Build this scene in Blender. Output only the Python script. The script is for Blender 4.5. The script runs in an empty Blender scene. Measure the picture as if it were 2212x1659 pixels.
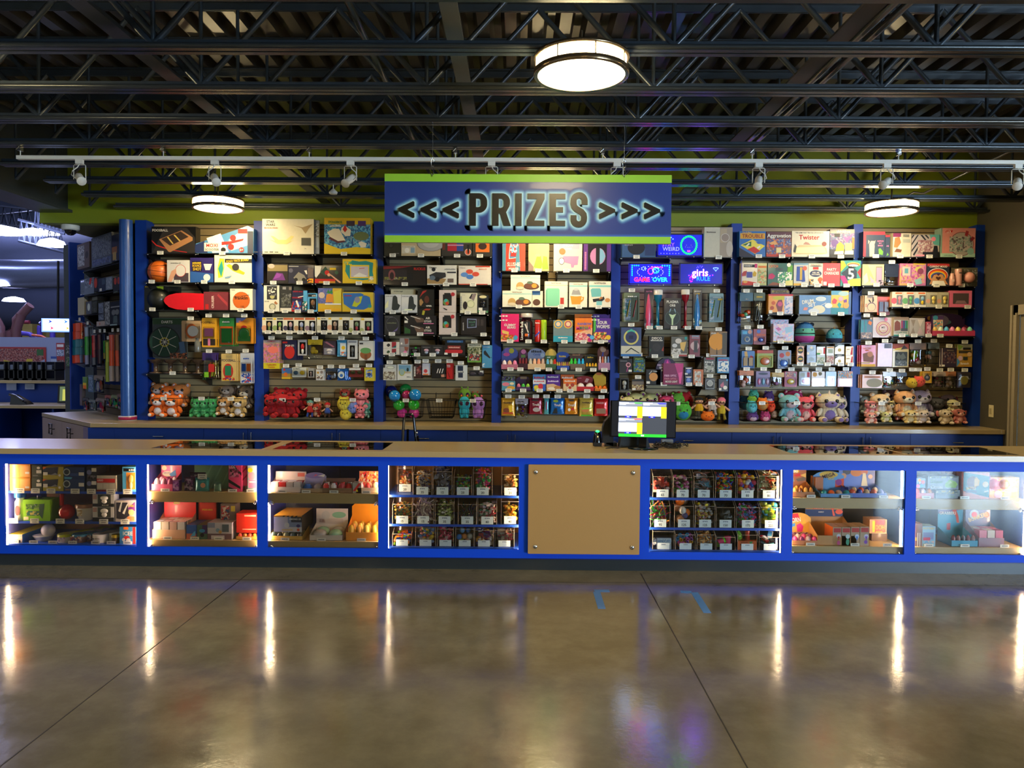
import bpy, math, random
from mathutils import Vector, Matrix
random.seed(7)
R = math.radians
sc = bpy.context.scene
COL = sc.collection
FPX, CX, CY = 1650.0, 1106.0, 829.5
CAM = Vector((0, 0, 1.62))
YAW, PIT, ROL = 0.0078, math.atan(54.5 / 1650), 0.0070
_f = Vector((-math.sin(YAW) * math.cos(PIT), math.cos(YAW) * math.cos(PIT), -math.sin(PIT)))
_r0 = Vector((math.cos(YAW), math.sin(YAW), 0))
_u0 = _r0.cross(_f)
_r = _r0 * math.cos(ROL) + _u0 * math.sin(ROL)
_u = _u0 * math.cos(ROL) - _r0 * math.sin(ROL)
cam_d = bpy.data.cameras.new('camera')
cam_d.sensor_width = 36.0
cam_d.lens = 36.0 * FPX / 2212
cam_d.clip_start, cam_d.clip_end = 0.05, 200
cam = bpy.data.objects.new('camera', cam_d)
COL.objects.link(cam)
cam.matrix_world = Matrix(((_r.x, _u.x, -_f.x, CAM.x), (_r.y, _u.y, -_f.y, CAM.y), (_r.z, _u.z, -_f.z, CAM.z), (0, 0, 0, 1)))
sc.camera = cam
w = bpy.data.worlds.new('room_air'); sc.world = w; w.use_nodes = True
w.node_tree.nodes['Background'].inputs[0].default_value = (0.62, 0.72, 0.85, 1)
w.node_tree.nodes['Background'].inputs[1].default_value = WORLD_STR = 0.35
vs = sc.view_settings
vs.view_transform = 'Standard'; vs.look = 'None'; vs.gamma = 1.0; vs.use_curve_mapping = False
vs.exposure = 1.0
sc.cycles.use_denoising = True
sc.cycles.max_bounces = 7
sc.cycles.diffuse_bounces = 3
sc.cycles.glossy_bounces = 4
sc.cycles.transmission_bounces = 6
sc.cycles.transparent_max_bounces = 8
sc.cycles.sample_clamp_indirect = 4.0
sc.cycles.caustics_reflective = False
sc.cycles.caustics_refractive = False
LAMP_E, LED_E, SHOP_E = 30.0, 40.0, 4.0
def ray(px, py):
 return _f + _r * ((px - CX) / FPX) + _u * ((CY - py) / FPX)
def atY(px, py, Y):
 d = ray(px, py); return CAM + d * ((Y - CAM.y) / d.y)
def atZ(px, py, Z):
 d = ray(px, py); return CAM + d * ((Z - CAM.z) / d.z)
def atX(px, py, X):
 d = ray(px, py); return CAM + d * ((X - CAM.x) / d.x)
def proj(p):
 v = Vector(p) - CAM; z = v.dot(_f)
 return CX + FPX * v.dot(_r) / z, CY - FPX * v.dot(_u) / z
def lin(c):
 return c / 12.92 if c <= 0.04045 else ((c + 0.055) / 1.055) ** 2.4
PAL = dict(K='#0c0b0b', W='#e9e4d8', R='#c4221c', O='#e56c1a', Y='#e6bd1e', G='#2f8f38', g='#7fc22a', B='#1c56b4', b='#53a8d8',
 N='#161f47', P='#5f2a8a', p='#dc7ba6', M='#c9216f', T='#1f8f8c', t='#86cdb9', C='#c2a577', n='#6b4326', S='#8f8f92',
 D='#2c2b2e', L='#b6a2d4', F='#dba283', c='#e9dcbb', V='#5a1c30', U='#0a3fb8')
def rgb(h):
 h = PAL.get(h, h).lstrip('#')
 if len(h) == 3: h = ''.join(c * 2 for c in h)
 return tuple(lin(int(h[i:i + 2], 16) / 255) for i in (0, 2, 4))
_M = {}
def mat(h, rough=0.45, metal=0.0, emit=0.0, coat=0.0, var=0.10, scale=30.0, bump=0.0, spec=0.5, ecol=None):
 key = (h, rough, metal, emit, coat, var, scale, bump, spec, ecol)
 if key in _M: return _M[key]
 m = bpy.data.materials.new('paint_' + str(PAL.get(h, h)).lstrip('#')); m.use_nodes = True
 nt = m.node_tree; bs = nt.nodes['Principled BSDF']
 c = rgb(h)
 bs.inputs['Roughness'].default_value = rough
 bs.inputs['Metallic'].default_value = metal
 bs.inputs['Specular IOR Level'].default_value = spec
 if coat: bs.inputs['Coat Weight'].default_value = coat; bs.inputs['Coat Roughness'].default_value = 0.08
 if emit:
  bs.inputs['Emission Color'].default_value = (*(rgb(ecol) if ecol else c), 1); bs.inputs['Emission Strength'].default_value = emit
 bs.inputs['Base Color'].default_value = (*c, 1)
 if var or bump:
  tc = nt.nodes.new('ShaderNodeTexCoord'); no = nt.nodes.new('ShaderNodeTexNoise')
  no.inputs['Scale'].default_value = scale; no.inputs['Detail'].default_value = 3
  nt.links.new(tc.outputs['Object'], no.inputs['Vector'])
  if var:
   mx = nt.nodes.new('ShaderNodeMix'); mx.data_type = 'RGBA'
   mx.inputs[6].default_value = (*[v * (1 - var) for v in c], 1)
   mx.inputs[7].default_value = (*[min(1, v * (1 + var)) for v in c], 1)
   nt.links.new(no.outputs['Fac'], mx.inputs[0]); nt.links.new(mx.outputs[2], bs.inputs['Base Color'])
  if bump:
   bp = nt.nodes.new('ShaderNodeBump'); bp.inputs['Strength'].default_value = bump; bp.inputs['Distance'].default_value = 0.01
   nt.links.new(no.outputs['Fac'], bp.inputs['Height']); nt.links.new(bp.outputs['Normal'], bs.inputs['Normal'])
 _M[key] = m
 return m
def card(h): return mat(h, 0.38, coat=0.25, var=0.08)
def ink(h): return mat(h, 0.5, var=0.0)
def plastic(h): return mat(h, 0.25, coat=0.2, var=0.04)
def fur(h): return mat(h, 0.9, var=0.18, scale=60, bump=0.6)
_SP = {}
def splat(c1, c2, c3, sc_=70.0):
 """busy printed picture: patches of three inks"""
 key = (c1, c2, c3, sc_)
 if key in _SP: return _SP[key]
 m = bpy.data.materials.new('printed_picture'); m.use_nodes = True
 nt = m.node_tree; bs = nt.nodes['Principled BSDF']; bs.inputs['Roughness'].default_value = 0.4
 tc = nt.nodes.new('ShaderNodeTexCoord'); no = nt.nodes.new('ShaderNodeTexNoise'); vo = nt.nodes.new('ShaderNodeTexVoronoi')
 no.inputs['Scale'].default_value = sc_ * 0.8; vo.inputs['Scale'].default_value = sc_
 ad = nt.nodes.new('ShaderNodeVectorMath'); ad.operation = 'MULTIPLY_ADD'
 ad.inputs[1].default_value = (0.02, 0.02, 0.02)
 nt.links.new(no.outputs['Color'], ad.inputs[0]); nt.links.new(tc.outputs['Object'], ad.inputs[2]); nt.links.new(ad.outputs[0], vo.inputs['Vector'])
 nt.links.new(tc.outputs['Object'], no.inputs['Vector'])
 sp = nt.nodes.new('ShaderNodeSeparateColor'); nt.links.new(vo.outputs['Color'], sp.inputs[0])
 cr = nt.nodes.new('ShaderNodeValToRGB'); cr.color_ramp.interpolation = 'CONSTANT'
 e = cr.color_ramp.elements
 e[0].position = 0; e[0].color = (*rgb(c1), 1); e[1].position = 0.4; e[1].color = (*rgb(c2), 1)
 x = e.new(0.7); x.color = (*rgb(c3), 1); y = e.new(0.9); y.color = (*[0.5 * v + 0.2 for v in rgb(c1)], 1)
 nt.links.new(sp.outputs[0], cr.inputs[0]); nt.links.new(cr.outputs[0], bs.inputs['Base Color'])
 _SP[key] = m
 return m
def glass(tint=(1, 1, 1), rough=0.0, refl=1.5, alpha_mix=None):
 key = ('glass', tint, rough, refl)
 if key in _M: return _M[key]
 m = bpy.data.materials.new('clear_glass'); m.use_nodes = True
 nt = m.node_tree; nt.nodes.clear()
 out = nt.nodes.new('ShaderNodeOutputMaterial'); tr = nt.nodes.new('ShaderNodeBsdfTransparent'); gl = nt.nodes.new('ShaderNodeBsdfGlossy')
 fr = nt.nodes.new('ShaderNodeFresnel'); mx = nt.nodes.new('ShaderNodeMixShader')
 tr.inputs[0].default_value = (*tint, 1); gl.inputs['Roughness'].default_value = rough; fr.inputs['IOR'].default_value = refl
 nt.links.new(fr.outputs[0], mx.inputs[0]); nt.links.new(tr.outputs[0], mx.inputs[1]); nt.links.new(gl.outputs[0], mx.inputs[2])
 nt.links.new(mx.outputs[0], out.inputs['Surface'])
 _M[key] = m
 return m
_TXT = {}
def text_mesh(s, bold=0.0, res=2):
 key = (s, bold)
 if key in _TXT: return _TXT[key]
 cu = bpy.data.curves.new('lettering', 'FONT'); cu.body = s; cu.size = 1; cu.offset = bold; cu.resolution_u = res
 cu.fill_mode = 'FRONT'
 o = bpy.data.objects.new('lettering', cu); COL.objects.link(o)
 me = bpy.data.meshes.new_from_object(o)
 v = [(p.co.x, p.co.y) for p in me.vertices]; f = [tuple(p.vertices) for p in me.polygons]
 bpy.data.objects.remove(o); bpy.data.curves.remove(cu); bpy.data.meshes.remove(me)
 if v:
  x0 = min(p[0] for p in v); x1 = max(p[0] for p in v); y0 = min(p[1] for p in v); y1 = max(p[1] for p in v)
 else: x0 = x1 = y0 = y1 = 0
 _TXT[key] = (v, f, x0, x1, y0, y1)
 return _TXT[key]
class MB:
 def __init__(s): s.v = []; s.f = []; s.mi = []; s.sm = []; s.mats = []
 def idx(s, m):
  if m not in s.mats: s.mats.append(m)
  return s.mats.index(m)
 def add(s, vs_, fs, m, smooth=False):
  b = len(s.v); k = s.idx(m); s.v += [tuple(p) for p in vs_]
  for f in fs: s.f.append(tuple(i + b for i in f)); s.mi.append(k); s.sm.append(smooth)
 def box(s, x0, x1, y0, y1, z0, z1, m, T=None):
  v = [(x, y, z) for x in (x0, x1) for y in (y0, y1) for z in (z0, z1)]
  if T: v = [T @ Vector(p) for p in v]
  s.add(v, [(0, 1, 3, 2), (4, 6, 7, 5), (0, 4, 5, 1), (2, 3, 7, 6), (0, 2, 6, 4), (1, 5, 7, 3)], m)
  return s
 def bbox(s, x0, x1, y0, y1, z0, z1, m, r=0.004):
  """box with rounded vertical-plane corners on its front (x-z outline)"""
  pts = []
  for cx, cz, a in ((x1 - r, z1 - r, 0), (x0 + r, z1 - r, 90), (x0 + r, z0 + r, 180), (x1 - r, z0 + r, 270)):
   for k in range(4): t = R(a + 30 * k); pts.append((cx + r * math.cos(t), cz + r * math.sin(t)))
  return s.prism(pts, y0, y1, m)
 def prism(s, pts, y0, y1, m, cap=True):
  n = len(pts)
  area = sum(pts[i][0] * pts[(i + 1) % n][1] - pts[(i + 1) % n][0] * pts[i][1] for i in range(n))
  if area < 0: pts = pts[::-1]
  v = [(x, y0, z) for x, z in pts] + [(x, y1, z) for x, z in pts]
  f = [(i, i + n, (i + 1) % n + n, (i + 1) % n)[::-1] for i in range(n)]
  f = [tuple(reversed(q)) for q in f]
  if cap: f += [tuple(range(n)), tuple(range(2 * n - 1, n - 1, -1))]
  s.add(v, f, m); return s
 def prismz(s, pts, z0, z1, m):
  n = len(pts)
  area = sum(pts[i][0] * pts[(i + 1) % n][1] - pts[(i + 1) % n][0] * pts[i][1] for i in range(n))
  if area < 0: pts = pts[::-1]
  v = [(x, y, z0) for x, y in pts] + [(x, y, z1) for x, y in pts]
  s.add(v, [(i, (i + 1) % n, (i + 1) % n + n, i + n) for i in range(n)] + [tuple(range(n - 1, -1, -1)), tuple(range(n, 2 * n))], m); return s
 def ell(s, c, r, m, seg=14, rings=9, T=None):
  v = []; f = []
  for i in range(rings + 1):
   th = math.pi * i / rings
   for j in range(seg):
    ph = 2 * math.pi * j / seg
    p = (c[0] + r[0] * math.sin(th) * math.cos(ph), c[1] + r[1] * math.sin(th) * math.sin(ph), c[2] + r[2] * math.cos(th))
    v.append(T @ Vector(p) if T else p)
  for i in range(rings):
   for j in range(seg):
    a, b = i * seg + j, i * seg + (j + 1) % seg
    f.append((a, a + seg, b + seg, b))
  s.add(v, f, m, True); return s
 def lathe(s, c, prof, m, seg=20, ax='z', T=None):
  v = []; f = []; n = len(prof)
  for (r_, h) in prof:
   for j in range(seg):
    a = 2 * math.pi * j / seg; x, y = r_ * math.cos(a), r_ * math.sin(a)
    p = (c[0] + x, c[1] + y, c[2] + h) if ax == 'z' else ((c[0] + x, c[1] + h, c[2] + y) if ax == 'y' else (c[0] + h, c[1] + x, c[2] + y))
    v.append(T @ Vector(p) if T else p)
  for i in range(n - 1):
   for j in range(seg):
    a, b = i * seg + j, i * seg + (j + 1) % seg
    f.append((a, b, b + seg, a + seg))
  s.add(v, f, m, True)
  if prof[0] == prof[-1]: return s
  if prof[0][0] > 1e-4: s.add(v[:seg], [tuple(range(seg))[::-1]], m)
  if prof[-1][0] > 1e-4: s.add(v[-seg:], [tuple(range(seg))], m)
  return s
 def tube(s, pts, r, m, seg=6, closed=False):
  pts = [Vector(p) for p in pts]; n = len(pts); v = []; f = []
  prev = None
  for i, p in enumerate(pts):
   a = pts[(i - 1) % n] if (closed or i > 0) else p; b = pts[(i + 1) % n] if (closed or i < n - 1) else p
   d = (b - a).normalized() if (b - a).length > 1e-9 else Vector((0, 0, 1))
   ref = Vector((0, 0, 1)) if abs(d.z) < 0.9 else Vector((1, 0, 0))
   x = d.cross(ref).normalized(); y = d.cross(x)
   for j in range(seg):
    t = 2 * math.pi * j / seg; v.append(p + x * (r * math.cos(t)) + y * (r * math.sin(t)))
  m_ = n if closed else n - 1
  for i in range(m_):
   for j in range(seg):
    a, b = i * seg + j, i * seg + (j + 1) % seg; c, d = ((i + 1) % n) * seg + j, ((i + 1) % n) * seg + (j + 1) % seg
    f.append((a, b, d, c))
  s.add(v, f, m, True)
  if not closed: s.add(v[:seg], [tuple(range(seg))], m); s.add(v[-seg:], [tuple(range(seg))[::-1]], m)
  return s
 def pts2(s, pts, y, m):
  n = len(pts)
  area = sum(pts[i][0] * pts[(i + 1) % n][1] - pts[(i + 1) % n][0] * pts[i][1] for i in range(n))
  if area < 0: pts = pts[::-1]
  s.add([(x, y, z) for x, z in pts], [tuple(range(n))], m); return s
 def oval(s, cx, cz, rx, rz, y, m, seg=18):
  return s.pts2([(cx + rx * math.cos(2 * math.pi * k / seg), cz + rz * math.sin(2 * math.pi * k / seg)) for k in range(seg)], y, m)
 def text(s, t, cx, cz, h, y, m, maxw=None, rot=0.0, bold=0.02, squash=1.0):
  v, f, x0, x1, y0, y1 = text_mesh(t, bold)
  if not v: return s
  k = h / 0.72; wd = (x1 - x0) * k * squash; sx = k * squash
  if maxw and wd > maxw: sx *= maxw / wd
  mx, my = (x0 + x1) / 2, 0.35 if len(t) > 1 else (y0 + y1) / 2
  ca, sa = math.cos(rot), math.sin(rot)
  P = []
  for a, b in v:
   a = (a - mx) * sx; b = (b - my) * k
   P.append((cx + a * ca - b * sa, y, cz + a * sa + b * ca))
  s.add(P, f, m); return s
 def build(s, name, parent=None, loc=None, rz=None, bevel=0.0):
  me = bpy.data.meshes.new(name); me.from_pydata(s.v, [], s.f)
  for m in s.mats: me.materials.append(m)
  me.polygons.foreach_set('material_index', s.mi); me.polygons.foreach_set('use_smooth', s.sm)
  me.update()
  o = bpy.data.objects.new(name, me); COL.objects.link(o)
  if parent: o.parent = parent
  if loc is not None: o.location = loc
  if rz is not None: o.rotation_euler.z = rz
  if bevel:
   b = o.modifiers.new('edge', 'BEVEL'); b.width = bevel; b.segments = 2; b.limit_method = 'ANGLE'
  return o
def empty(name, loc=(0, 0, 0), rz=0.0):
 o = bpy.data.objects.new(name, None); o.empty_display_size = 0.05; COL.objects.link(o); o.location = loc; o.rotation_euler.z = rz
 return o
def tag(o, label, cat, group=None, kind=None):
 o['label'] = label; o['category'] = cat
 if group: o['group'] = group
 if kind: o['kind'] = kind
 return o
def struct(o): o['kind'] = 'structure'; return o
def kids(o): return _KIDS.get(o, [])
def copy_tree(o, parent=None):
 c = o.copy(); COL.objects.link(c)
 if parent: c.parent = parent
 for ch in o.children: copy_tree(ch, c)
 return c
# ================================================================ ROOM SHELL
YW = 8.60
YC = 8.42
YF = 5.77
ZC = 0.914
WXR = 5.08
ZJ = 3.238
ZD = 4.06
def concrete():
 m = bpy.data.materials.new('polished_concrete'); m.use_nodes = True
 nt = m.node_tree; bs = nt.nodes['Principled BSDF']; L = nt.links.new
 tc = nt.nodes.new('ShaderNodeTexCoord')
 def noise(sc_, det, rough=0.6):
  n = nt.nodes.new('ShaderNodeTexNoise'); n.inputs['Scale'].default_value = sc_; n.inputs['Detail'].default_value = det
  n.inputs['Roughness'].default_value = rough; L(tc.outputs['Object'], n.inputs['Vector']); return n
 a, b, c = noise(0.55, 6), noise(5.0, 8, 0.7), noise(40, 4)
 r1 = nt.nodes.new('ShaderNodeValToRGB'); e = r1.color_ramp.elements
 e[0].position = 0.32; e[0].color = (0.130, 0.118, 0.090, 1); e[1].position = 0.68; e[1].color = (0.215, 0.200, 0.155, 1)
 L(a.outputs['Fac'], r1.inputs[0])
 r2 = nt.nodes.new('ShaderNodeValToRGB'); e = r2.color_ramp.elements
 e[0].position = 0.40; e[0].color = (0.85, 0.85, 0.85, 1); e[1].position = 0.72; e[1].color = (1.35, 1.34, 1.28, 1)
 L(b.outputs['Fac'], r2.inputs[0])
 mx = nt.nodes.new('ShaderNodeMix'); mx.data_type = 'RGBA'; mx.blend_type = 'MULTIPLY'; mx.inputs[0].default_value = 0.6
 L(r1.outputs[0], mx.inputs[6]); L(r2.outputs[0], mx.inputs[7]); L(mx.outputs[2], bs.inputs['Base Color'])
 mr = nt.nodes.new('ShaderNodeMapRange'); mr.inputs[1].default_value = 0.35; mr.inputs[2].default_value = 0.7
 mr.inputs[3].default_value = 0.07; mr.inputs[4].default_value = 0.20
 L(b.outputs['Fac'], mr.inputs[0]); L(mr.outputs[0], bs.inputs['Roughness'])
 bs.inputs['Specular IOR Level'].default_value = 0.75
 bp = nt.nodes.new('ShaderNodeBump'); bp.inputs['Strength'].default_value = 0.05; bp.inputs['Distance'].default_value = 0.01
 L(c.outputs['Fac'], bp.inputs['Height']); L(bp.outputs['Normal'], bs.inputs['Normal'])
 return m
CONC = concrete()
mb = MB(); mb.box(-14, 17, -8, 34, -0.1, 0, CONC)
struct(mb.build('floor'))
JM = mat('#1c1a16', 0.6)
def strip(pts_px, width, m, name, z0=0.0, z1=0.0012):
 b = MB()
 for (a, c) in zip(pts_px[:-1], pts_px[1:]):
  p, q = atZ(*a, 0), atZ(*c, 0); d = (q - p).normalized(); n = Vector((-d.y, d.x, 0)) * (width / 2)
  b.prismz([(p + n)[:2], (q + n)[:2], (q - n)[:2], (p - n)[:2]], z0, z1, m)
 return b.build(name)
struct(strip([(-330, 1913), (540, 1236)], 0.006, JM, 'trim_31'))
struct(strip([(1384, 1239), (1640, 1705)], 0.006, JM, 'trim_32'))
struct(strip([(-250, 1246), (2500, 1268)], 0.004, JM, 'trim_33'))
TAPE = mat('#4f86d6', 0.5)
tag(strip([(1284, 1276.5), (1316, 1276.5)], 0.05, TAPE, 'floor_tape', 0, .002), 'short blue tape bar on the concrete below the tan panel', 'floor tape', 'blue tape marks on the floor')
tag(strip([(1289, 1279), (1300, 1315)], 0.05, TAPE, 'floor_tape', 0, .002), 'long blue tape leg on the concrete below the tan panel', 'floor tape', 'blue tape marks on the floor')
tag(strip([(1470, 1278.5), (1494, 1279.5)], 0.05, TAPE, 'floor_tape', 0, .002), 'short blue tape bar on the floor beside the slanting saw cut', 'floor tape', 'blue tape marks on the floor')
tag(strip([(1500, 1280), (1528, 1324)], 0.05, TAPE, 'floor_tape', 0, .002), 'long slanting blue tape leg on the floor beside the saw cut', 'floor tape', 'blue tape marks on the floor')
GREEN = mat('#7d8c17', 0.6, var=0.06, scale=3)
OLIVE = mat('#4e4838', 0.7, var=0.06, scale=3)
DARK = mat('#25282b', 0.7)
pg0 = -5.37
mb = MB(); mb.box(pg0, WXR, YW - 0.03, YW + 0.12, 3.105, ZD + 0.1, GREEN)
struct(mb.build('wall_back'))
mb = MB(); mb.box(-4.45, WXR, YW + 0.03, YW + 0.15, 0, 3.105, mat('#7d7056', 0.6))
struct(mb.build('wall_behind_slats'))
mb = MB(); mb.box(pg0, -4.2, YW + 0.12, 10.7, 3.105, 3.2, mat('#5b5a26', 0.7)); mb.box(-4.45, -4.2, YW + 0.03, 10.7, 0, 3.2, OLIVE)
struct(mb.build('ceiling_soffit'))
mb = MB(); mb.box(WXR, WXR + 0.12, 8.05 - 0.15, YW + 0.15, 0, ZD + 0.1, OLIVE); mb.box(WXR, WXR + 0.12, 6.7, 7.9, 2.13, ZD + 0.1, OLIVE); mb.box(WXR, WXR + .12, 6.4, 6.75, 0, ZD + .1, OLIVE)
struct(mb.build('wall_right'))
FR = mat('#9c9078', 0.5)
p = atX(2186, 800, WXR)
yd = p.y
ztop = atX(2190, 660, WXR).z
mb = MB()
mb.box(WXR - 0.02, WXR, yd - 0.10, yd, 0, ztop, FR); mb.box(WXR - 0.02, WXR, yd - 1.10, yd, ztop - 0.10, ztop, FR); mb.box(WXR - 0.02, WXR, yd - 1.10, yd - 1.0, 0, ztop, FR)
mb.box(WXR - 0.035, WXR - 0.02, yd - 0.03, yd, 0, ztop, FR); mb.box(WXR - .035, WXR - .02, yd - .1, yd - .08, 0, ztop - .08, FR)
d = struct(mb.build('door_1'))
mb = MB(); mb.box(WXR + 0.01, WXR + 0.05, yd - 1.0, yd - 0.1, 0.01, ztop - 0.10, mat('#857a63', 0.5)); mb.build('door_leaf', d)
p = atX(2142, 888, WXR)
mb = MB(); mb.box(WXR - 0.008, WXR, p.y - 0.04, p.y + 0.04, p.z - 0.065, p.z + 0.065, mat('#d8cba0', 0.4)); sw = mb.build('light_switch', bevel=.003)
tag(sw, 'cream light switch plate on the dark side wall beside the counter', 'light switch')
mb = MB(); mb.box(WXR - 0.016, WXR - 0.008, p.y - 0.012, p.y + 0.012, p.z - 0.03, p.z + 0.03, mat('#b9ab80', 0.4)); mb.build('rocker', sw)
mb = MB(); mb.box(-14, 17, -8.1, -8, 0, 4.2, mat('#57554c', 0.8)); struct(mb.build('wall_front'))
mb = MB(); mb.box(16.9, 17, -8, 8.0, 0, 4.2, mat('#57554c', 0.8)); struct(mb.build('wall_side'))
SH = mat('#cfe2f2', 0.4, emit=SHOP_E * 9, ecol='#bcd8f2', var=0)
for i, x in enumerate((9.2, 11.4, 13.6)):
 mb = MB(); mb.box(x, x + 1.9, -7.99, -7.95, 0.15, 2.4, SH); o = struct(mb.build('window_%d' % (i + 1)))
 mb = MB()
 for a in (x - 0.05, x + 0.92, x + 1.9): mb.box(a, a + 0.06, -7.96, -7.9, 0.05, 2.45, mat('#303438', 0.4, 0.5))
 mb.box(x, x + 1.95, -7.96, -7.9, 2.4, 2.48, mat('#303438', 0.4, 0.5)); mb.build('window_frame', o)
def deckmat():
 m = mat('#4a463f', 0.30, 0.55, var=0.25, scale=6)
 return m
DK = deckmat(); mb = MB()
v = []; f = []; x = -5.2; k = 0; prof = []
while x < 16.8:
 prof += [(x, ZD + 0.075), (x + 0.055, ZD + 0.075), (x + 0.085, ZD), (x + 0.17, ZD)]; x += 0.2
for (a, z) in prof: v += [(a, -8, z), (a, YW + .1, z)]
for i in range(len(prof) - 1): f.append((2 * i, 2 * i + 1, 2 * i + 3, 2 * i + 2))
mb.add(v, f, DK); struct(mb.build('ceiling'))
DG = mat('#2f353a', 0.5); DG2 = mat('#3d4348', 0.38, 0.3, var=0.2)
mb = MB(); mb.box(-5.09, -5.05, -8, YW - 0.03, ZJ, ZD + 0.1, DG); mb.box(-5.37, -5.0, -8, YW - .03, ZJ - 0.02, ZJ + 0.01, DG2)
struct(mb.build('beam_left'))
for a in (5.5,):
 pass
JO = mat('#39424a', 0.36, 0.35, var=0.22, scale=12, coat=0.2)
JO2 = mat('#454a4c', 0.25, 0.6, var=0.2, scale=12)
XL, XR_ = -4.42, 9.5
phase = {}
def joist(Y, i):
 t = empty('roof_joist', (XL, Y, ZJ));
 ordn = ['nearest the green wall', 'second from the green wall', 'third from the green wall', 'fourth from the green wall, behind the track rail',
   'fifth from the green wall, above the track rail', 'sixth from the green wall, above the hanging sign', 'seventh from the green wall', 'eighth from the green wall, holding the front lamp',
   'second joist in front of the sign', 'third joist in front of the sign'][i]
 tag(t, 'dark grey open web steel roof joist, ' + ordn, 'joist', 'parallel steel roof joists')
 Lx = XR_ - XL
 b = MB()
 b.box(0, Lx, -0.045, -0.008, 0, 0.012, JO2); b.box(0, Lx, 0.008, 0.045, 0, 0.012, JO2)
 b.box(0, Lx, -0.014, -0.008, 0.012, 0.058, JO); b.box(0, Lx, 0.008, 0.014, 0.012, 0.058, JO)
 b.tube([(0, -0.05, 0.016), (Lx, -0.05, 0.016)], 0.013, JO2, 8)
 b.build('bottom_chord', t)
 H = ZD - ZJ
 b = MB(); b.box(-0.62, Lx, -0.05, 0.05, H - 0.014, H - 0.004, JO); b.box(-0.62, Lx, -0.012, -0.006, H - 0.06, H - 0.012, JO); b.box(-0.62, Lx, 0.006, 0.012, H - 0.06, H - 0.012, JO)
 b.build('top_chord', t)
 b = MB(); P = 1.38; x = 0.35 - 2 * P + 0.03 * i
 x = ((-1.95 - XL) % P) - P
 first = True
 while x < Lx + P:
  def bar(x0, z0, x1, z1, r=0.016):
   if x0 < -0.3 or x1 < -0.3 or x0 > Lx or x1 > Lx: return
   b.tube([(x0, 0, z0), (x1, 0, z1)], r, JO, 5)
  bar(x, 0.03, x - P / 2, H - 0.04, 0.019); bar(x, 0.03, x + P / 2, H - 0.04, 0.019)
  bar(x, 0.03, x, H - 0.04, 0.013)
  x += P
 b.build('lattice', t)
 return t
for i in range(11):
 Y = 8.40 - 0.615 * i
 if i < 10: joist(Y, i)
for (px, r_, m, lb, sq) in ((147, 0.05, DG2, 'wide flat dark bridging bar above the joist chords near the side girder', 1),
      (960, 0.045, mat('#5a5e5f', 0.4, 0.3), 'light grey flat bridging bar crossing the joists above the hanging sign', 1),
      (742, 0.018, JO2, 'thin round conduit crossing the joists beside the light grey bar', 0),
      (1890, 0.055, mat('#4a4642', 0.45, 0.2), 'brownish flat bridging bar crossing the joists beside the twin pipes', 1),
      (1958, 0.02, mat('#8d8b86', 0.25, 0.8), 'bare steel pipe crossing the joists, outer one of the twin pipes', 0),
      (1927, 0.02, mat('#8d8b86', 0.25, 0.8), 'bare steel pipe crossing the joists, inner one of the twin pipes', 0)):
 z = ZJ + 0.10; X = (px - 1119) / 775 * (z - 1.62)
 mb = MB()
 if sq: mb.box(X - r_ , X + r_, -2, YW - 0.05, z, z + 0.012, m); mb.box(X - 0.006, X + 0.006, -2, YW - .05, z + .012, z + 0.06, m)
 else: mb.tube([(X, -2, z), (X, YW - 0.05, z)], r_, m, 8)
 tag(mb.build('bridging_bar' if sq else 'ceiling_pipe'), lb, 'bar' if sq else 'pipe')
p0 = atY(2212, 312, 7.0); p1 = atY(1995, 418, 8.0); p2 = atY(1975, 415, 8.1); p3 = atY(1935, 436, 8.2)
mb = MB(); mb.tube([(p0 + (p0 - p1) * 1.0)[:], p0, p1, p2, p3], 0.012, mat('#5a5a60', 0.3, 0.6), 6)
tag(mb.build('electrical_conduit'), 'thin bent grey conduit sloping down to the lamp near the side wall', 'conduit')
DIF = mat('#fff2c8', 0.5, emit=LAMP_E, ecol='#ffe6ae', var=0)
BRN = mat('#9a8465', 0.25, 0.9, var=0.05)
def lamp():
 t = empty('ceiling_lamp')
 r_ = 0.25
 b = MB(); b.lathe((0, 0, 0), [(0.001, 0.0), (0.12, 0.002), (0.2, 0.006), (0.232, 0.014), (0.236, 0.09), (0.05, 0.092)], DIF, 36); b.build('diffuser', t)
 b = MB(); b.lathe((0, 0, 0), [(0.228, 0.004), (0.246, 0.0), (0.25, 0.006), (0.25, 0.03), (0.240, 0.034), (0.238, 0.016), (0.236, 0.006), (0.228, 0.004)], BRN, 40); b.build('ring', t)
 b = MB(); b.lathe((0, 0, 0), [(0.238, 0.086), (0.250, 0.088), (0.250, 0.104), (0.06, 0.112), (0.001, 0.112)], BRN, 40); b.build('canopy', t)
 b = MB()
 for k in range(8): a = R(45 * k + 12); b.tube([(0.246 * math.cos(a), 0.246 * math.sin(a), 0.0), (0.246 * math.cos(a), 0.246 * math.sin(a), 0.1)], 0.004, BRN, 5)
 b.build('strut', t)
 b = MB(); b.tube([(0, 0, 0.11), (0, 0, 0.24)], 0.008, BRN, 6); b.box(-0.03, 0.03, -0.03, 0.03, 0.10, 0.125, BRN); b.build('stem', t)
 return t
L0 = lamp(); G_L = 'round brass rimmed ceiling lamps'
spots = [(0.32, 4.06, 'glowing round ceiling lamp with brass rim, in front of the hanging sign'),
 (-3.03, 7.72, 'glowing round ceiling lamp hanging above the sports bay'),
 (3.72, 7.72, 'glowing round ceiling lamp hanging near the side wall'),
 (0.32, 7.72, 'glowing round ceiling lamp hidden behind the hanging sign')]
for x in (-3.03, 0.32, 3.72, 7.1): spots.append((x, -0.2, None)); spots.append((x, -3.9, None))
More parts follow.
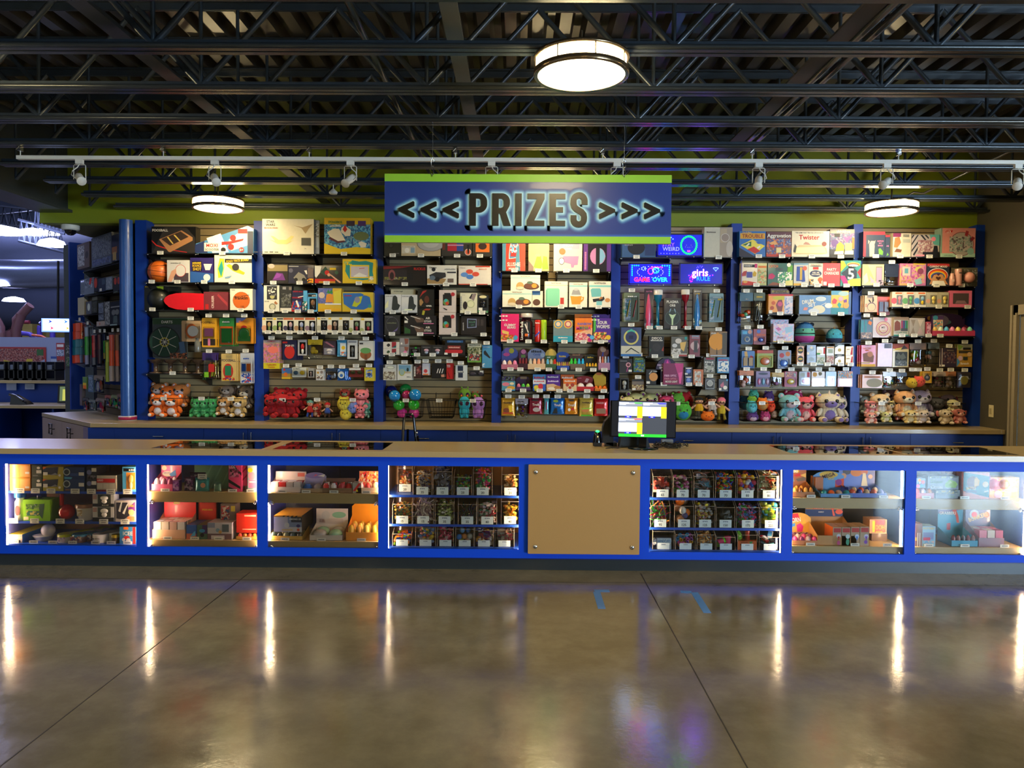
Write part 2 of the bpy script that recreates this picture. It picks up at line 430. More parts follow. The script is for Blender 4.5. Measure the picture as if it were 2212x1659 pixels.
spots += [(-3.03 - .2, 4.06, None), (3.92, 4.06, None), (7.3, 4.06, None)]
names = iter(['second row', 'back row'] * 8)
for i, (x, y, lb) in enumerate(spots):
 o = L0 if i == 0 else copy_tree(L0)
 o.location = (x, y, 3.10)
 tag(o, lb or 'glowing round ceiling lamp over the open floor at %.1f m from the counter' % (YF - y) if lb else 'glowing round ceiling lamp over the customer floor, %s' % ['aisle by the girder', 'middle aisle', 'door aisle', 'shopfront aisle'][i % 4], 'lamp', G_L if lb else G_L + ' over the customer floor')
# ================================================================ BLUE POSTS, SLAT WALL, REAR COUNTER
BLUE = mat('#0a3896', 0.45, spec=.4, var=0.05, scale=4)
BLUE2 = mat('#0936a8', 0.40, coat=0.1, var=0.05, scale=4)
NAVY = mat('#0b1f60', 0.45)
LAM = mat('#b09a6e', 0.30, var=0.10, scale=220, coat=0.15)
SLAT = mat('#a08c64', 0.5, var=0.12, scale=5)
GROOVE = mat('#3a3020', 0.7)
BLK = mat('#0b0b0c', 0.4, var=0)
BLKG = mat('#08090b', 0.18, coat=0.4, var=0)
CHR = mat('#c8ccd2', 0.22, 1.0, var=0)
WHT = mat('#d9dcd8', 0.4, var=0.04)
posts_px = [(293.5, 318), (549, 569.5), (807.5, 828), (1063, 1083), (1319, 1339), (1577, 1600), (1840, 1860), (2104, 2119)]
posts = []
for i, (a, b_) in enumerate(posts_px):
 xa, xb = atY(a, 700, YC).x, atY(b_, 700, YC).x
 if i == 7: xb = WXR
 mb = MB(); mb.box(xa, xb, YC, YW + 0.03, ZC, 3.115, BLUE)
 struct(mb.build('trim_%d' % (i + 1))); posts.append((xa, xb))
BAYN = ['sports', 'cartoon toys', 'gadgets', 'candy', 'neon lights', 'board games', 'pastel gifts']
for i in range(7):
 xa, xb = posts[i][1], posts[i + 1][0]
 t = empty('slatwall_panel', ((xa + xb) / 2, YW, ZC)); hw = (xb - xa) / 2
 tag(t, 'tan grooved slat wall panel behind the %s bay' % BAYN[i], 'wall panel', 'tan grooved slat wall panels')
 b = MB(); b.box(-hw, hw, 0.012, 0.03, 0, 3.10 - ZC, GROOVE); b.build('backing', t)
 b = MB(); z = 0.0
 while z < 3.09 - ZC: b.box(-hw, hw, 0, 0.012, z + 0.005, min(z + 0.0715, 3.10 - ZC), SLAT); z += 0.0765
 b.build('slat', t)
A0 = Vector((-4.36, 8.66)); WA = -math.pi / 4
def wing(u, w_, z): # u to the viewer's right along the wall, w_ towards the wall's back
 return Vector((A0.x + u * math.cos(WA) - w_ * math.sin(WA), A0.y + u * math.sin(WA) + w_ * math.cos(WA), z))
t = empty('slatwall_panel', wing(-0.66, 0, ZC), WA)
tag(t, 'dark slat wall panel of the angled end bay beside the round post', 'wall panel')
b = MB(); b.box(-0.72, 0.62, 0.012, 0.04, 0, 3.10 - ZC, GROOVE); b.build('backing', t)
b = MB(); z = 0
while z < 3.09 - ZC: b.box(-0.72, 0.62, 0, 0.012, z + 0.005, min(z + 0.0715, 3.10 - ZC), mat('#6b5c42', 0.5)); z += 0.0765
b.build('slat', t)
_d = ray(176, 700); _b = Vector((.7071, .7071, 0)); _k = (Vector((A0.x, A0.y, 0)) - CAM).dot(_b) / _d.dot(_b); _p = CAM + _d * _k
o = MB().box(-0.02, 0.03, -0.14, 0.03, ZC, 3.1, BLUE).build('trim_9', None, (_p.x, _p.y, 0), WA); struct(o)
p = atY(276, 905, 8.34)
PX = p.x
mb = MB(); mb.lathe((PX, 8.34, 0), [(0.068, 0.0), (0.068, 3.1)], mat('#2452a0', 0.35, coat=0.2), 28); struct(mb.build('trim_11'))
rp = empty('tape_roll', (PX, 8.34, ZC)); tag(rp, 'roll of printed tape around the foot of the round post on the worktop', 'tape')
mb = MB(); mb.lathe((0, 0, 0), [(0.070, 0), (0.092, 0.0), (0.092, 0.052), (0.070, 0.052), (0.070, 0)], mat('#c9c6cc', 0.3), 28); mb.build('roll', rp)
mb = MB(); mb.lathe((0, 0, 0), [(0.0925, 0.01), (0.0935, 0.01), (0.0935, 0.042), (0.0925, 0.042)], mat('#a01c50', 0.3), 28); mb.build('printed_band', rp)
mb = MB()
pts = [(WXR, YW), (WXR, 7.97), (-4.49, 7.97), (-5.86, 9.34), (-5.42, 9.78), (-4.24, YW)]
mb.prismz([(x, y) for x, y in pts], ZC - 0.045, ZC, LAM)
o = mb.build('worktop', bevel=.003)
tag(o, 'long tan laminate worktop under the prize wall, angled at the far end', 'worktop')
def px_x(px, Y): return atY(px, 940, Y).x
YR = 8.01
def handle_v(par, x, z, L=0.11):
 b = MB(); b.tube([(x, -0.022, z), (x, -0.022, z - L)], 0.005, CHR, 6); b.tube([(x, 0, z - 0.012), (x, -0.022, z - 0.012)], 0.004, CHR, 5); b.tube([(x, 0, z - L + 0.012), (x, -0.022, z - L + 0.012)], 0.004, CHR, 5)
 return b.build('handle', par)
def handle_h(par, x, z, L=0.11):
 b = MB(); b.tube([(x - L / 2, -0.022, z), (x + L / 2, -0.022, z)], 0.005, CHR, 6); b.tube([(x - L / 2 + .012, 0, z), (x - L / 2 + .012, -0.022, z)], 0.004, CHR, 5); b.tube([(x + L / 2 - .012, 0, z), (x + L / 2 - .012, -0.022, z)], 0.004, CHR, 5)
 return b.build('handle', par)
units = [('F', 190, 247, 'plain filler strip'), ('D', 247, 440, 'drawer cabinet under the sports bay'), ('P', 440, 631, 'two door cabinet between the sports and cartoon toys bays'),
 ('P', 631, 822, 'two door cabinet under the cartoon toys bay'), ('D', 822, 1010, 'drawer cabinet behind the folding step stool'), ('P', 1010, 1199, 'two door cabinet under the candy bay'),
 ('D', 1199, 1390, 'drawer cabinet behind the barcode scanner'), ('D', 1390, 1581, 'drawer cabinet behind the sales screen'), ('P', 1581, 1774, 'two door cabinet under the board games bay'),
 ('P', 1774, 1967, 'two door cabinet between the board games and pastel gifts bays'), ('D', 1967, 2168, 'drawer cabinet at the side wall')]
for (k, a, c, lb) in units:
 xa, xb = px_x(a, YR), px_x(c, YR); hw = (xb - xa) / 2
 t = empty('base_cabinet', ((xa + xb) / 2, YR, 0)); tag(t, 'dark blue ' + lb, 'cabinet', None)
 b = MB(); b.box(-hw, hw, 0.02, 0.55, 0.1, ZC - 0.046, NAVY); b.box(-hw, hw, 0.08, 0.5, 0, 0.1, BLK); b.build('body', t)
 zt = ZC - 0.052
 if k == 'F': b = MB(); b.box(-hw, hw, 0, 0.02, 0.1, zt, BLUE); b.build('panel', t)
 if k == 'D':
  for q, (z0, z1) in enumerate(((zt - 0.165, zt), (zt - 0.44, zt - 0.17), (0.1, zt - 0.445))):
   b = MB(); b.box(-hw + .002, hw - .002, 0, 0.02, z0, z1, BLUE); d = b.build('drawer', t); handle_h(d, 0, (z1 - 0.085) if q == 0 else z1 - .06)
 if k == 'P':
  for sx in (-1, 1):
   b = MB(); b.box(min(0, sx * hw) + .002, max(0, sx * hw) - .002, 0, 0.02, 0.1, zt, BLUE); d = b.build('door', t); handle_v(d, sx * 0.04, zt - 0.035)
t = empty('base_cabinet', (-4.53, 8.01, 0), WA); tag(t, 'pale angled cabinet with square black ring pulls at the worktop end', 'cabinet')
PALE = mat('#a08a80', 0.4)
b = MB(); b.box(-1.84, 0.0, 0.02, 0.5, 0.1, ZC - .046, PALE); b.box(-1.84, 0, .08, .5, 0, .1, BLK); b.build('body', t)
for (x0, x1, hx) in ((-1.86, -1.0, -1.37), (-1.0, -0.19, -0.62)):
 b = MB(); b.box(x0 + .003, x1 - .003, 0, 0.02, 0.1, ZC - 0.052, PALE); d = b.build('door', t)
 b = MB(); zc = 0.755; q = [(hx - .06, -.03, zc - .06), (hx + .06, -.03, zc - .06), (hx + .06, -.03, zc + .06), (hx - .06, -.03, zc + .06)]
 b.tube(q, 0.008, BLK, 6, True); b.tube([(hx - .06, 0, zc), (hx - .06, -.03, zc)], 0.006, BLK); b.tube([(hx + .06, 0, zc), (hx + .06, -.03, zc)], 0.006, BLK); b.build('handle', d)
b = MB(); b.box(-0.19, 0, 0, 0.02, 0.1, ZC - .052, mat('#82738a', .4)); b.build('end_panel', t)
# ================================================================ FRONT DISPLAY COUNTER
FB = mat('#0046d8', 0.5, spec=.3, var=0.04, scale=3)
GL = glass((0.97, 0.985, 0.98))
YB = 6.42
XA, XB = -4.75, 4.9
dc = empty('display_counter', (0, YF, 0))
tag(dc, 'long blue glass fronted prize counter with lit cases and tan worktop', 'counter')
W = [(9, 294, 1003, 1179), (316, 555, 1004.5, 1182), (577, 817, 1006, 1184), (838, 1120.5, 1007, 1186), (1146, 1378, 1009, 1190), (1403, 1689.5, 1014, 1193.5), (1712, 1955, 1016, 1197), (1978, 2219, 1018.5, 1198.5)]
WIN = []
for (a, b_, y0, y1) in W:
 p, q = atY(a, (y0 + y1) / 2, YF), atY(b_, (y0 + y1) / 2, YF)
 zt, zb = atY((a + b_) / 2, y0, YF).z, atY((a + b_) / 2, y1, YF).z
 WIN.append((p.x, q.x, zb, zt))
ZF0, ZF1 = 0.103, ZC - 0.042
b = MB(); xs = XA
zt = max(w_[3] for w_ in WIN); zb = min(w_[2] for w_ in WIN)
for i, (x0, x1, z0, z1) in enumerate(WIN):
 b.box(xs, x0, 0, 0.02, ZF0, ZF1, FB); xs = x1
 b.box(x0, x1, 0, 0.02, z1, ZF1, FB); b.box(x0, x1, 0, 0.02, ZF0, z0, FB)
b.box(xs, XB, 0, 0.02, ZF0, ZF1, FB); b.build('face_frame', dc)
b = MB(); b.box(XA, XB, 0.05, 0.07, 0.0, ZF0 + 0.01, mat('#2a3236', 0.35, coat=.2)); b.build('toe_kick', dc)
b = MB(); b.box(XA, XB, 0.60, 0.62, 0.1, ZC - 0.05, NAVY); b.box(XA, XB, 0.02, 0.6, 0.09, 0.108, NAVY); b.build('carcass', dc)
ins = []
for (fx0, fx1, fy) in ((322, 567, 969), (583, 826, 972), (1716, 1955, 981.5), (1971, 2206, 983.5)):
 ins.append((atZ(fx0, fy, ZC).x, atZ(fx1, fy, ZC).x))
y0i, y1i = 5.83, 6.345
b = MB(); yo = -YF
def slab(x0, x1, y0, y1): b.box(x0, x1, y0 + yo, y1 + yo, ZC - 0.042, ZC, LAM)
slab(XA, XB, 5.742, y0i); slab(XA, XB, y1i, 6.45); xs = XA
for (a, c) in ins: slab(xs, a, y0i, y1i); xs = c
slab(xs, XB, y0i, y1i)
b.build('worktop', dc)
GT = glass((0.55, 0.6, 0.62))
for (a, c) in ins:
 b = MB(); b.box(a, c, y0i + yo, y1i + yo, ZC - 0.008, ZC + 0.0005, GT); b.build('top_glass', dc)
LED = mat('#fff0d8', 0.5, emit=LED_E, ecol='#ffd9a6', var=0)
WOODB = mat('#b27d45', 0.5, var=0.12, scale=9)
TRAY = mat('#bfa06a', 0.42, var=0.05, scale=20)
backs = [mat('#7a5230', 0.5), mat('#141c50', .4), mat('#151c48', .4), WOODB, None, mat('#141a33', .45), mat('#101a36', .4), mat('#14274f', .4)]
sides = [mat('#6f74c8', .5), mat('#4a50b0', .4), mat('#4a50b0', .4), mat('#9a8078', .5), None, mat('#3b3f70', .4), mat('#2a4a8a', .4), mat('#2f4fa0', .4)]
SHELF = mat('#1a48b4', 0.35, coat=.1)
shelfpx = {0: (1061.5, 1126.5), 3: (1070, 1133), 5: (1076, 1140.5)}
traypx = {1: (1063, 1085, 1167, 1182), 2: (1066, 1087.5, 1169.5, 1184), 6: (1076.5, 1098.5, 1180.5, 1197), 7: (1079, 1101, 1183, 1199)}
CASE_F = {}
for i, (x0, x1, z0, z1) in enumerate(WIN):
 if i == 4: continue
 a, c = x0 - 0.03, x1 + 0.03; zt_ = ZC - 0.044
 b = MB(); b.box(a - 0.006, a, 0.02, 0.6, 0.108, zt_, sides[i]); b.box(c, c + 0.006, 0.02, 0.6, 0.108, zt_, sides[i]); b.build('partition', dc)
 b = MB(); b.box(a, c, 0.575, 0.59, 0.108, zt_, backs[i]); b.box((a + c) / 2 - .002, (a + c) / 2 + .002, .573, .576, .108, zt_, BLK); b.build('back_panel', dc)
 b = MB(); b.box(x0 - .01, x1 + .01, 0.0205, 0.0255, z0 - .01, z1 + .01, GL); b.build('glass_pane', dc)
 for (sx, on) in ((x0 - 0.013, 1), (x1 + 0.001, 1)):
  yl = 0.034 if (i in (0, 1, 3, 5) or (i == 7 and sx > x0)) else 0.066
  b = MB(); b.box(sx, sx + 0.012, yl, yl + 0.010, z0 - 0.004, z1 + .004, LED); b.build('led_strip', dc)
 cxp = (W[i][0] + W[i][1]) / 2
 if i in shelfpx:
  zf = z0 - 0.002
  zs = [zf] + [atY(cxp, p_, 5.85).z for p_ in shelfpx[i]][::-1]
  CASE_F[i] = zs
  b = MB(); b.box(a, c, 0.05, 0.575, 0.108, zf, SHELF); b.build('case_floor', dc)
  for z in zs[1:]:
   b = MB(); b.box(a, c, 0.08, 0.565, z - 0.018, z, SHELF); b.build('case_shelf', dc)
 else:
  q = traypx[i]; zz = [atY(cxp, p_, 5.82).z for p_ in q]
  zs = [zz[2] - .001, zz[0] - .001]; CASE_F[i] = zs
  for (zt2, zb2) in ((zz[2], zz[3]), (zz[0], zz[1])):
   b = MB(); b.box(a + .004, c - .004, 0.05, 0.062, zb2, zt2, TRAY); b.box(a + .004, c - .004, 0.062, 0.5, zt2 - 0.014, zt2 - .001, TRAY); tr = b.build('pull_out_tray', dc)
   for sx in (x0 + 0.02, x1 - 0.02):
    b = MB()
    for dx, dz, rr in ((0, 0, .010), (.012, -.012, .010), (-.010, -.014, .009)): b.lathe((sx + dx, 0.030, zb2 + 0.012 + dz), [(0.001, 0), (rr, 0.001), (rr, 0.016), (.001, .02)], CHR, 12, 'y')
    b.build('latch', tr)
p0, p1 = atY(1141, 1100, 5.735), atY(1382, 1100, 5.735); zt_, zb_ = atY(1260, 1004.5, 5.735).z, atY(1260, 1197, 5.735).z
pn = empty('cover_panel', ((p0.x + p1.x) / 2, 5.74, (zt_ + zb_) / 2)); tag(pn, 'plain tan board fixed over one counter window with four steel studs', 'panel')
hw, hh = (p1.x - p0.x) / 2, (zt_ - zb_) / 2
b = MB(); b.bbox(-hw, hw, -0.008, 0.008, -hh, hh, mat('#b58d55', 0.42, var=.04, scale=200), .006); b.build('board', pn)
for (sx, sz) in ((-1, -1), (1, -1), (-1, 1), (1, 1)):
 b = MB(); b.lathe((sx * (hw - 0.055), -0.020, sz * (hh - 0.055)), [(0.001, 0), (0.013, 0.001), (0.016, 0.004), (0.016, 0.012)], CHR, 18, 'y'); b.lathe((sx * (hw - .055), .008, sz * (hh - .055)), [(.01, 0), (.01, .024)], CHR, 12, 'y'); b.build('standoff', pn)
# ================================================================ HANGING SIGN
ys = 5.35
c0, c1 = atY(831, 450, ys), atY(1450, 450, ys); zt_, zb_ = atY(1140, 377, ys).z, atY(1140, 525, ys).z
SW, SH_ = (c1.x - c0.x), zt_ - zb_
sg = empty('hanging_sign', ((c0.x + c1.x) / 2, ys, zb_)); tag(sg, 'blue and lime hanging sign reading PRIZES with arrows, over the counter', 'sign')
b = MB(); b.box(-SW / 2, SW / 2, 0.0, 0.03, 0, SH_, mat('#e6e6e6', .5)); b.build('board', sg)
PRB = mat('#1f3a86', 0.35, var=0.05, scale=3, coat=.1); LIME = mat('#8fc93a', 0.4, var=.03)
b = MB(); b.box(-SW / 2, SW / 2, -0.003, 0, SH_ * 0.105, SH_ * 0.895, PRB)
for k in range(6):
 b.box(-SW / 2, SW / 2, -0.0034 - .00005 * k, -0.003, SH_ * 0.1, SH_ * (0.14 - .006 * k), mat(['#213f8f', '#234698', '#254da2', '#2855ac', '#2b5cb6', '#2e63c0'][k], .4, var=0))
b.build('printed_field', sg)
b = MB(); b.box(-SW / 2, SW / 2, -0.004, 0, 0, SH_ * 0.1, LIME); b.box(-SW / 2, SW / 2, -0.004, 0, SH_ * 0.89, SH_, LIME); b.build('lime_band', sg)
def arc(cx, cy, r, a0, a1, n=8): return [(cx + r * math.cos(R(a0 + (a1 - a0) * k / n)), cy + r * math.sin(R(a0 + (a1 - a0) * k / n))) for k in range(n + 1)]
T_ = 0.205
def Lt(ch):
 w = 0.56; t = T_
 if ch == 'I': return [[(0, 0), (t, 0), (t, 1), (0, 1)]], t
 if ch == 'P':
  o = [(0, 0), (t, 0), (t, .40), (.30, .40)] + arc(.30, .66, .26, -90, 0) + arc(.30, .74, .26, 0, 90) + [(0, 1)]
  h = [(t, .57), (.29, .57)] + arc(.29, .65, .075, -90, 0, 4) + arc(.29, .76, .075, 0, 90, 4) + [(t, .835)]
  return [o, h], w
 if ch == 'R':
  o = [(0, 0), (t, 0), (t, .38), (.25, .38), (.37, 0), (.59, 0), (.44, .42)] + arc(.31, .70, .25, -35, 0, 4) + arc(.31, .75, .25, 0, 90) + [(0, 1)]
  h = [(t, .55), (.29, .55)] + arc(.29, .635, .075, -90, 0, 4) + arc(.29, .76, .075, 0, 90, 4) + [(t, .835)]
  return [o, h], .58
 if ch == 'Z': return [[(0, 0), (.56, 0), (.56, .17), (.24, .17), (.56, .83), (.56, 1), (.02, 1), (.02, .83), (.32, .83), (0, .17)]], .56
 if ch == 'E': return [[(0, 0), (.5, 0), (.5, .17), (t, .17), (t, .42), (.43, .42), (.43, .585), (t, .585), (t, .83), (.5, .83), (.5, 1), (0, 1)]], .5
 if ch == 'S':
  o = [(.0, .36), (.0, .24)] + arc(.27, .26, .27, 180, 360, 10)[0:11] + [(.54, .34)] + arc(.30, .36, .24, 0, 50, 4) + [(.24, .64)] + arc(.275, .74, .075, 210, 0 + 360 - 360, 6)[:0]
  cl = [(.455, .66), (.455, .78)] + arc(.28, .78, .125 + .05, 0, 180, 10)[1:] + [(.105, .70)] + [(.13, .60), (.20, .53), (.36, .44), (.43, .36), (.44, .28)] + [(.44, .24)] + arc(.275, .22, .165, 0, -180, 10)[1:] + [(.11, .34)]
  return ('sweep', cl), .55
 if ch == '<': return [[(0, .235), (.5, 0), (.54, .03), (.54, .16), (.32, .27), (.32, .29), (.54, .40), (.54, .53), (.5, .56), (0, .325)]], .54
 if ch == '>': return [[(.54, .235), (.04, 0), (0, .03), (0, .16), (.22, .27), (.22, .29), (0, .40), (0, .53), (.04, .56), (.54, .325)]], .54
def sweep_outline(cl, t):
 a, b_ = [], []
 for i, p in enumerate(cl):
  q0 = cl[max(0, i - 1)]; q1 = cl[min(len(cl) - 1, i + 1)]; dx, dy = q1[0] - q0[0], q1[1] - q0[1]; l = math.hypot(dx, dy) or 1
  a.append((p[0] - dy / l * t / 2, p[1] + dx / l * t / 2)); b_.append((p[0] + dy / l * t / 2, p[1] - dx / l * t / 2))
 return a + b_[::-1]
lay = [('<', 861), ('<', 909), ('<', 957), ('P', 1014.5), ('R', 1063.5), ('I', 1113), ('Z', 1138), ('E', 1187), ('S', 1231.5), ('>', 1293.5), ('>', 1342), ('>', 1390.5)]
def glyphs(off):
 hz = SH_ * 70 / 148.0; out = []
 for ch, px in lay:
  cu = bpy.data.curves.new('letters', 'CURVE'); cu.dimensions = '2D'; cu.fill_mode = 'FRONT'; cu.offset = off; cu.resolution_u = 1
  polys, wd = Lt(ch); x0 = atY(px, 450, ys).x - sg.location.x
  s_ = hz * (1 if ch not in '<>' else .94); zz = SH_ * (0.245 if ch not in '<>' else 0.35); sx = hz * (0.98 if ch not in '<>' else 0.93)
  if polys[0] == 'sweep': polys = [sweep_outline(polys[1], T_ * 0.93)]
  for pl in polys:
   sp = cu.splines.new('POLY'); sp.points.add(len(pl) - 1); sp.use_cyclic_u = True
   for k, (x, y) in enumerate(pl): sp.points[k].co = (x0 + x * sx, zz + y * s_, 0, 1)
  o = bpy.data.objects.new('tmp', cu); COL.objects.link(o); me = bpy.data.meshes.new_from_object(o)
  out.append(([(p.co.x, p.co.y) for p in me.vertices], [tuple(p.vertices) for p in me.polygons]))
  bpy.data.objects.remove(o); bpy.data.curves.remove(cu); bpy.data.meshes.remove(me)
 return out
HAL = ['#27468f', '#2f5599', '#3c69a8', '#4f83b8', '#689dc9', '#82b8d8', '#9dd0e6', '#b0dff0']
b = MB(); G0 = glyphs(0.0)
from collections import Counter
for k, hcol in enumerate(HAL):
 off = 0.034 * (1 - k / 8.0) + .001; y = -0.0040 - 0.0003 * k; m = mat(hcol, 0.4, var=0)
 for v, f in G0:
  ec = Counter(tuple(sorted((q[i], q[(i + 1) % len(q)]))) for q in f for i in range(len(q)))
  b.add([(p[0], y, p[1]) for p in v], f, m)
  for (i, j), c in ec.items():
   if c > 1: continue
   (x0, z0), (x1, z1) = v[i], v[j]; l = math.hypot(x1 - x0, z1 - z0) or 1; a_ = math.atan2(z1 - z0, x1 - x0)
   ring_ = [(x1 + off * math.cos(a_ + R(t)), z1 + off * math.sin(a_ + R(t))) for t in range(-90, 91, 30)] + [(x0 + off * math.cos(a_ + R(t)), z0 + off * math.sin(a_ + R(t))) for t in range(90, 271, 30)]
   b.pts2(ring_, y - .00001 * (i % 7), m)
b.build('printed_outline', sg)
b = MB(); y0 = -0.016; LK = mat('#0b0a0a', 0.33, var=0, coat=.1)
for v, f in G0:
 n = len(v); b.add([(p[0], y0, p[1]) for p in v], f, LK); cn = Counter(); orient = {}
 for q in f:
  for i in range(len(q)): e = (q[i], q[(i + 1) % len(q)]); k = tuple(sorted(e)); cn[k] += 1; orient[k] = e
 ed = [orient[k] for k, c in cn.items() if c == 1]
 b.add([(p[0], y0, p[1]) for p in v] + [(p[0], -0.0066, p[1]) for p in v], [(e[0], e[1], e[1] + n, e[0] + n) for e in ed], mat('#8a8474', .5, var=0))
b.build('letters', sg)
for (px, side) in ((934.5, 0), (1348, 1)):
 x = atY(px, 380, ys).x - sg.location.x
 hc = empty('hanging_cable', (x + sg.location.x, ys, zb_ + SH_)); tag(hc, 'thin steel cable with hook holding the sign by its %s arrows' % ('left pointing', 'right pointing')[side], 'cable', None)
 b = MB(); b.tube([(0, 0, 0.10), (0, 0, ZJ + 0.01 - zb_ - SH_)], 0.0016, CHR, 5); b.build('wire', hc)
 b = MB(); b.tube([(0, 0, 0.115), (0.012, 0, 0.09), (0.008, 0, 0.05), (-0.008, 0, 0.05), (-0.012, 0, 0.09), (0, 0, 0.115)], 0.003, CHR, 6)
 b.tube([(0, 0, 0.055), (0.008, 0, 0.03), (0.006, -0.01, 0.0), (0.0, -0.014, -0.02), (-0.006, -0.01, 0.0)], 0.003, CHR, 6); b.build('hook', hc)
# ================================================================ TRACK LIGHTING
yt = 5.97
pa, pb = atY(38, 342, yt), atY(2300, 353, yt); zt = (atY(1106, 346.5, yt)).z
tr = empty('track_rail', (pa.x, yt, zt)); tag(tr, 'long white lighting track rail hung below the joists', 'track rail')
b = MB(); b.box(0, pb.x - pa.x, -0.018, 0.018, -0.012, 0.016, WHT); b.build('rail', tr)
for px in (44, 353, 668, 984, 1302, 1625, 1941):
 x = atY(px, 330, yt).x - pa.x
 b = MB(); b.tube([(x, 0, 0.014), (x, 0, ZJ - zt - 0.004)], 0.004, WHT, 6); h = b.build('hanger', tr)
 b = MB(); b.box(x - .012, x + .012, -.02, .02, ZJ - zt - .03, ZJ - zt + .012, CHR); b.tube([(x - .02, -.02, ZJ - zt - .02), (x + .02, -.02, ZJ - zt + .02)], .004, CHR); b.build('clamp', h)
def spot(px, ax, ay):
 x = atY(px, 360, yt).x
 t = empty('track_spotlight', (x, yt, zt - 0.012))
 b = MB(); b.box(-0.028, 0.028, -0.014, 0.014, -0.032, 0, WHT); b.build('adapter', t)
 b = MB(); b.tube([(-0.047, 0, -0.15), (-0.047, 0, -0.045), (-0.040, 0, -0.038), (0.040, 0, -0.038), (0.047, 0, -0.045), (0.047, 0, -0.15)], 0.0035, WHT, 6); b.build('yoke', t)
 T = Matrix.Translation((0, 0, -0.14)) @ Matrix.Rotation(ax, 4, 'X') @ Matrix.Rotation(ay, 4, 'Y')
 b = MB(); b.lathe((0, 0, 0), [(0.001, 0.052), (0.024, 0.051), (0.028, 0.045), (0.029, 0.0), (0.027, -0.03), (0.022, -0.045), (0.030, -0.07), (0.035, -0.085), (0.033, -0.09), (0.001, -0.088)], WHT, 20, 'z', T); b.build('lamp_head', t)
 b = MB(); s_ = 1 if ay > 0 else -1
 b.tube([(0, 0, -0.03), (0.012 * s_, -.01, -0.06), (0.045 * s_, -.02, -0.09), (0.055 * s_, -0.02, -0.12), (0.02 * s_, -0.01, -0.15)], 0.004, WHT, 6); b.build('power_lead', t)
 return t
for px, ax, ay, lb in ((172, -1.0, -0.6, 'first on the rail beside the girder'), (464, -1.0, -0.45, 'above the sports bay lamp'), (757, -0.95, 0.3, 'just before the hanging sign'),
 (1062, -.9, .4, 'partly hidden behind the sign letters'), (1333, -.9, -.4, 'partly hidden behind the sign arrows'),
 (1639, -0.9, 0.3, 'above the board games bay'), (1916, -1.0, 0.7, 'above the pastel gifts bay lamp'), (2199, -1.0, 0.5, 'at the side wall end of the rail')):
 tag(spot(px, ax, ay), 'white track spotlight ' + lb, 'spotlight', 'white track spotlights')
mb = MB(); p = atY(720, 415, 7.2); t = empty('ceiling_sensor', (p.x, 7.2, p.z)); tag(t, 'small white round sensor hanging under a joist', 'sensor')
mb.lathe((0, 0, 0), [(.001, -.02), (.035, -.018), (.04, 0), (.02, .02), (.01, .03)], WHT, 18); mb.build('body', t); mb = MB(); mb.tube([(0, 0, .02), (0, 0, ZJ - p.z)], .004, WHT); mb.build('stem', t)
p = atZ(152, 488, 3.1); t = empty('dome_camera', (p.x, p.y, 3.105)); tag(t, 'white dome security camera under the green soffit', 'camera')
b = MB(); b.lathe((0, 0, 0), [(.001, -.055), (.085, -.055), (.095, -.04), (.095, 0)], WHT, 28); b.build('housing', t)
b = MB(); b.lathe((0, 0, 0), [(.001, -.115), (.03, -.11), (.055, -.09), (.062, -.055)], BLKG, 22); b.build('dome', t)
# ================================================================ GOODS ENGINE
CROP = dict(A1=(300, 460, 6.914), B1=(300, 670, 6.636), A2=(550, 460, 6.914), B2=(550, 670, 6.636), A3=(810, 500, 6.914), B3=(810, 700, 7.539),
   A4=(1060, 500, 6.914), B4=(1060, 700, 7.539), A5=(1320, 470, 6.914), B5=(1320, 700, 7.539), A6=(1580, 480, 6.914), B6=(1580, 690, 7.214),
   A7=(1840, 480, 6.914), B7=(1840, 690, 6.914), W1=(0, 990, 7.135), W2=(300, 990, 7.9), W3=(560, 990, 7.9), W4=(820, 990, 6.9125),
   W5=(1390, 1000, 7.135), W6=(1690, 1000, 7.9), W7=(1950, 1000, 7.9), LA=(150, 500, 7.54), LB=(150, 690, 7.21))
class Frame:
 def __init__(s, O, ang): s.O = Vector((O[0], O[1], 0)); s.a = ang; s.b = Vector((-math.sin(ang), math.cos(ang), 0)); s.u = Vector((math.cos(ang), math.sin(ang), 0))
 def at(s, px, py, w_):
  d = ray(px, py); k = ((s.O - CAM).dot(s.b) + w_) / d.dot(s.b); return CAM + d * k
FR_BAY = Frame((0, YW), 0); FR_CASE = Frame((0, YF), 0); FR_WING = Frame((A0.x, A0.y), WA)
TAGM = mat('#efece0', 0.35, var=0); TAGI = ink('#4a4a4c'); TAGB = ink('#2a3f80')
def make_tag(big=False):
 b = MB()
 if not big:
  b.box(-0.034, 0.034, -0.003, 0, -0.019, 0.019, TAGM)
  for k in range(6): b.pts2([(-.022 + .0078 * k, .004), (-.017 + .0078 * k, .004), (-.0165 + .0078 * k, .012), (-.0215 + .0078 * k, .012)], -0.0035, TAGI)
  b.pts2([(-.018, -.011), (.018, -.011), (.018, -.004), (-.018, -.004)], -0.0035, mat('#9a9a98', .5, var=0))
 return b
TAG_ME = None
def price_tag(parent, loc, label, group='white price tags'):
 global TAG_ME
 if TAG_ME is None:
  o = make_tag().build('price_tag'); TAG_ME = o.data
 else:
  o = bpy.data.objects.new('price_tag', TAG_ME); COL.objects.link(o)
 o.location = loc
 if parent: o.parent = parent
 else: tag(o, label, 'price tag', group)
 return o
ROD = mat('#6f7276', 0.3, 0.9, var=0)
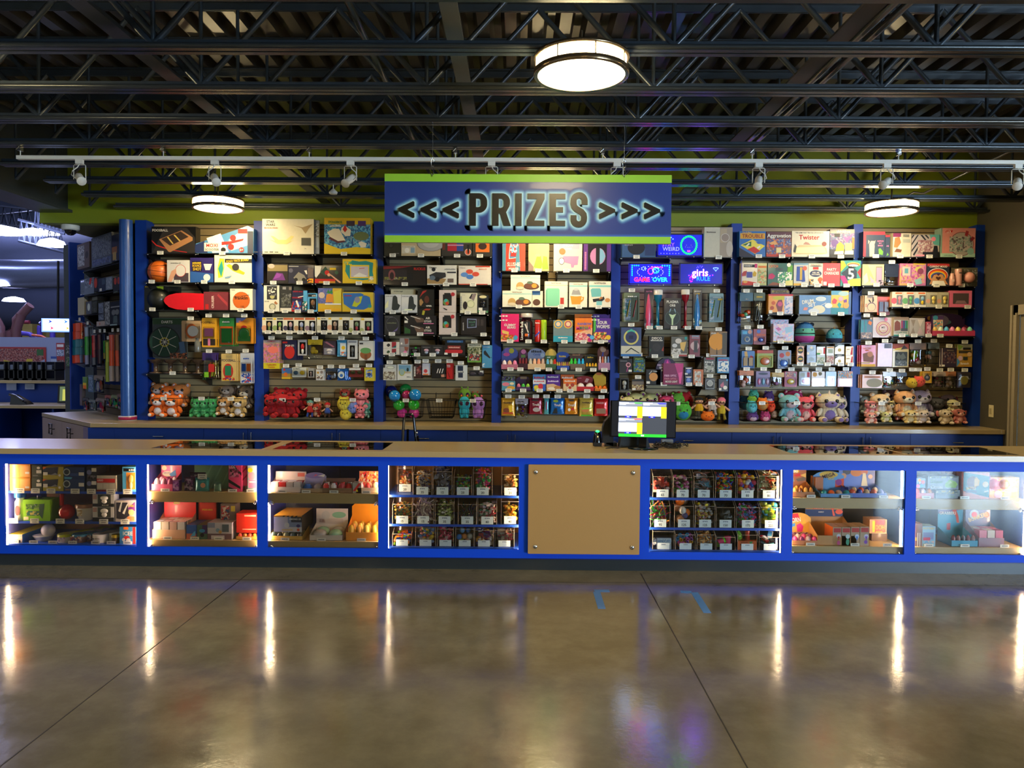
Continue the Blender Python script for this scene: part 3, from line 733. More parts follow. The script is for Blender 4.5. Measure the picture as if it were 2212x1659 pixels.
def peg(fr, cx, ztop, w0, wfront, label, side_tag=True):
 """wall hook at (u cx) sticking out from the wall, with its price tag on the tip"""
 p = fr.at(*cx, wfront);
 L = -wfront
 o = empty('peg_hook', (p.x, p.y, p.z), fr.a)
 tag(o, label, 'hook', 'peg hooks with white price tags')
 b = MB(); b.tube([(0, L, 0.0), (0, 0.004, -0.012), (0, 0.0, -0.004)], 0.0025, ROD, 5); b.build('rod', o)
 price_tag(o, (0, -0.002, 0.012), '')
 return o
ILLEG = set('FunPops CLOUD JUNKY HONEY SPRAY CHIPS ZOOM SOUND LED_BAND SPEAKER TURNTABLE WIRELESS HEADPHONES GAMING PARTY_LIGHT MIXED SURFER SEA_RACERS ROBOT ROBOT_KIT SUNSET LANTERN SPORT BILLIARDS PINBALL Dippin SOUR1 SWIRL_POPS SWORD DELUXE DRONE 4D MISSION JUNIOR WIRELESS_SOUND VIBE_TUBE MICROPHONE BEATS FITNESS TWIX W PANORAMIC LOVE SPYROVER'.split())
def face(b, W_, H_, toks, y0, txt):
 """printed artwork in 0..1 face coordinates; y0 = front plane"""
 k = 0
 X = lambda v: (v - 0.5) * W_
 Z = lambda v: v * H_
 for tk in toks:
  q = tk.strip().split(':'); k += 1; y = y0 - 0.0005 * k
  c = q[0];
  if c == 'r': n = [float(v) for v in q[1:5]]; b.pts2([(X(n[0]), Z(n[1])), (X(n[2]), Z(n[1])), (X(n[2]), Z(n[3])), (X(n[0]), Z(n[3]))], y, ink(q[5]))
  elif c == 'o': n = [float(v) for v in q[1:5]]; b.oval(X(n[0]), Z(n[1]), n[2] * W_, n[3] * H_, y, ink(q[5]))
  elif c == 'q': n = [float(v) for v in q[1:4]]; b.oval(X(n[0]), Z(n[1]), n[2] * H_, n[2] * H_, y, ink(q[4]), 22)
  elif c == 'p': n = [float(v) for v in q[2:]]; b.pts2([(X(n[i]), Z(n[i + 1])) for i in range(0, len(n), 2)], y, ink(q[1]))
  elif c == 's': n = [float(v) for v in q[1:5]]; b.pts2([(X(n[0]), Z(n[1])), (X(n[2]), Z(n[1])), (X(n[2]), Z(n[3])), (X(n[0]), Z(n[3]))], y, splat(q[5], q[6], q[7]))
  elif c in 'tv':
   s_ = q[1].replace('_', ' '); cx, cz, h = float(q[2]), float(q[3]), float(q[4])
   if q[1] in ILLEG:
    ww = float(q[6]) if len(q) > 6 else .5; n_ = max(3, len(s_)); rr = random.Random(s_ + str(cx))
    for g in range(n_):
     u0 = -ww / 2 + ww * g / n_; e0 = ww / n_ * .72; z0, z1 = cz - h * .45, cz + h * (.1 + .4 * rr.random())
     if c == 't': b.pts2([(X(cx + u0), Z(z0)), (X(cx + u0 + e0), Z(z0)), (X(cx + u0 + e0), Z(z1)), (X(cx + u0), Z(z1))], y, ink(q[5]))
     else: b.pts2([(X(cx) - h * H_ * .45, Z(cz + u0)), (X(cx) + h * H_ * .3, Z(cz + u0)), (X(cx) + h * H_ * .3, Z(cz + u0 + e0)), (X(cx) - h * H_ * .45, Z(cz + u0 + e0))], y, ink(q[5]))
    continue
   mw = 0.94 * (W_ if c == 't' else H_) if len(q) < 7 else float(q[6]) * (W_ if c == 't' else H_)
   txt.text(s_, X(cx), Z(cz), h * H_, y - 0.0008, ink(q[5]), mw, 0 if c == 't' else math.pi / 2)
  elif c == 'd': n = [float(v) for v in q[1:6]]; txt.text(q[6].replace('_', ' '), X(n[0]), Z(n[1]), n[2] * H_, y - .0008, ink(q[7]), n[4] * W_, R(n[3]))
def pillow(b, W_, H_, d, m, wob=0.0, crimp=0.06):
 nx, nz = 8, 10; v = []; f = []
 for side in (0, 1):
  for j in range(nz + 1):
   for i in range(nx + 1):
    u, t = i / nx, j / nz
    bulge = (max(0, 1 - (2 * u - 1) ** 4)) * (max(0, 1 - (2 * t - 1) ** 6)) ** .7
    wv = 0.08 * math.sin(9 * u + 4 * t + wob) * math.sin(7 * t + wob)
    wx = 1 - 0.04 * math.sin(math.pi * t)
    yy = d / 2 * (1 - bulge * (1 + wv)) if side == 0 else d / 2 * (1 + bulge * (1 + wv))
    v.append(((u - .5) * W_ * wx, yy, t * H_ * (1 - 0.02 * bulge)))
 o = (nx + 1) * (nz + 1)
 for j in range(nz):
  for i in range(nx):
   a = j * (nx + 1) + i; f.append((a, a + 1, a + nx + 2, a + nx + 1)); c = a + o; f.append((c + 1, c, c + nx + 1, c + nx + 2))
 for j in range(nz):
  for i in (0, nx): a = j * (nx + 1) + i; f.append((a, a + nx + 1, a + nx + 1 + o, a + o) if i == 0 else (a + nx + 1, a, a + o, a + nx + 1 + o))
 for i in range(nx):
  for j in (0, nz): a = j * (nx + 1) + i; f.append((a + 1, a, a + o, a + o + 1) if j == 0 else (a, a + 1, a + o + 1, a + o))
 b.add(v, f, m, True)
FOIL = {}
def foilmat(h):
 return mat(h, 0.22, 0.25, coat=0.3, var=0.25, scale=45, bump=0.35)
BLIS = glass((0.96, 0.97, 0.98), 0.05, 1.45)
PLAN = []
CATS = {}
def goods(kind, fr, crop, bb, name, short, color, opts, art, where, shelf_z, wf, used):
 ox, oy, s_ = CROP[crop]; x0, y0, x1, y1 = bb
 pa = lambda x, y, w_: fr.at(ox + x / s_, oy + y / s_, w_)
 w_ = wf + float(opts.get('y', 0))
 P0, P1 = pa(x0, (y0 + y1) / 2, w_), pa(x1, (y0 + y1) / 2, w_)
 T0, T1 = pa((x0 + x1) / 2, y0, w_), pa((x0 + x1) / 2, y1, w_)
 W_, H_ = (P1 - P0).dot(fr.u) * 0.985, T0.z - T1.z
 zb = T1.z
 if shelf_z is not None and 'st' not in opts:
  H_ = max(0.02, T0.z - shelf_z); zb = shelf_z + 0.0005
 C = (P0 + P1) / 2
 d = float(opts.get('d', min(0.11, max(0.03, W_ * 0.45))))
 toks = [a for a in art.split(';') if a.strip()] if art else []
 hang = kind in 'HPbUV'
 if kind in 'HPUV' and 'd' not in opts: d = 0.03
 t = empty(name, (C.x, C.y, zb), fr.a)
 b = MB(); tx = MB(); y0f = 0.0
 if kind in 'BbI':
  b.box(-W_ / 2, W_ / 2, 0, d, 0, H_, card(color))
  if 'top' in opts: b.box(-W_ / 2, W_ / 2, 0.0004, d - .0004, H_ - .0005, H_ + .0004, card(opts['top']))
  if 'sd' in opts:
   b.box(W_ / 2 - .0005, W_ / 2 + .0004, 0.0004, d - .0004, 0, H_, card(opts['sd'])); b.box(-W_ / 2 - .0004, -W_ / 2 + .0005, 0.0004, d - .0004, 0, H_, card(opts['sd']))
  face(b, W_, H_, toks, 0, tx)
  b.build('carton', t)
  if kind == 'I':
   ww = [float(v) for v in opts['w'].split(',')]
   X = lambda v: (v - .5) * W_
   q = MB(); q.box(X(ww[0]), X(ww[2]), -.0012, -.0004, ww[1] * H_, ww[3] * H_, BLKG if 'wc' not in opts else plastic(opts['wc'])); q.build('window', t)
   q = MB(); cx = X((ww[0] + ww[2]) / 2); hw = (ww[2] - ww[0]) * W_ * .3; z0 = ww[1] * H_; hh = (ww[3] - ww[1]) * H_
   fc = opts.get('fc', 'S'); f2 = opts.get('f2', fc)
   q.ell((cx, -.001, z0 + hh * .62), (hw, .012, hh * .26), plastic(fc), 12, 8); q.ell((cx, -.001, z0 + hh * .24), (hw * .7, .010, hh * .24), plastic(f2), 12, 8); q.build('figurine', t)
 elif kind == 'G':
  pts = [(pa(float(a), float(c), w_)) for a, c in zip(opts['g'].split(',')[::2], opts['g'].split(',')[1::2])]
  b.prism([((p - C).dot(fr.u), max(0, p.z - zb)) for p in pts], 0, d, card(color)); face(b, W_, H_, toks, 0, tx); b.build('carton', t)
 elif kind in 'HU':
  hs = 0.012
  r = min(W_, H_) * 0.06
  b.bbox(-W_ / 2, W_ / 2, d * .55, d * .55 + .003, 0, H_, card(color), r)
  face(b, W_, H_, toks, d * .55, tx); b.build('backing_card', t)
  bl = [float(v) for v in opts.get('bl', '.14,.08,.86,.62').split(',')]
  q = MB(); q.bbox((bl[0] - .5) * W_, (bl[2] - .5) * W_, d * .1, d * .55 - .001, bl[1] * H_, bl[3] * H_, BLIS, r); q.build('blister', t)
  tc = opts.get('toy', 'R').split(',')
  q = MB(); nx = int(opts.get('nt', 1)); cz = (bl[1] + bl[3]) / 2 * H_; nd = max(1, nx); hh = (bl[3] - bl[1]) * H_ * .36; wid = (bl[2] - bl[0]) * W_
  sh = opts.get('sh', 'e')
  for k in range(nx):
   cx = ((bl[0] + bl[2]) / 2 - .5) * W_ + (k - (nx - 1) / 2) * wid / nd; rw = wid / nd * .38; mt = plastic(tc[k % len(tc)])
   if sh == 'e': q.ell((cx, d * .36, cz), (rw, d * .14, hh), mt, 12, 8)
   elif sh == 'x': q.box(cx - rw, cx + rw, d * .2, d * .5, cz - hh, cz + hh, mt)
   elif sh == 'l': q.tube([(cx - rw * .6, d * .33, cz - hh), (cx + rw * .6, d * .33, cz + hh)], min(rw, d * .18), mt, 8)
   elif sh == 'n': q.lathe((cx, d * .3, cz), [(hh * .55, 0), (hh * .9, 0.001), (hh * .9, d * .15), (hh * .55, d * .16), (hh * .55, 0)], mt, 20, 'y')
  if q.v: q.build('toy', t)
 elif kind in 'PV':
  clear = kind == 'V'
  pillow(b, W_, H_, d, foilmat(color) if not clear else BLIS, hash_(short))
  b.box(-W_ / 2, W_ / 2, d / 2 - .001, d / 2 + .001, H_ * .96, H_ + .008, foilmat(color) if not clear else card(color));
  if clear: b.bbox(-W_ / 2 * .98, W_ / 2 * .98, -.001 + d * .1, d * .1 + .001, H_ * .74, H_ * 1.0, card(color), .004)
  face(b, W_ * .9, H_, toks, -0.0015 if not clear else -0.001, tx); b.build('bag', t)
  if clear:
   tc = opts.get('toy', 'R').split(','); q = MB(); rnd = random.Random(short); nt = int(opts.get('nt', 5)); sh = opts.get('sh', 'e')
   for k in range(nt):
    cx = (rnd.random() - .5) * W_ * .6; cz = (0.12 + .5 * rnd.random()) * H_; rr = W_ * (.16 if nt < 6 else .1)
    if sh == 'e': q.ell((cx, d * .5, cz), (rr, d * .3, rr * (.7 + .6 * rnd.random())), plastic(tc[k % len(tc)]), 10, 7)
    else: q.tube([(cx - rr * .5, d * .5, cz - H_ * .25), (cx + rr * .5, d * .5, cz + H_ * .25)], rr * .35, plastic(tc[k % len(tc)]), 6)
   q.build('toy', t)
 elif kind == 'C':
  r = W_ / 2; prof = {'tube': [(r * .96, 0), (r, .004), (r, H_ - .004), (r * .96, H_)], 'jar': [(r * .9, 0), (r, .01), (r, H_ * .72), (r * .7, H_ * .82), (r * .7, H_)],
       'cup': [(r * .7, 0), (r, H_ * .95), (r * 1.04, H_), (r * .9, H_)], 'candle': [(r * .75, 0), (r * .85, H_ * .06), (r * .6, H_ * .18), (r * .95, H_ * .3), (r * .8, H_ * .6), (r * .3, H_ * .93), (.002, H_)],
       'goblet': [(r * .95, 0), (r * .95, H_ * .05), (r * .35, H_ * .1), (r * .35, H_ * .7), (r * .8, H_ * .8), (r, H_)]}[opts.get('pf', 'tube')]
  b.lathe((0, r, 0), prof, plastic(color), 20); face(b, W_ * .8, H_, toks, 0.0, tx); b.build('body', t)
  if 'lid' in opts: q = MB(); q.lathe((0, r, H_ - .012 - H_ * .05), [(r * 1.04, 0), (r * 1.04, .012 + H_ * .1), (r * .9, .016 + H_ * .1)], plastic(opts['lid']), 20); q.build('lid', t)
 elif kind == 'S':
  r = H_ / 2; b.ell((0, r, r), (r, r, r), mat(color, .5 if 'matt' in opts else .2, coat=.2, var=.06, bump=.1 if 'matt' in opts else 0, scale=300), 28, 18); b.build('ball', t)
  if 'seam' in opts:
   q = MB(); c = plastic(opts['seam'])
   def ringp(T): return [T @ Vector((r * 1.002 * math.cos(2 * math.pi * k / 32), r * 1.002 * math.sin(2 * math.pi * k / 32), 0)) for k in range(32)]
   for T in (Matrix.Rotation(R(8), 4, 'Y'), Matrix.Rotation(R(90), 4, 'Y') @ Matrix.Rotation(R(25), 4, 'X')): q.tube([Vector((0, r, r)) + p for p in ringp(T)], r * .016, c, 5, True)
   for dz in (-.42, .42): q.tube([(r * .91 * math.cos(2 * math.pi * k / 32), r + r * .91 * math.sin(2 * math.pi * k / 32), r + dz * r * (1 + .25 * math.cos(2 * math.pi * k / 32 * 1))) for k in range(32)], r * .016, c, 5, True)
   q.build('seam', t)
 elif kind == 'D':
  th = float(opts.get('th', .42)) * H_; dd = d if 'd' in opts else 0.12
  k1 = card(color); hc = card(opts.get('hc', color))
  b.box(-W_ / 2, W_ / 2, 0, .003, 0, th * .55, k1); b.box(-W_ / 2, W_ / 2, 0, dd, 0, .003, k1)
  for sx in (-1, 1): b.add([(sx * W_ / 2, 0, 0), (sx * W_ / 2, dd, 0), (sx * W_ / 2, dd, th * 1.3), (sx * W_ / 2, 0, th * .55)], [(0, 1, 2, 3)], k1)
  b.build('tray', t)
  q = MB(); hp = opts.get('hp', 'arch')
  if hp == 'arch': q.prism([(-W_ / 2, 0), (W_ / 2, 0), (W_ / 2, H_ * .8)] + [(W_ / 2 * .9 * math.cos(R(a)), H_ * .8 + H_ * .2 * math.sin(R(a))) for a in range(15, 180, 15)] + [(-W_ / 2, H_ * .8)], dd, dd + .003, hc)
  else: q.box(-W_ / 2, W_ / 2, dd, dd + .003, 0, H_, hc)
  face(q, W_, H_, toks, dd, tx); q.build('header_card', t)
  n = int(opts.get('nt', 4)); tc = opts.get('toy', 'R').split(','); rows = int(opts.get('rw', 1)); sh = opts.get('sh', 'e')
  for rrow in range(rows):
   for k in range(n):
    q = MB(); cx = (-.5 + (k + .5) / n) * W_ * .96; rw = W_ / n * .43; yy = .006 + rw + rrow * (dd - .01) / rows; mt = plastic(tc[(k + rrow) % len(tc)]); hh = th
    if sh == 'e': q.ell((cx, yy, hh * .5), (rw, rw, hh * .5), mt, 12, 8)
    elif sh == 'c': q.lathe((cx, yy, .003), [(rw * .9, 0), (rw * .9, hh * .75), (rw * .6, hh * .85), (rw * .6, hh)], mt, 12)
    elif sh == 'x': q.box(cx - rw, cx + rw, .005 + rrow * (dd - .01) / rows, .005 + (rrow + .85) * (dd - .01) / rows, .003, hh, mt)
    elif sh == 's': q.ell((cx, yy, hh * .55), (rw, rw * .8, hh * .35), mt, 8, 5, Matrix.Rotation(.0, 4, 'Y'))
    q.build('packet', t)
 if tx.v: tx.build('lettering', t)
 lb = short + ' ' + where if where else short
 lb = uniq(lb, used)
 cat = ' '.join(name.split('_')[-2:])
 n = int(opts.get('n', 1))
 grp = opts.get('gr')
 tag(t, lb, cat.replace('-', ' '), grp if n == 1 else (grp or short.replace('white', 'white') + ' on one hook' if hang else grp or short + ' in one row'))
 dxn = float(opts.get('dx', 0.012 if C.x < 0 else -0.012)); step = d + .004 if not hang else max(.022, d + .003)
 for k in range(1, n):
  o = copy_tree(t); o.location = t.location + fr.b * (step * k) + fr.u * (dxn * k)
  tag(o, uniq(['second', 'third', 'fourth', 'fifth'][k - 1] + ' from front of the ' + short + ' packs', used) if n > 2 else uniq('rear one of the two ' + short + ' packs', used), cat.replace('-', ' '), t['group'])
 if '-' in opts: return t
 tcx = float(opts['tx']) if 'tx' in opts else (x0 + x1) / 2
 if hang or kind == 'b':
  tz = float(opts.get('ty', y0 - 2.6 * s_))
  peg(fr, (ox + tcx / s_, oy + tz / s_), 0, 0, wf - 0.02, uniq('hook with white price tag above the ' + short, used))
 elif 'tx' in opts or shelf_z is not None:
  pz = fr.at(ox + tcx / s_, oy + y1 / s_, wf - .012)
  price_tag(None, (pz.x, pz.y - .001, (shelf_z if shelf_z is not None else zb) + 0.004), uniq('white price tag clipped below the ' + short, used), 'white shelf price tags')
 return t
def hash_(s): return sum((i + 1) * ord(c) for i, c in enumerate(s)) % 97
USED = {}
def uniq(lb, used):
 wd = lb.split()
 lb = ' '.join(wd[:16])
 if lb in used: used[lb] += 1; print('DUP LABEL', lb)
 used[lb] = used.get(lb, 0) + 1
 return lb
def shelf(fr, crop, x0, x1, y, label, w0=-0.30, ends=(-1, 1)):
 ox, oy, s_ = CROP[crop]
 a, c = fr.at(ox + x0 / s_, oy + y / s_, w0), fr.at(ox + x1 / s_, oy + y / s_, w0); z = (a.z + c.z) / 2
 C = (a + c) / 2; hw = (c - a).dot(fr.u) / 2
 t = empty('wall_shelf', (C.x, C.y, z), fr.a); tag(t, label, 'shelf', 'black slat wall shelves')
 b = MB(); b.box(-hw, hw, 0, -w0 - .001, -0.007, 0, BLK); b.build('board', t)
 for sx in ends:
  b = MB(); x = sx * (hw - .012); v = [(x - .005, .01, -.007), (x - .005, -w0 - .002, -.007), (x - .005, -w0 - .002, -.13), (x - .005, -w0 - .05, -.13), (x - .005, .01, -.02)]
  v2 = [(x + .005, y_, z_) for (_, y_, z_) in v]; n = len(v)
  b.add(v + v2, [tuple(range(n)), tuple(range(2 * n - 1, n - 1, -1))] + [(i, (i + 1) % n, (i + 1) % n + n, i + n) for i in range(n)], BLK)
  b.ell((x, .006, -.012), (.010, .006, .006), CHR, 8, 5); b.build('bracket', t)
 return z
def run(table):
 fr = bay = where = None; sz = None
 for ln in table.strip().split('\n'):
  ln = ln.strip()
  if not ln or ln[0] == '#': continue
  if ln[0] == '@':
   q = ln[1:].split('|'); crop = q[0]; fr = {'b': FR_BAY, 'c': FR_CASE, 'w': FR_WING}[q[1]]; where = q[2]; wf = float(q[4]) if len(q) > 4 and q[4] else -0.285
   shz = None
   if q[3]:
    if q[3][0] == 'y':
     ox, oy, s_ = CROP[crop]; shz = fr.at(ox + 900 / s_, oy + float(q[3][1:]) / s_, -0.30).z
    elif q[3][0] == 'c': i, k = q[3][1:].split(','); shz = CASE_F[int(i)][int(k)]
   continue
  q = ln.split('|'); kind = q[0]
  if kind == '+':
   xs_ = [float(v) for v in q[1].split()]; shelf(fr, crop, xs_[0], xs_[1], xs_[2], uniq('black shelf' + (', ' + q[2] if q[2:] and q[2] else '') + ', being ' + where[3:], USED)); continue
  bb = [float(v) for v in q[1].split()]
  opts = {}
  for o in q[5].split() if len(q) > 5 else []:
   if '=' in o: k, v = o.split('=', 1); opts[k] = v
   else: opts[o] = True
  goods(kind, fr, crop, bb, q[2], q[3], q[4], opts, q[6] if len(q) > 6 else '', where, shz, wf, USED)
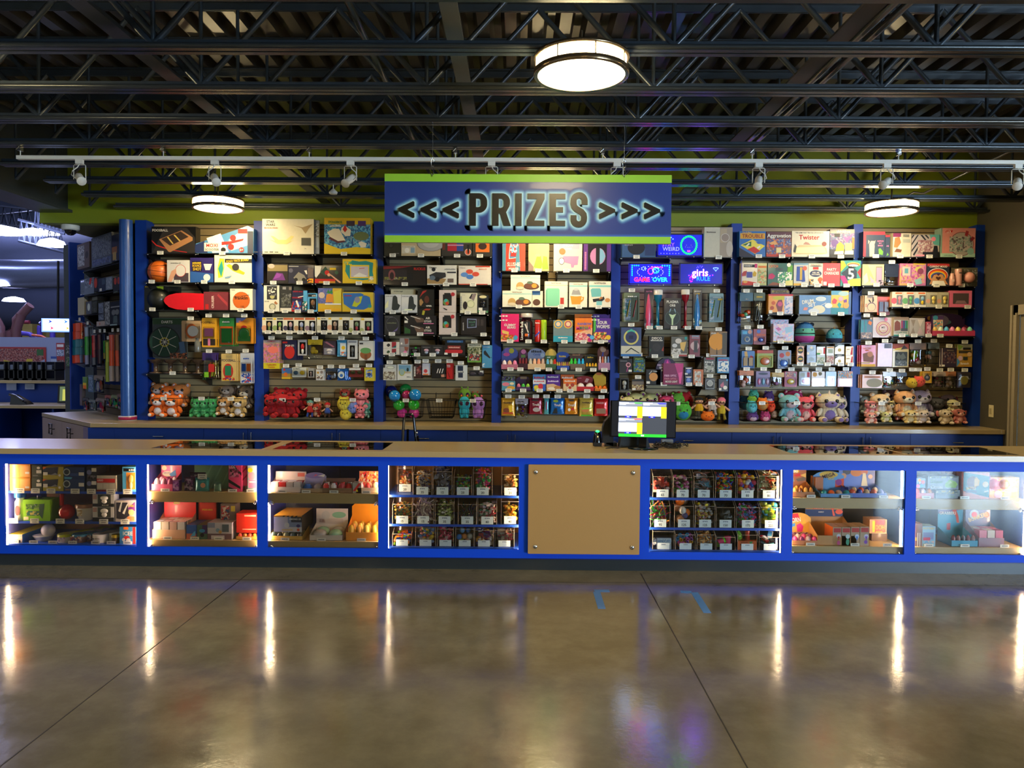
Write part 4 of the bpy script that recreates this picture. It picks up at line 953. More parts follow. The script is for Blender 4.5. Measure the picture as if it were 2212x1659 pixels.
# ================================================================ GOODS ON THE WALL
run('''
@A1|b|on the top shelf of the sports bay|y603
+|110 860 603|girder half
+|860 1715 603|sign half
B|185 205 855 600|game_box|black tabletop foosball game box|K|d=.12 tx=322|p:#2a2624:.02:.02:.98:.02:.98:.6:.8:.95:.3:.98;p:R:0:.45:.1:.28:.4:.12:.8:.03:.8:.05:.42:.15:.12:.31:0:.5;p:#b07c50:.17:.52:.68:.86:.93:.60:.93:.48:.42:.04:.38:.06;p:#3a2a20:.22:.53:.66:.82:.84:.62:.42:.28;p:#e0c060:.35:.6:.38:.62:.5:.36:.47:.35;p:#e0c060:.5:.68:.53:.7:.66:.47:.63:.45;t:FOOSBALL:.2:.86:.09:W
G|830 190 1715 600|scooter_box|blue and white wedge shaped scooter box|#4f8ec4|g=830,600,830,465,960,425,1625,190,1715,235,1715,600 d=.12 tx=1247|p:#dfe6ea:.2:.55:.44:.72:.58:.05:.3:.02;p:#203060:0:.3:.16:.45:.22:.02:0:.02;p:W:.58:.5:.9:.97:.9:.3:.62:.1;r:.74:.72:.9:.88:R;q:.62:.24:.11:R;p:R:.46:.3:.6:.34:.82:.46:.84:.54:.6:.44:.46:.42;q:.655:.56:.11:R;r:.16:.08:.43:.38:W;t:MOXI:.295:.29:.12:R:.24;t:SCOOTER:.295:.14:.08:D:.24;q:.8:.14:.09:R;t:6+:.8:.14:.09:W;q:.49:.13:.09:K;r:.905:0:1:.8:#202a48
@A1|b|on the second shelf of the sports bay|y1035
+|85 860 1035|girder half
+|860 1715 1035|sign half
S|75 690 385 1000|ball|orange basketball with black seams in open carton|O|seam=K matt tx=193
B|70 690 420 1030|carton|dark maroon open back carton behind the orange basketball|#3a1c1c|y=.15 d=.08 -|r:.8:.1:.97:.3:R
B|418 705 760 1028|basketball_set|white boxed indoor mini basketball hoop|#d8d4d0|tx=577|r:.3:.02:.95:.42:#4a3c44;o:.6:.52:.24:.28:R;o:.6:.52:.22:.26:#d8d4d0;p:F:.02:.02:.2:.5:.4:.62:.42:.45:.2:.02;t:BASKETBALL_SET:.4:.86:.045:D:.5
B|765 670 1115 1028|basketball_toy|purple and yellow bounce shot game box|#30266a|tx=977|p:#2a5aa0:0:0:1:0:1:.35:0:.45;r:.08:.45:.5:.86:#1a1230;t:MISSION:.29:.79:.08:Y:.38;t:BOUNCE:.29:.68:.1:Y:.38;t:SHOT:.3:.54:.12:Y:.36;p:W:.58:.75:.95:.75:.85:.5:.66:.5;q:.72:.2:.14:W
B|1125 630 1690 1033|trick_board_box|cream pogo trick board box with lime frame|#e6e0c8|tx=1390 d=.1 sd=B|p:#b8d020:.08:.5:.14:.88:.26:.86:.26:.55:.22:.2:.1:.16;p:T:.1:.5:.2:.8:.24:.5:.18:.2;r:.28:.72:1:.86:K;d:.62:.8:.08:5:.6:POGO_TRICK_BOARD:Y;p:#a8b020:.32:.62:.4:.68:.82:.36:.78:.28:.5:.42;q:.57:.56:.13:D;p:#7090b0:.28:.2:.48:.26:.4:.16:.28:.14;t:Flybar:.42:.93:.045:S
@A1|b|on the third shelf of the sports bay|y1450
+|85 860 1450|girder half
+|860 1715 1450|sign half
S|125 1105 330 1400|football|black and lime mini football standing upright in carton|#15170f|matt tx=203 y=.01
S|385 1150 560 1400|football|second black and lime football behind the red skateboard|#15170f|matt - y=.12
B|80 1090 375 1445|football_carton|black open football carton with lime corner|#1a1c14|y=.10 d=.1 -|p:#a8c820:.6:.98:.98:.98:.98:.6:.86:.8;t:JUNIOR:.2:.96:.05:Y:.3
B|375 1100 590 1445|football_carton|black open football carton behind the red skateboard|#1a1c14|y=.2 d=.08 -
G|370 1195 970 1447|skateboard_deck|bright red plastic skateboard deck lying on its side|#e01420|g=970,1447,690,1447,560,1440,450,1405,390,1350,370,1310,392,1262,450,1225,560,1198,690,1193,970,1205 d=.03 tx=775|
B|965 1180 1335 1450|skateboard_carton|maroon skateboard carton with sideways CRUISER lettering|#7a3038|- d=.12|p:#a83840:.6:.9:.98:.4:.98:.2:.55:.8;v:CRUISER:.37:.45:.13:#e8c8c0:.82;r:.07:.05:.2:.33:R
B|1360 1133 1700 1440|basketball_carton|white carton with an orange boxed basketball|#e4ddc8|tx=1520 d=.12|q:.5:.46:.4:#b8561c;q:.5:.46:.385:#d0641c;p:K:.14:.62:.86:.72:.86:.70:.14:.6;t:franklin:.5:.58:.15:K:.7;t:100:.55:.17:.09:#7a3a10;t:Franklin:.15:.94:.04:D
@B1|b|hanging in the upper peg row of the sports bay||-.25
U|180 110 690 690|dartboard_set|large round green magnetic dartboard in clear bag|#3c4448|bl=.02,.02,.98,.98 - nt=0 d=.04|r:0:.84:1:.99:#244a22;q:.34:.4:.39:#10140f;q:.34:.4:.365:#15402e;q:.34:.4:.12:#b0a020;q:.34:.4:.085:#141a28;p:W:.17:.72:.18:.725:.52:.08:.51:.07;p:W:.51:.73:.52:.725:.18:.07:.17:.08;p:W:.02:.53:.03:.54:.68:.28:.67:.27;p:W:.02:.27:.03:.26:.68:.54:.67:.55;t:DARTS:.42:.9:.065:W;s:.5:.0:.98:.14:n:#c86a40:K;p:#4a6a90:.75:.4:.9:.42:.95:.14:.8:.12
U|600 150 890 450|ring_toss|orange and cream catch paddle blister pack|#d0a878|n=3 toy=#e8e4dc bl=.2,.14,.95,.86|o:.5:.5:.3:.36:O
C|780 400 870 600|paddle_handle|grey and orange paddle handle below the cream card|#6a6a64|- pf=jar
U|893 110 1110 530|football_game|yellow pocket football game pack with pink goal|#dca020|n=3 toy=p bl=.1,.32,.85,.7 sh=x|t:FOOTBALL:.42:.84:.07:#5a3010;r:.08:.06:.9:.28:#2a2018;r:.4:.05:.56:.3:p
U|1145 110 1360 515|billiards_game|green pocket billiards game pack with orange table|#2a7a38|n=3 toy=G bl=.05,.06,.9,.72 sh=x|r:.03:.05:.93:.7:O;r:.14:.12:.82:.62:#1f8a30;p:S:.22:.55:.3:.58:.7:.12:.62:.1;t:BILLIARDS:.45:.86:.06:W
U|1385 110 1640 480|pinball_game|orange and green pocket pinball game pack|#e09020|n=3 toy=G bl=.05,.08,.85,.7|p:#5a6aa0:0:1:.6:1:.3:.84:0:.8;q:.45:.58:.13:R;r:.1:.1:.8:.3:G;r:.55:.3:.8:.62:Y;t:PINBALL:.4:.87:.06:O
@B1|b|on the low shelf of the sports bay|y910|-.29
+|95 905 912
C|105 708 290 905|goblet|dark brown trophy cup nearest the girder|#4a382c|pf=goblet - gr=brown-trophy-cups-on-the-low-shelf
C|315 708 505 905|goblet|dark brown trophy cup, second from the girder|#4a382c|pf=goblet tx=485 gr=brown-trophy-cups-on-the-low-shelf
C|535 708 715 905|goblet|dark brown trophy cup, third from the girder|#4a382c|pf=goblet - gr=brown-trophy-cups-on-the-low-shelf
C|725 708 900 905|goblet|dark brown trophy cup nearest the catch games|#4a382c|pf=goblet - gr=brown-trophy-cups-on-the-low-shelf
@B1|b|hanging in the lower peg row of the sports bay||-.25
V|905 620 1110 1000|catch_game|clear bag of lime and red catch cones|#3c2a6a|n=2 toy=g,R,Y,O sh=l nt=4|r:.1:.1:.45:.3:g;r:.45:.3:.9:.6:R
b|1180 625 1400 1015|foosball_game|cream pocket foosball game pack with red rim|#d8b870|n=3 d=.02|t:FOOSBALL:.5:.76:.09:#2a2a50;o:.45:.36:.34:.28:R;r:.24:.2:.66:.56:#1f7a50;s:.1:.02:.9:.12:R:Y:P
U|1445 615 1620 1050|flying_toy|blue and red tailed flying ball on white card|#c8ccd4|toy=B,O nt=2 n=2 bl=.1,.35,.9,.7 sh=x|s:.1:.02:.9:.34:B:W:R;t:ZOOM:.5:.82:.06:B
@A2|b|on the top shelf of the cartoon toys bay|y612
+|95 880 612|girder half
+|890 1760 612|sign half
B|110 90 890 607|drone_box|large cream drone box with black lettering|#e2dcc8|tx=480 sd=#8a94a0 d=.13|t:STAR:.16:.92:.07:K:.25;t:WARS:.16:.83:.07:K:.25;t:MANDALORIAN:.17:.74:.05:#a04830:.26;p:#b09870:.6:.82:.78:.76:.98:.86:.9:.72:.84:.58:.76:.74;p:#e8d890:.16:.52:.22:.5:.32:.4:.46:.4:.56:.52:.62:.5:.5:.3:.28:.3;p:#e8d890:.13:.42:.3:.28:.48:.28:.62:.4:.5:.34:.28:.34;r:.76:.24:.94:.46:#4a4a44;t:DRONE:.09:.05:.03:D;t:7+:.84:.15:.035:D
B|890 110 965 605|carton|silver grey carton beside the large drone box|#8a94a4|- y=.02|r:.2:.2:.9:.9:#a8b4c4;s:.1:.5:.9:.9:S:#b8c4d0:#6a7480
B|1035 75 1735 622|night_light_box|big yellow and blue sea themed toy box|#d8b41c|tx=1335 d=.12|s:.0:.14:1:.82:#2f7fb8:#6ab8d8:#1f4f90;r:.48:.78:.66:.92:#3a2a40;r:.73:.78:.9:.92:#4a2a70;p:W:.06:.6:.2:.7:.32:.7:.46:.38:.36:.32:.16:.42;p:#5a2a3a:.1:.42:.3:.3:.46:.34:.44:.38:.3:.36:.12:.48;p:W:.38:.74:.46:.78:.58:.66:.56:.5:.46:.5:.36:.62;p:R:.4:.68:.45:.82:.5:.68:.45:.6;o:.8:.5:.17:.12:#6a7a50;p:W:.74:.32:.8:.36:.92:.3:.9:.2:.8:.18;p:#e0c020:.0:.0:1:0:1:.16:.7:.2:.35:.14:0:.3;t:SEA_RACERS:.25:.78:.05:W:.24;t:SPONGEBOB:.24:.88:.07:#2a7a40:.3
@A2|b|on the second shelf of the cartoon toys bay|y1050
+|95 880 1050|girder half
+|890 1780 1050|sign half
B|185 760 500 1045|toy_vehicle_box|black window box with a purple toy racer|#241f22|tx=280|r:.02:.62:.98:.94:#8a7a50;o:.2:.88:.16:.12:#b8a8a0;p:#6a2a80:.25:.15:.45:.55:.75:.5:.88:.15;p:#8a3aa0:.3:.2:.47:.52:.7:.45:.6:.3;r:.04:.02:.8:.1:D
B|500 780 890 1042|toy_vehicle_box|navy window box with a silver space buggy|#20223c|tx=672|r:.02:.9:.4:.96:S;q:.1:.7:.12:#5a5a70;p:#8a8478:.2:.3:.4:.62:.62:.45:.7:.25:.5:.1:.3:.15;q:.3:.2:.1:K;q:.6:.2:.1:K;p:W:.62:.7:.72:.72:.74:.5:.7:.5;r:.76:.3:.97:.85:#6a5a58;s:.74:.02:.98:.26:O:Y:K
B|895 785 1310 1045|racing_car_box|red and black kart racing box|#1a1214|tx=1075|r:0:0:.75:.25:R;r:.15:0:.75:.12:#c88a1c;p:W:0:.98:.25:.95:.2:.6:.05:.3:0:.4;p:#2a4a3a:.2:.6:.4:.95:.5:.7:.4:.4;q:.45:.6:.13:R;q:.52:.48:.09:F;r:.55:.75:.78:.87:Y;p:F:.55:.48:.6:.5:.98:.05:.9:.03;q:.8:.6:.1:#3a5a40
B|1310 690 1815 1055|drawing_board_box|yellow boxed drawing slate with teal splashes|#e0bc1c|tx=1558|p:#1f8a88:.3:.95:.5:.9:.7:.93:.92:.85:.9:.5:.94:.2:.6:.14:.2:.2:.08:.5:.1:.8;r:.22:.22:.8:.76:#e8c830;r:.25:.27:.77:.7:#c8bcc0;p:W:.32:.3:.5:.45:.74:.32:.7:.27:.35:.27;p:R:.5:.6:.66:.62:.66:.64:.5:.62;s:.05:.75:.28:.9:g:Y:T;s:.78:.1:.93:.3:W:Y:T
@A2|b|on the third shelf of the cartoon toys bay|y1475
+|110 900 1475|girder half
+|920 1760 1475|sign half
B|135 1078 370 1465|figure_box|tall white window box with a dark toy|#e6e1cf|tx=245|r:.2:.45:.86:.96:#2a2c30;q:.55:.57:.09:#b8b070;p:W:.62:.9:.7:.9:.8:.75:.74:.72;s:.28:.6:.8:.9:#3a3c40:W:D;q:.56:.18:.13:#8a8870;q:.56:.18:.09:#c8c4a8;t:STAR_WARS:.2:.38:.05:K:.3;p:#b07040:.66:.32:.75:.4:.92:.3:.8:.26
B|378 1090 560 1465|figure_box|smoky black window box of toy vehicles|#2c2e30|tx=455|s:.1:.2:.95:.7:#4a4c4a:#6a6a60:#2a2a2a;r:.22:.86:.5:.96:S;r:.02:.0:.95:.14:#d8d2c4;r:.75:.84:.98:.96:#7a7068
B|550 1160 790 1460|figure_box|red and navy hero box stack|#1a1f48|tx=645|r:0:0:.3:.3:R;s:.05:.08:.6:.5:#2a3a70:R:B;p:W:.25:.5:.35:.55:.5:.25:.4:.2;t:SPIDER-MAN:.35:.66:.07:R:.6;t:SPIDER-MAN:.4:.95:.06:R:.6;p:W:.4:.7:.9:.78:.9:.74:.4:.66;r:.75:.4:1:1:b;s:.7:.05:.98:.5:K:W:T
I|790 1200 938 1462|figure_box|light blue window box with a brown doll|b|w=.2,.1,.9,.72 fc=#8a6040 f2=K tx=838|r:.05:.8:.85:.95:K;t:4D:.7:.87:.08:W
B|945 1125 1300 1465|building_toy_box|yellow and purple pineapple house toy box|#d8b030|tx=1095|s:0:.35:.62:1:#5a6aa8:#7a70b0:#4a60a0;p:#e09030:.32:.4:.36:.72:.5:.78:.64:.72:.66:.4;p:#2f8a4a:.36:.8:.45:.95:.5:.84:.58:.95:.64:.8:.5:.76;p:#d8c840:.68:.3:.66:.85:.98:.95:.98:.3;q:.16:.7:.13:#d8c0a8;r:.3:.3:.98:.36:W;r:.05:.02:.95:.14:#e0a818
B|1305 1185 1770 1475|toy_box|blue and yellow boxed underwater toy set|#d0b428|tx=1480|p:#2a6ab0:.02:.95:.6:.96:.9:.75:.95:.3:.7:.12:.3:.14:.05:.4;p:#b8c020:.32:.3:.44:.75:.66:.8:.6:.45:.46:.25;o:.49:.62:.09:.16:#8a8a9a;t:SURFER:.2:.83:.08:R:.24;q:.9:.3:.09:T;r:.02:.0:.98:.1:#d8b020;t:SPONGEBOB:.82:.86:.06:Y:.25
@B2|b|on the fourth shelf of the cartoon toys bay|y325
+|95 885 325|girder half
+|890 1720 325|sign half
I|108 105 262 315|vinyl_figure_box|cream figurine box, first from the girder|#e2dcc8|w=.38,.1,.95,.78 fc=#b89868 f2=#6a7a40 tx=190|q:.2:.3:.18:F;r:.4:.86:.98:.95:#5a5248;r:.05:.84:.3:.96:Y
I|262 105 412 315|vinyl_figure_box|cream figurine box, second from the girder|#e2dcc8|w=.38,.1,.95,.78 fc=#7a9a50 f2=#c8b088 tx=342|q:.2:.3:.18:#8aa060;r:.4:.86:.98:.95:#3a3830;r:.05:.84:.3:.96:Y
I|412 105 568 315|vinyl_figure_box|orange topped figurine box, third from the girder|#e2dcc8|w=.38,.1,.95,.78 fc=#c8a0a0 f2=#3a3a50 tx=500|r:0:.84:.9:.98:#c86a40;q:.2:.3:.16:#4a4058
I|568 105 725 315|vinyl_figure_box|orange topped figurine box, fourth from the girder|#e2dcc8|w=.38,.1,.95,.78 fc=#a0a8c8 f2=#8a7050 tx=655|r:0:.84:.9:.98:#c86a40;q:.2:.3:.16:#b08860
I|725 105 880 315|vinyl_figure_box|orange topped figurine box, fifth from the girder|#e2dcc8|w=.38,.1,.95,.78 fc=#c0c4d4 f2=#4a4a58 tx=798|r:0:.84:.9:.98:#c86a40;q:.2:.3:.16:#8a7080
I|893 100 1050 318|vinyl_figure_box|cream figurine box with black helmet, first after the shelf joint|#e4dfca|w=.36,.16,.95,.8 fc=#2a2a2c f2=K tx=997|q:.18:.3:.16:#b8b098;r:.05:.84:.3:.96:Y;t:STAR_WARS:.6:.9:.08:K:.4
I|1050 100 1208 318|vinyl_figure_box|cream figurine box with brown hood, second after the joint|#e4dfca|w=.36,.16,.95,.8 fc=#a08878 f2=#5a3828 tx=1150|q:.18:.35:.17:F;r:.05:.84:.3:.96:Y
I|1208 100 1362 318|vinyl_figure_box|cream figurine box with black helmet, third after the joint|#e4dfca|w=.36,.16,.95,.8 fc=#2a2a2c f2=K tx=1295|q:.18:.3:.16:#b8b098;r:.05:.84:.3:.96:Y
I|1362 105 1518 322|vinyl_figure_box|cream figurine box with red base, fourth after the joint|#e4dfca|w=.36,.16,.95,.8 fc=#6a8060 f2=#902030 tx=1442|q:.1:.2:.14:#a8b070;r:.05:.84:.3:.96:Y
I|1518 110 1690 325|vinyl_figure_box|cream figurine box with red base, fifth after the joint|#e4dfca|w=.36,.16,.92,.8 fc=#6a8060 f2=#902030 tx=1570|q:.1:.2:.14:#a8b070;r:.05:.84:.3:.96:Y
@B2|b|hanging in the upper peg row of the cartoon toys bay||-.25
b|125 430 362 840|comic_pack|tall pink and yellow collectible comics pack|#d0b090|n=3 d=.012 dx=.012|r:0:.92:1:1:#b0a0a0;t:COMICS_!:.5:.96:.05:R:.9;s:0:.22:1:.88:p:#c89060:#a07080;o:.6:.66:.32:.12:#f07868;r:0:0:1:.2:#d8c81c;t:Collectible:.5:.145:.055:R:.85;t:Comics:.5:.065:.055:R:.55
b|395 430 605 715|pop_toy_pack|navy popper toy pack with a red round mask|#151a44|n=4 d=.02 dx=.016|o:.5:.4:.36:.34:R;r:.02:.84:.35:.93:R;t:POP_IT!:.52:.72:.1:W:.62
I|618 425 745 650|doll_box|clear boxed red and white doll|#b8b4b4|w=.2,.1,.9,.85 fc=R f2=W n=2
V|760 430 975 690|toy_pouch|yellow topped clear pouch with yellow rubber toy|#c8aa18|toy=Y nt=3
I|980 440 1165 645|figure_pack|black and pink figure pack|#3a2c3c|w=.08,.05,.92,.5 fc=#c8c0c0 wc=#8a8890 n=2|p:#a06070:.1:.9:.3:.95:.9:.6:.8:.55
P|1175 435 1318 665|surprise_bag|light blue and white surprise bag|b|n=2|r:.35:.1:1:.85:#d8e0e0;q:.7:.55:.12:Y;s:.4:.05:.98:.3:O:b:W
I|1328 430 1475 698|keychain_box|white framed slim window box|#d4d4d0|w=.25,.1,.75,.72 fc=#5a5c5c f2=#3a3c3c d=.02|r:.1:.86:.9:.95:S
b|1492 440 1700 720|plush_clip_pack|white card with a brown and green dome shape|#dcd8cc|d=.02 n=2|o:.48:.3:.4:.24:#9a5a30;o:.48:.5:.38:.15:#5f9a58;r:.05:.82:.3:.9:D;r:.4:.02:.6:.3:#7a4a28
@B2|b|hanging in the lower peg row of the cartoon toys bay||-.25
b|388 830 515 985|toy_pack|blue and yellow diver toy card|#b08a40|d=.02 n=2|r:0:.5:1:1:#4a78b0;q:.45:.42:.18:O;r:0:0:1:.14:Y;q:.3:.85:.1:R
U|530 820 735 960|sunglasses_pack|white card of blue and yellow kids sunglasses|#dcdccc|n=3 toy=#3a5a70,Y nt=2 bl=.05,.15,.95,.75|t:BATMAN:.3:.85:.13:D:.45
I|765 830 850 965|keychain_pack|small grey figure pack|#a8a49c|w=.15,.1,.85,.7 fc=#7a6a68 n=2
b|880 850 995 1005|toy_pack|white pack with gold ring eyes|#dcd8d0|d=.02 n=2|o:.25:.7:.14:.1:#c09030;o:.7:.75:.18:.14:#a89080;s:.1:.1:.9:.5:W:S:#7a6050
V|1012 840 1175 1000|toy_pouch|silver and blue brick figure pouch|#2a3a50|toy=B,S nt=4 n=2
P|1180 845 1330 1010|toy_pouch|royal blue foil toy pouch|#1c5aa8|n=3|o:.4:.5:.35:.3:#d0d8d0;q:.42:.45:.14:#2a6ab8
U|1348 830 1560 960|sunglasses_pack|red card of black kids sunglasses|#8a2a24|n=2 toy=#4a4a20,#4a4a20 nt=2 bl=.03,.25,.97,.8|r:0:.75:.8:1:W
b|1572 825 1710 1015|toy_pack|yellow pack with a blue mask print|#d0bc34|d=.02 n=2|s:.15:.25:.85:.85:#4a6aa8:#a8c0d0:Y;q:.5:.5:.14:#1f3f80
@A3|b|on the top shelf of the gadgets bay|y365
+|125 975 365|girder half
+|985 1745 365|door half
B|135 60 385 360|speaker_box|dark olive speaker box under the sign edge|#2c2c22|tx=265|o:.42:.5:.15:.12:#141410;o:.42:.5:.11:.09:#3a3a34;t:SPEAKER:.75:.12:.05:S:.35
B|388 60 985 360|record_player_box|cream carton printed with a silver turntable|#c4ae88|tx=687 d=.12|o:.75:.62:.36:.4:#6a6864;o:.75:.62:.34:.38:#a8a6a2;o:.75:.62:.2:.22:#bcbab4;r:.01:.12:.36:.5:#d4ccb4;q:.15:.27:.12:#ece8dc;r:.24:.15:.34:.4:#8aa8b8;t:TURNTABLE:.17:.44:.04:S:.3
B|990 60 1452 370|speaker_box|charcoal party speaker carton with red and blue drum|#38342f|tx=1227|r:.2:.25:.72:.62:#b02030;r:.5:.25:.72:.62:#28408a;r:.2:.5:.72:.56:#c890a8;r:.03:.3:.12:.62:#6a3020;q:.87:.2:.16:#d8c8b8;q:.87:.2:.13:#e0603a;p:K:.84:.55:.92:.55:.9:.12:.86:.12
B|1458 60 1750 375|lantern_box|charcoal box with a square orange light|#33302c|tx=1567|r:.15:.2:.87:.75:#e0701c;o:.51:.48:.22:.16:#3a2418;r:.12:.75:.9:.8:K
@A3|b|on the second shelf of the gadgets bay|y795
+|125 900 795|girder half
+|950 1745 795|door half
B|120 510 768 790|gaming_keyboard_box|wide black and red gaming keyboard box|#181314|tx=445|p:#7a1c1c:0:.95:.7:.98:.4:.86:0:.8;r:.03:.25:.55:.78:#241f22;s:.03:.25:.55:.4:#6a6a30:#2a2422:#8a8440;o:.2:.5:.08:.28:#8a4a4a;o:.2:.45:.05:.2:#2a1a1c;r:.56:.25:.7:.6:#101012;t:RUCKUS:.85:.83:.13:R:.27
B|775 505 1222 788|robot_vehicle_box|white box with a black tracked rover|#dcd8cc|tx=1062|p:#a08050:0:.05:.55:.05:.65:.3:.2:.4:0:.3;p:#24262a:.08:.5:.3:.65:.62:.62:.64:.4:.3:.2:.1:.3;q:.22:.78:.1:#1a1a1c;o:.18:.35:.1:.12:#5a6a7a;q:.35:.28:.12:K;q:.56:.5:.12:#2a2a2c;r:.68:.6:.98:.67:D;r:.7:.12:.9:.32:#6a5a50;t:Odyssey:.2:.88:.08:D:.3;t:SPYROVER:.78:.8:.07:S:.36
B|1245 515 1735 802|drone_box|white and red quadcopter drone box|#ddd4c8|tx=1465|r:0:0:.9:.06:#c84a34;r:.52:.93:.97:1:#c84a34;o:.18:.54:.11:.12:#5a88c8;o:.35:.42:.11:.12:#4a7ac0;o:.34:.7:.11:.12:#d04a34;o:.53:.57:.11:.12:#d04a34;t:Odyssey:.13:.9:.06:S;t:MICROLITE:.75:.83:.06:O:.4
@A3|b|on the third shelf of the gadgets bay|y1215
+|125 640 1217|girder end
+|1255 1700 1232|door end
B|235 865 605 1215|headphone_box|cream carton behind the two white headset boxes|#d4c8a0|y=.1 -|t:wireless_laugh:.3:.92:.05:D:.6
B|147 940 392 1212|headset_box|white headset box nearest the girder|#c6c8c8|tx=265|p:#303634:.42:.2:.48:.85:.62:.95:.76:.85:.8:.5:.95:.4:.82:.15:.5:.12;p:#e8e4b0:0:.4:.22:.7:.2:.3:0:.2;t:WIRELESS:.3:.9:.04:D:.5
B|392 945 632 1212|headset_box|white headset box beside the black viper box|#c6c8c8|tx=445|p:#303634:.42:.2:.48:.85:.62:.95:.76:.85:.8:.5:.95:.4:.82:.15:.5:.12;r:.2:.13:.7:.2:#e8f0c8;t:WIRELESS:.3:.9:.04:D:.5
B|638 865 885 1140|headset_box|black headset box with red band|#101211|st - y=.02|p:#b02a22:.1:.55:.3:.9:.55:.96:.5:.88:.3:.75;p:#b88a50:.1:.4:.2:.5:.35:.3:.2:.1:.12:.15;o:.55:.45:.15:.2:#5a2a1c;t:VIPER:.68:.1:.09:W:.5
B|638 1145 885 1255|headset_box|black headset box with rainbow band|#101211|st - y=.02|p:#b03a22:.3:.7:.5:.95:.8:.9:.7:.7;p:#b8b030:.25:.1:.3:.7:.45:.6:.38:.05
B|957 875 1210 1205|karaoke_box|pink and white karaoke speaker box, upper one|#d4c4bc|st - y=-.01|r:.22:.3:.75:.8:#161314;r:.3:.75:.68:.87:#161314;o:.42:.45:.18:.15:#6a8a3a;o:.4:.52:.1:.08:#3aa8a8;o:.48:.4:.1:.08:#c84a28;q:.82:.81:.09:#b02a34;p:K:.25:.2:.5:.12:.45:.08:.28:.15
B|1270 920 1528 1222|headphone_box|white box printed with silver headphones|#d8d4b8|tx=1385|p:#241f20:.52:.75:.68:.97:.75:.96:.62:.7;p:#8a7a78:.62:.72:.78:.98:.96:.97:.8:.6;o:.62:.45:.24:.2:#b8bc90;o:.62:.45:.18:.15:#d8d8b0;o:.3:.38:.13:.2:#241a1c;t:HEADPHONES:.2:.9:.03:S:.2;v:WIRELESS:.07:.5:.08:S:.7
I|1530 950 1695 1225|smart_watch_box|dark earphone box with cream oval top|#22262a|tx=1600 w=.15,.3,.85,.75 fc=#14161e|o:.5:.9:.34:.08:#d8cc98;r:.1:.15:.45:.3:W;s:.02:.02:.98:.14:#3a8a4a:#2a2a2a:W
@A3|b|on the fourth shelf of the gadgets bay|y1540
+|125 900 1542|girder half
+|940 1745 1552|door half
B|140 1255 375 1535|headphone_box|charcoal box printed with a thin neckband|#28292c|tx=253|o:.5:.5:.42:.42:#5a5866;o:.5:.5:.4:.4:#28292c;p:#6a5a90:.5:.12:.8:.2:.88:.4:.8:.3;t:LED_BAND:.48:.6:.07:#7a8060:.6;t:SOUND:.3:.93:.04:S
B|428 1255 920 1395|drumstick_box|black AIR STIXS drumstick box, upper one|#17151a|st -|p:#6a5040:.3:.95:.6:.7:.65:.3:.4:.25:.35:.5;p:W:.2:.9:.5:.6:.51:.65:.22:.97;p:W:.02:.8:.12:.5:.14:.55:.04:.9;r:.02:.2:.12:.45:W;t:AIR:.74:.72:.22:W:.24;t:STIXS:.74:.38:.22:W:.32;r:.6:.1:.92:.18:p
B|428 1398 920 1538|drumstick_box|black AIR STIXS drumstick box, lower one|#17151a|tx=675|p:#6a5040:.3:.95:.6:.7:.65:.3:.4:.25:.35:.5;p:W:.2:.9:.5:.6:.51:.65:.22:.97;p:#2a5a2a:.02:.8:.2:.5:.2:.1:.02:.1;t:AIR:.74:.75:.22:W:.24;t:STIXS:.74:.42:.22:W:.32;r:.6:.1:.92:.18:p
B|955 1210 1205 1535|karaoke_box|pink and white karaoke speaker box, lower one|#d4c4bc|tx=1185 y=-.01|r:.22:.3:.75:.8:#161314;r:.3:.75:.68:.87:#161314;o:.42:.45:.18:.15:#6a8a3a;o:.4:.52:.1:.08:#3aa8a8;o:.48:.4:.1:.08:#c84a28;q:.82:.81:.09:#b02a34
B|1207 1220 1285 1535|carton|black speaker carton beside the karaoke boxes|#1c1b1d|y=.05 -
B|1285 1270 1660 1548|light_board_box|black neon writing board box|#1e191a|tx=1622|v:NEONNOTE:.085:.45:.055:W:.75;p:#8a94b8:.24:.88:.62:.86:.62:.4:.24:.36;p:#20282c:.27:.84:.6:.82:.59:.44:.27:.4;t:LOVE:.44:.7:.1:#4a7a60:.26;t:U+:.46:.54:.1:#4a7a60:.2;r:.64:.5:.74:.86:#38302f;r:.78:.5:.9:.84:#38302f
@B3|b|on the fifth shelf of the gadgets bay|y505
+|125 630 508|girder end
+|560 1500 514|middle
B|132 290 400 395|charger_box|white charger box, upper one|#dcd4c8|st -|p:#2a2422:.2:.5:.3:.75:.4:.7:.44:.4:.3:.2;r:.53:.1:.8:.98:#a02430;p:#1f5a5a:.53:.1:.8:.1:.8:.5
B|132 398 400 500|charger_box|white charger box, lower one|#dcd4c8|tx=275|p:#2a4a2a:.2:.4:.3:.7:.4:.6:.42:.3:.3:.2;r:.53:.1:.8:.95:#902430;p:#1f5a5a:.53:.1:.8:.1:.8:.5
B|402 228 552 355|selfie_light_box|grey box with a brown hand print, upper one|#9a9494|st -|p:#8a5040:.5:.95:.98:.9:.9:.3:.6:.2;q:.2:.3:.12:W
B|402 362 552 500|selfie_light_box|grey box with a brown hand print, lower one|#9a9494|tx=480|p:#8a5040:.5:.95:.98:.9:.9:.5:.6:.3;q:.6:.3:.2:p
I|560 375 735 505|game_gadget_box|small black box with bright green buttons|#2a2c30|tx=685 w=.1,.2,.9,.75 fc=#4a4850|q:.6:.9:.12:#20b030;q:.3:.15:.16:#20b030
I|748 340 925 502|earbud_box|black earbud box with pink cushion, girder side|#242426|tx=940 w=.12,.1,.88,.68 wc=#2f2f33 fc=#c8a0b0 f2=#9aa8c0|r:.15:.74:.85:.77:S
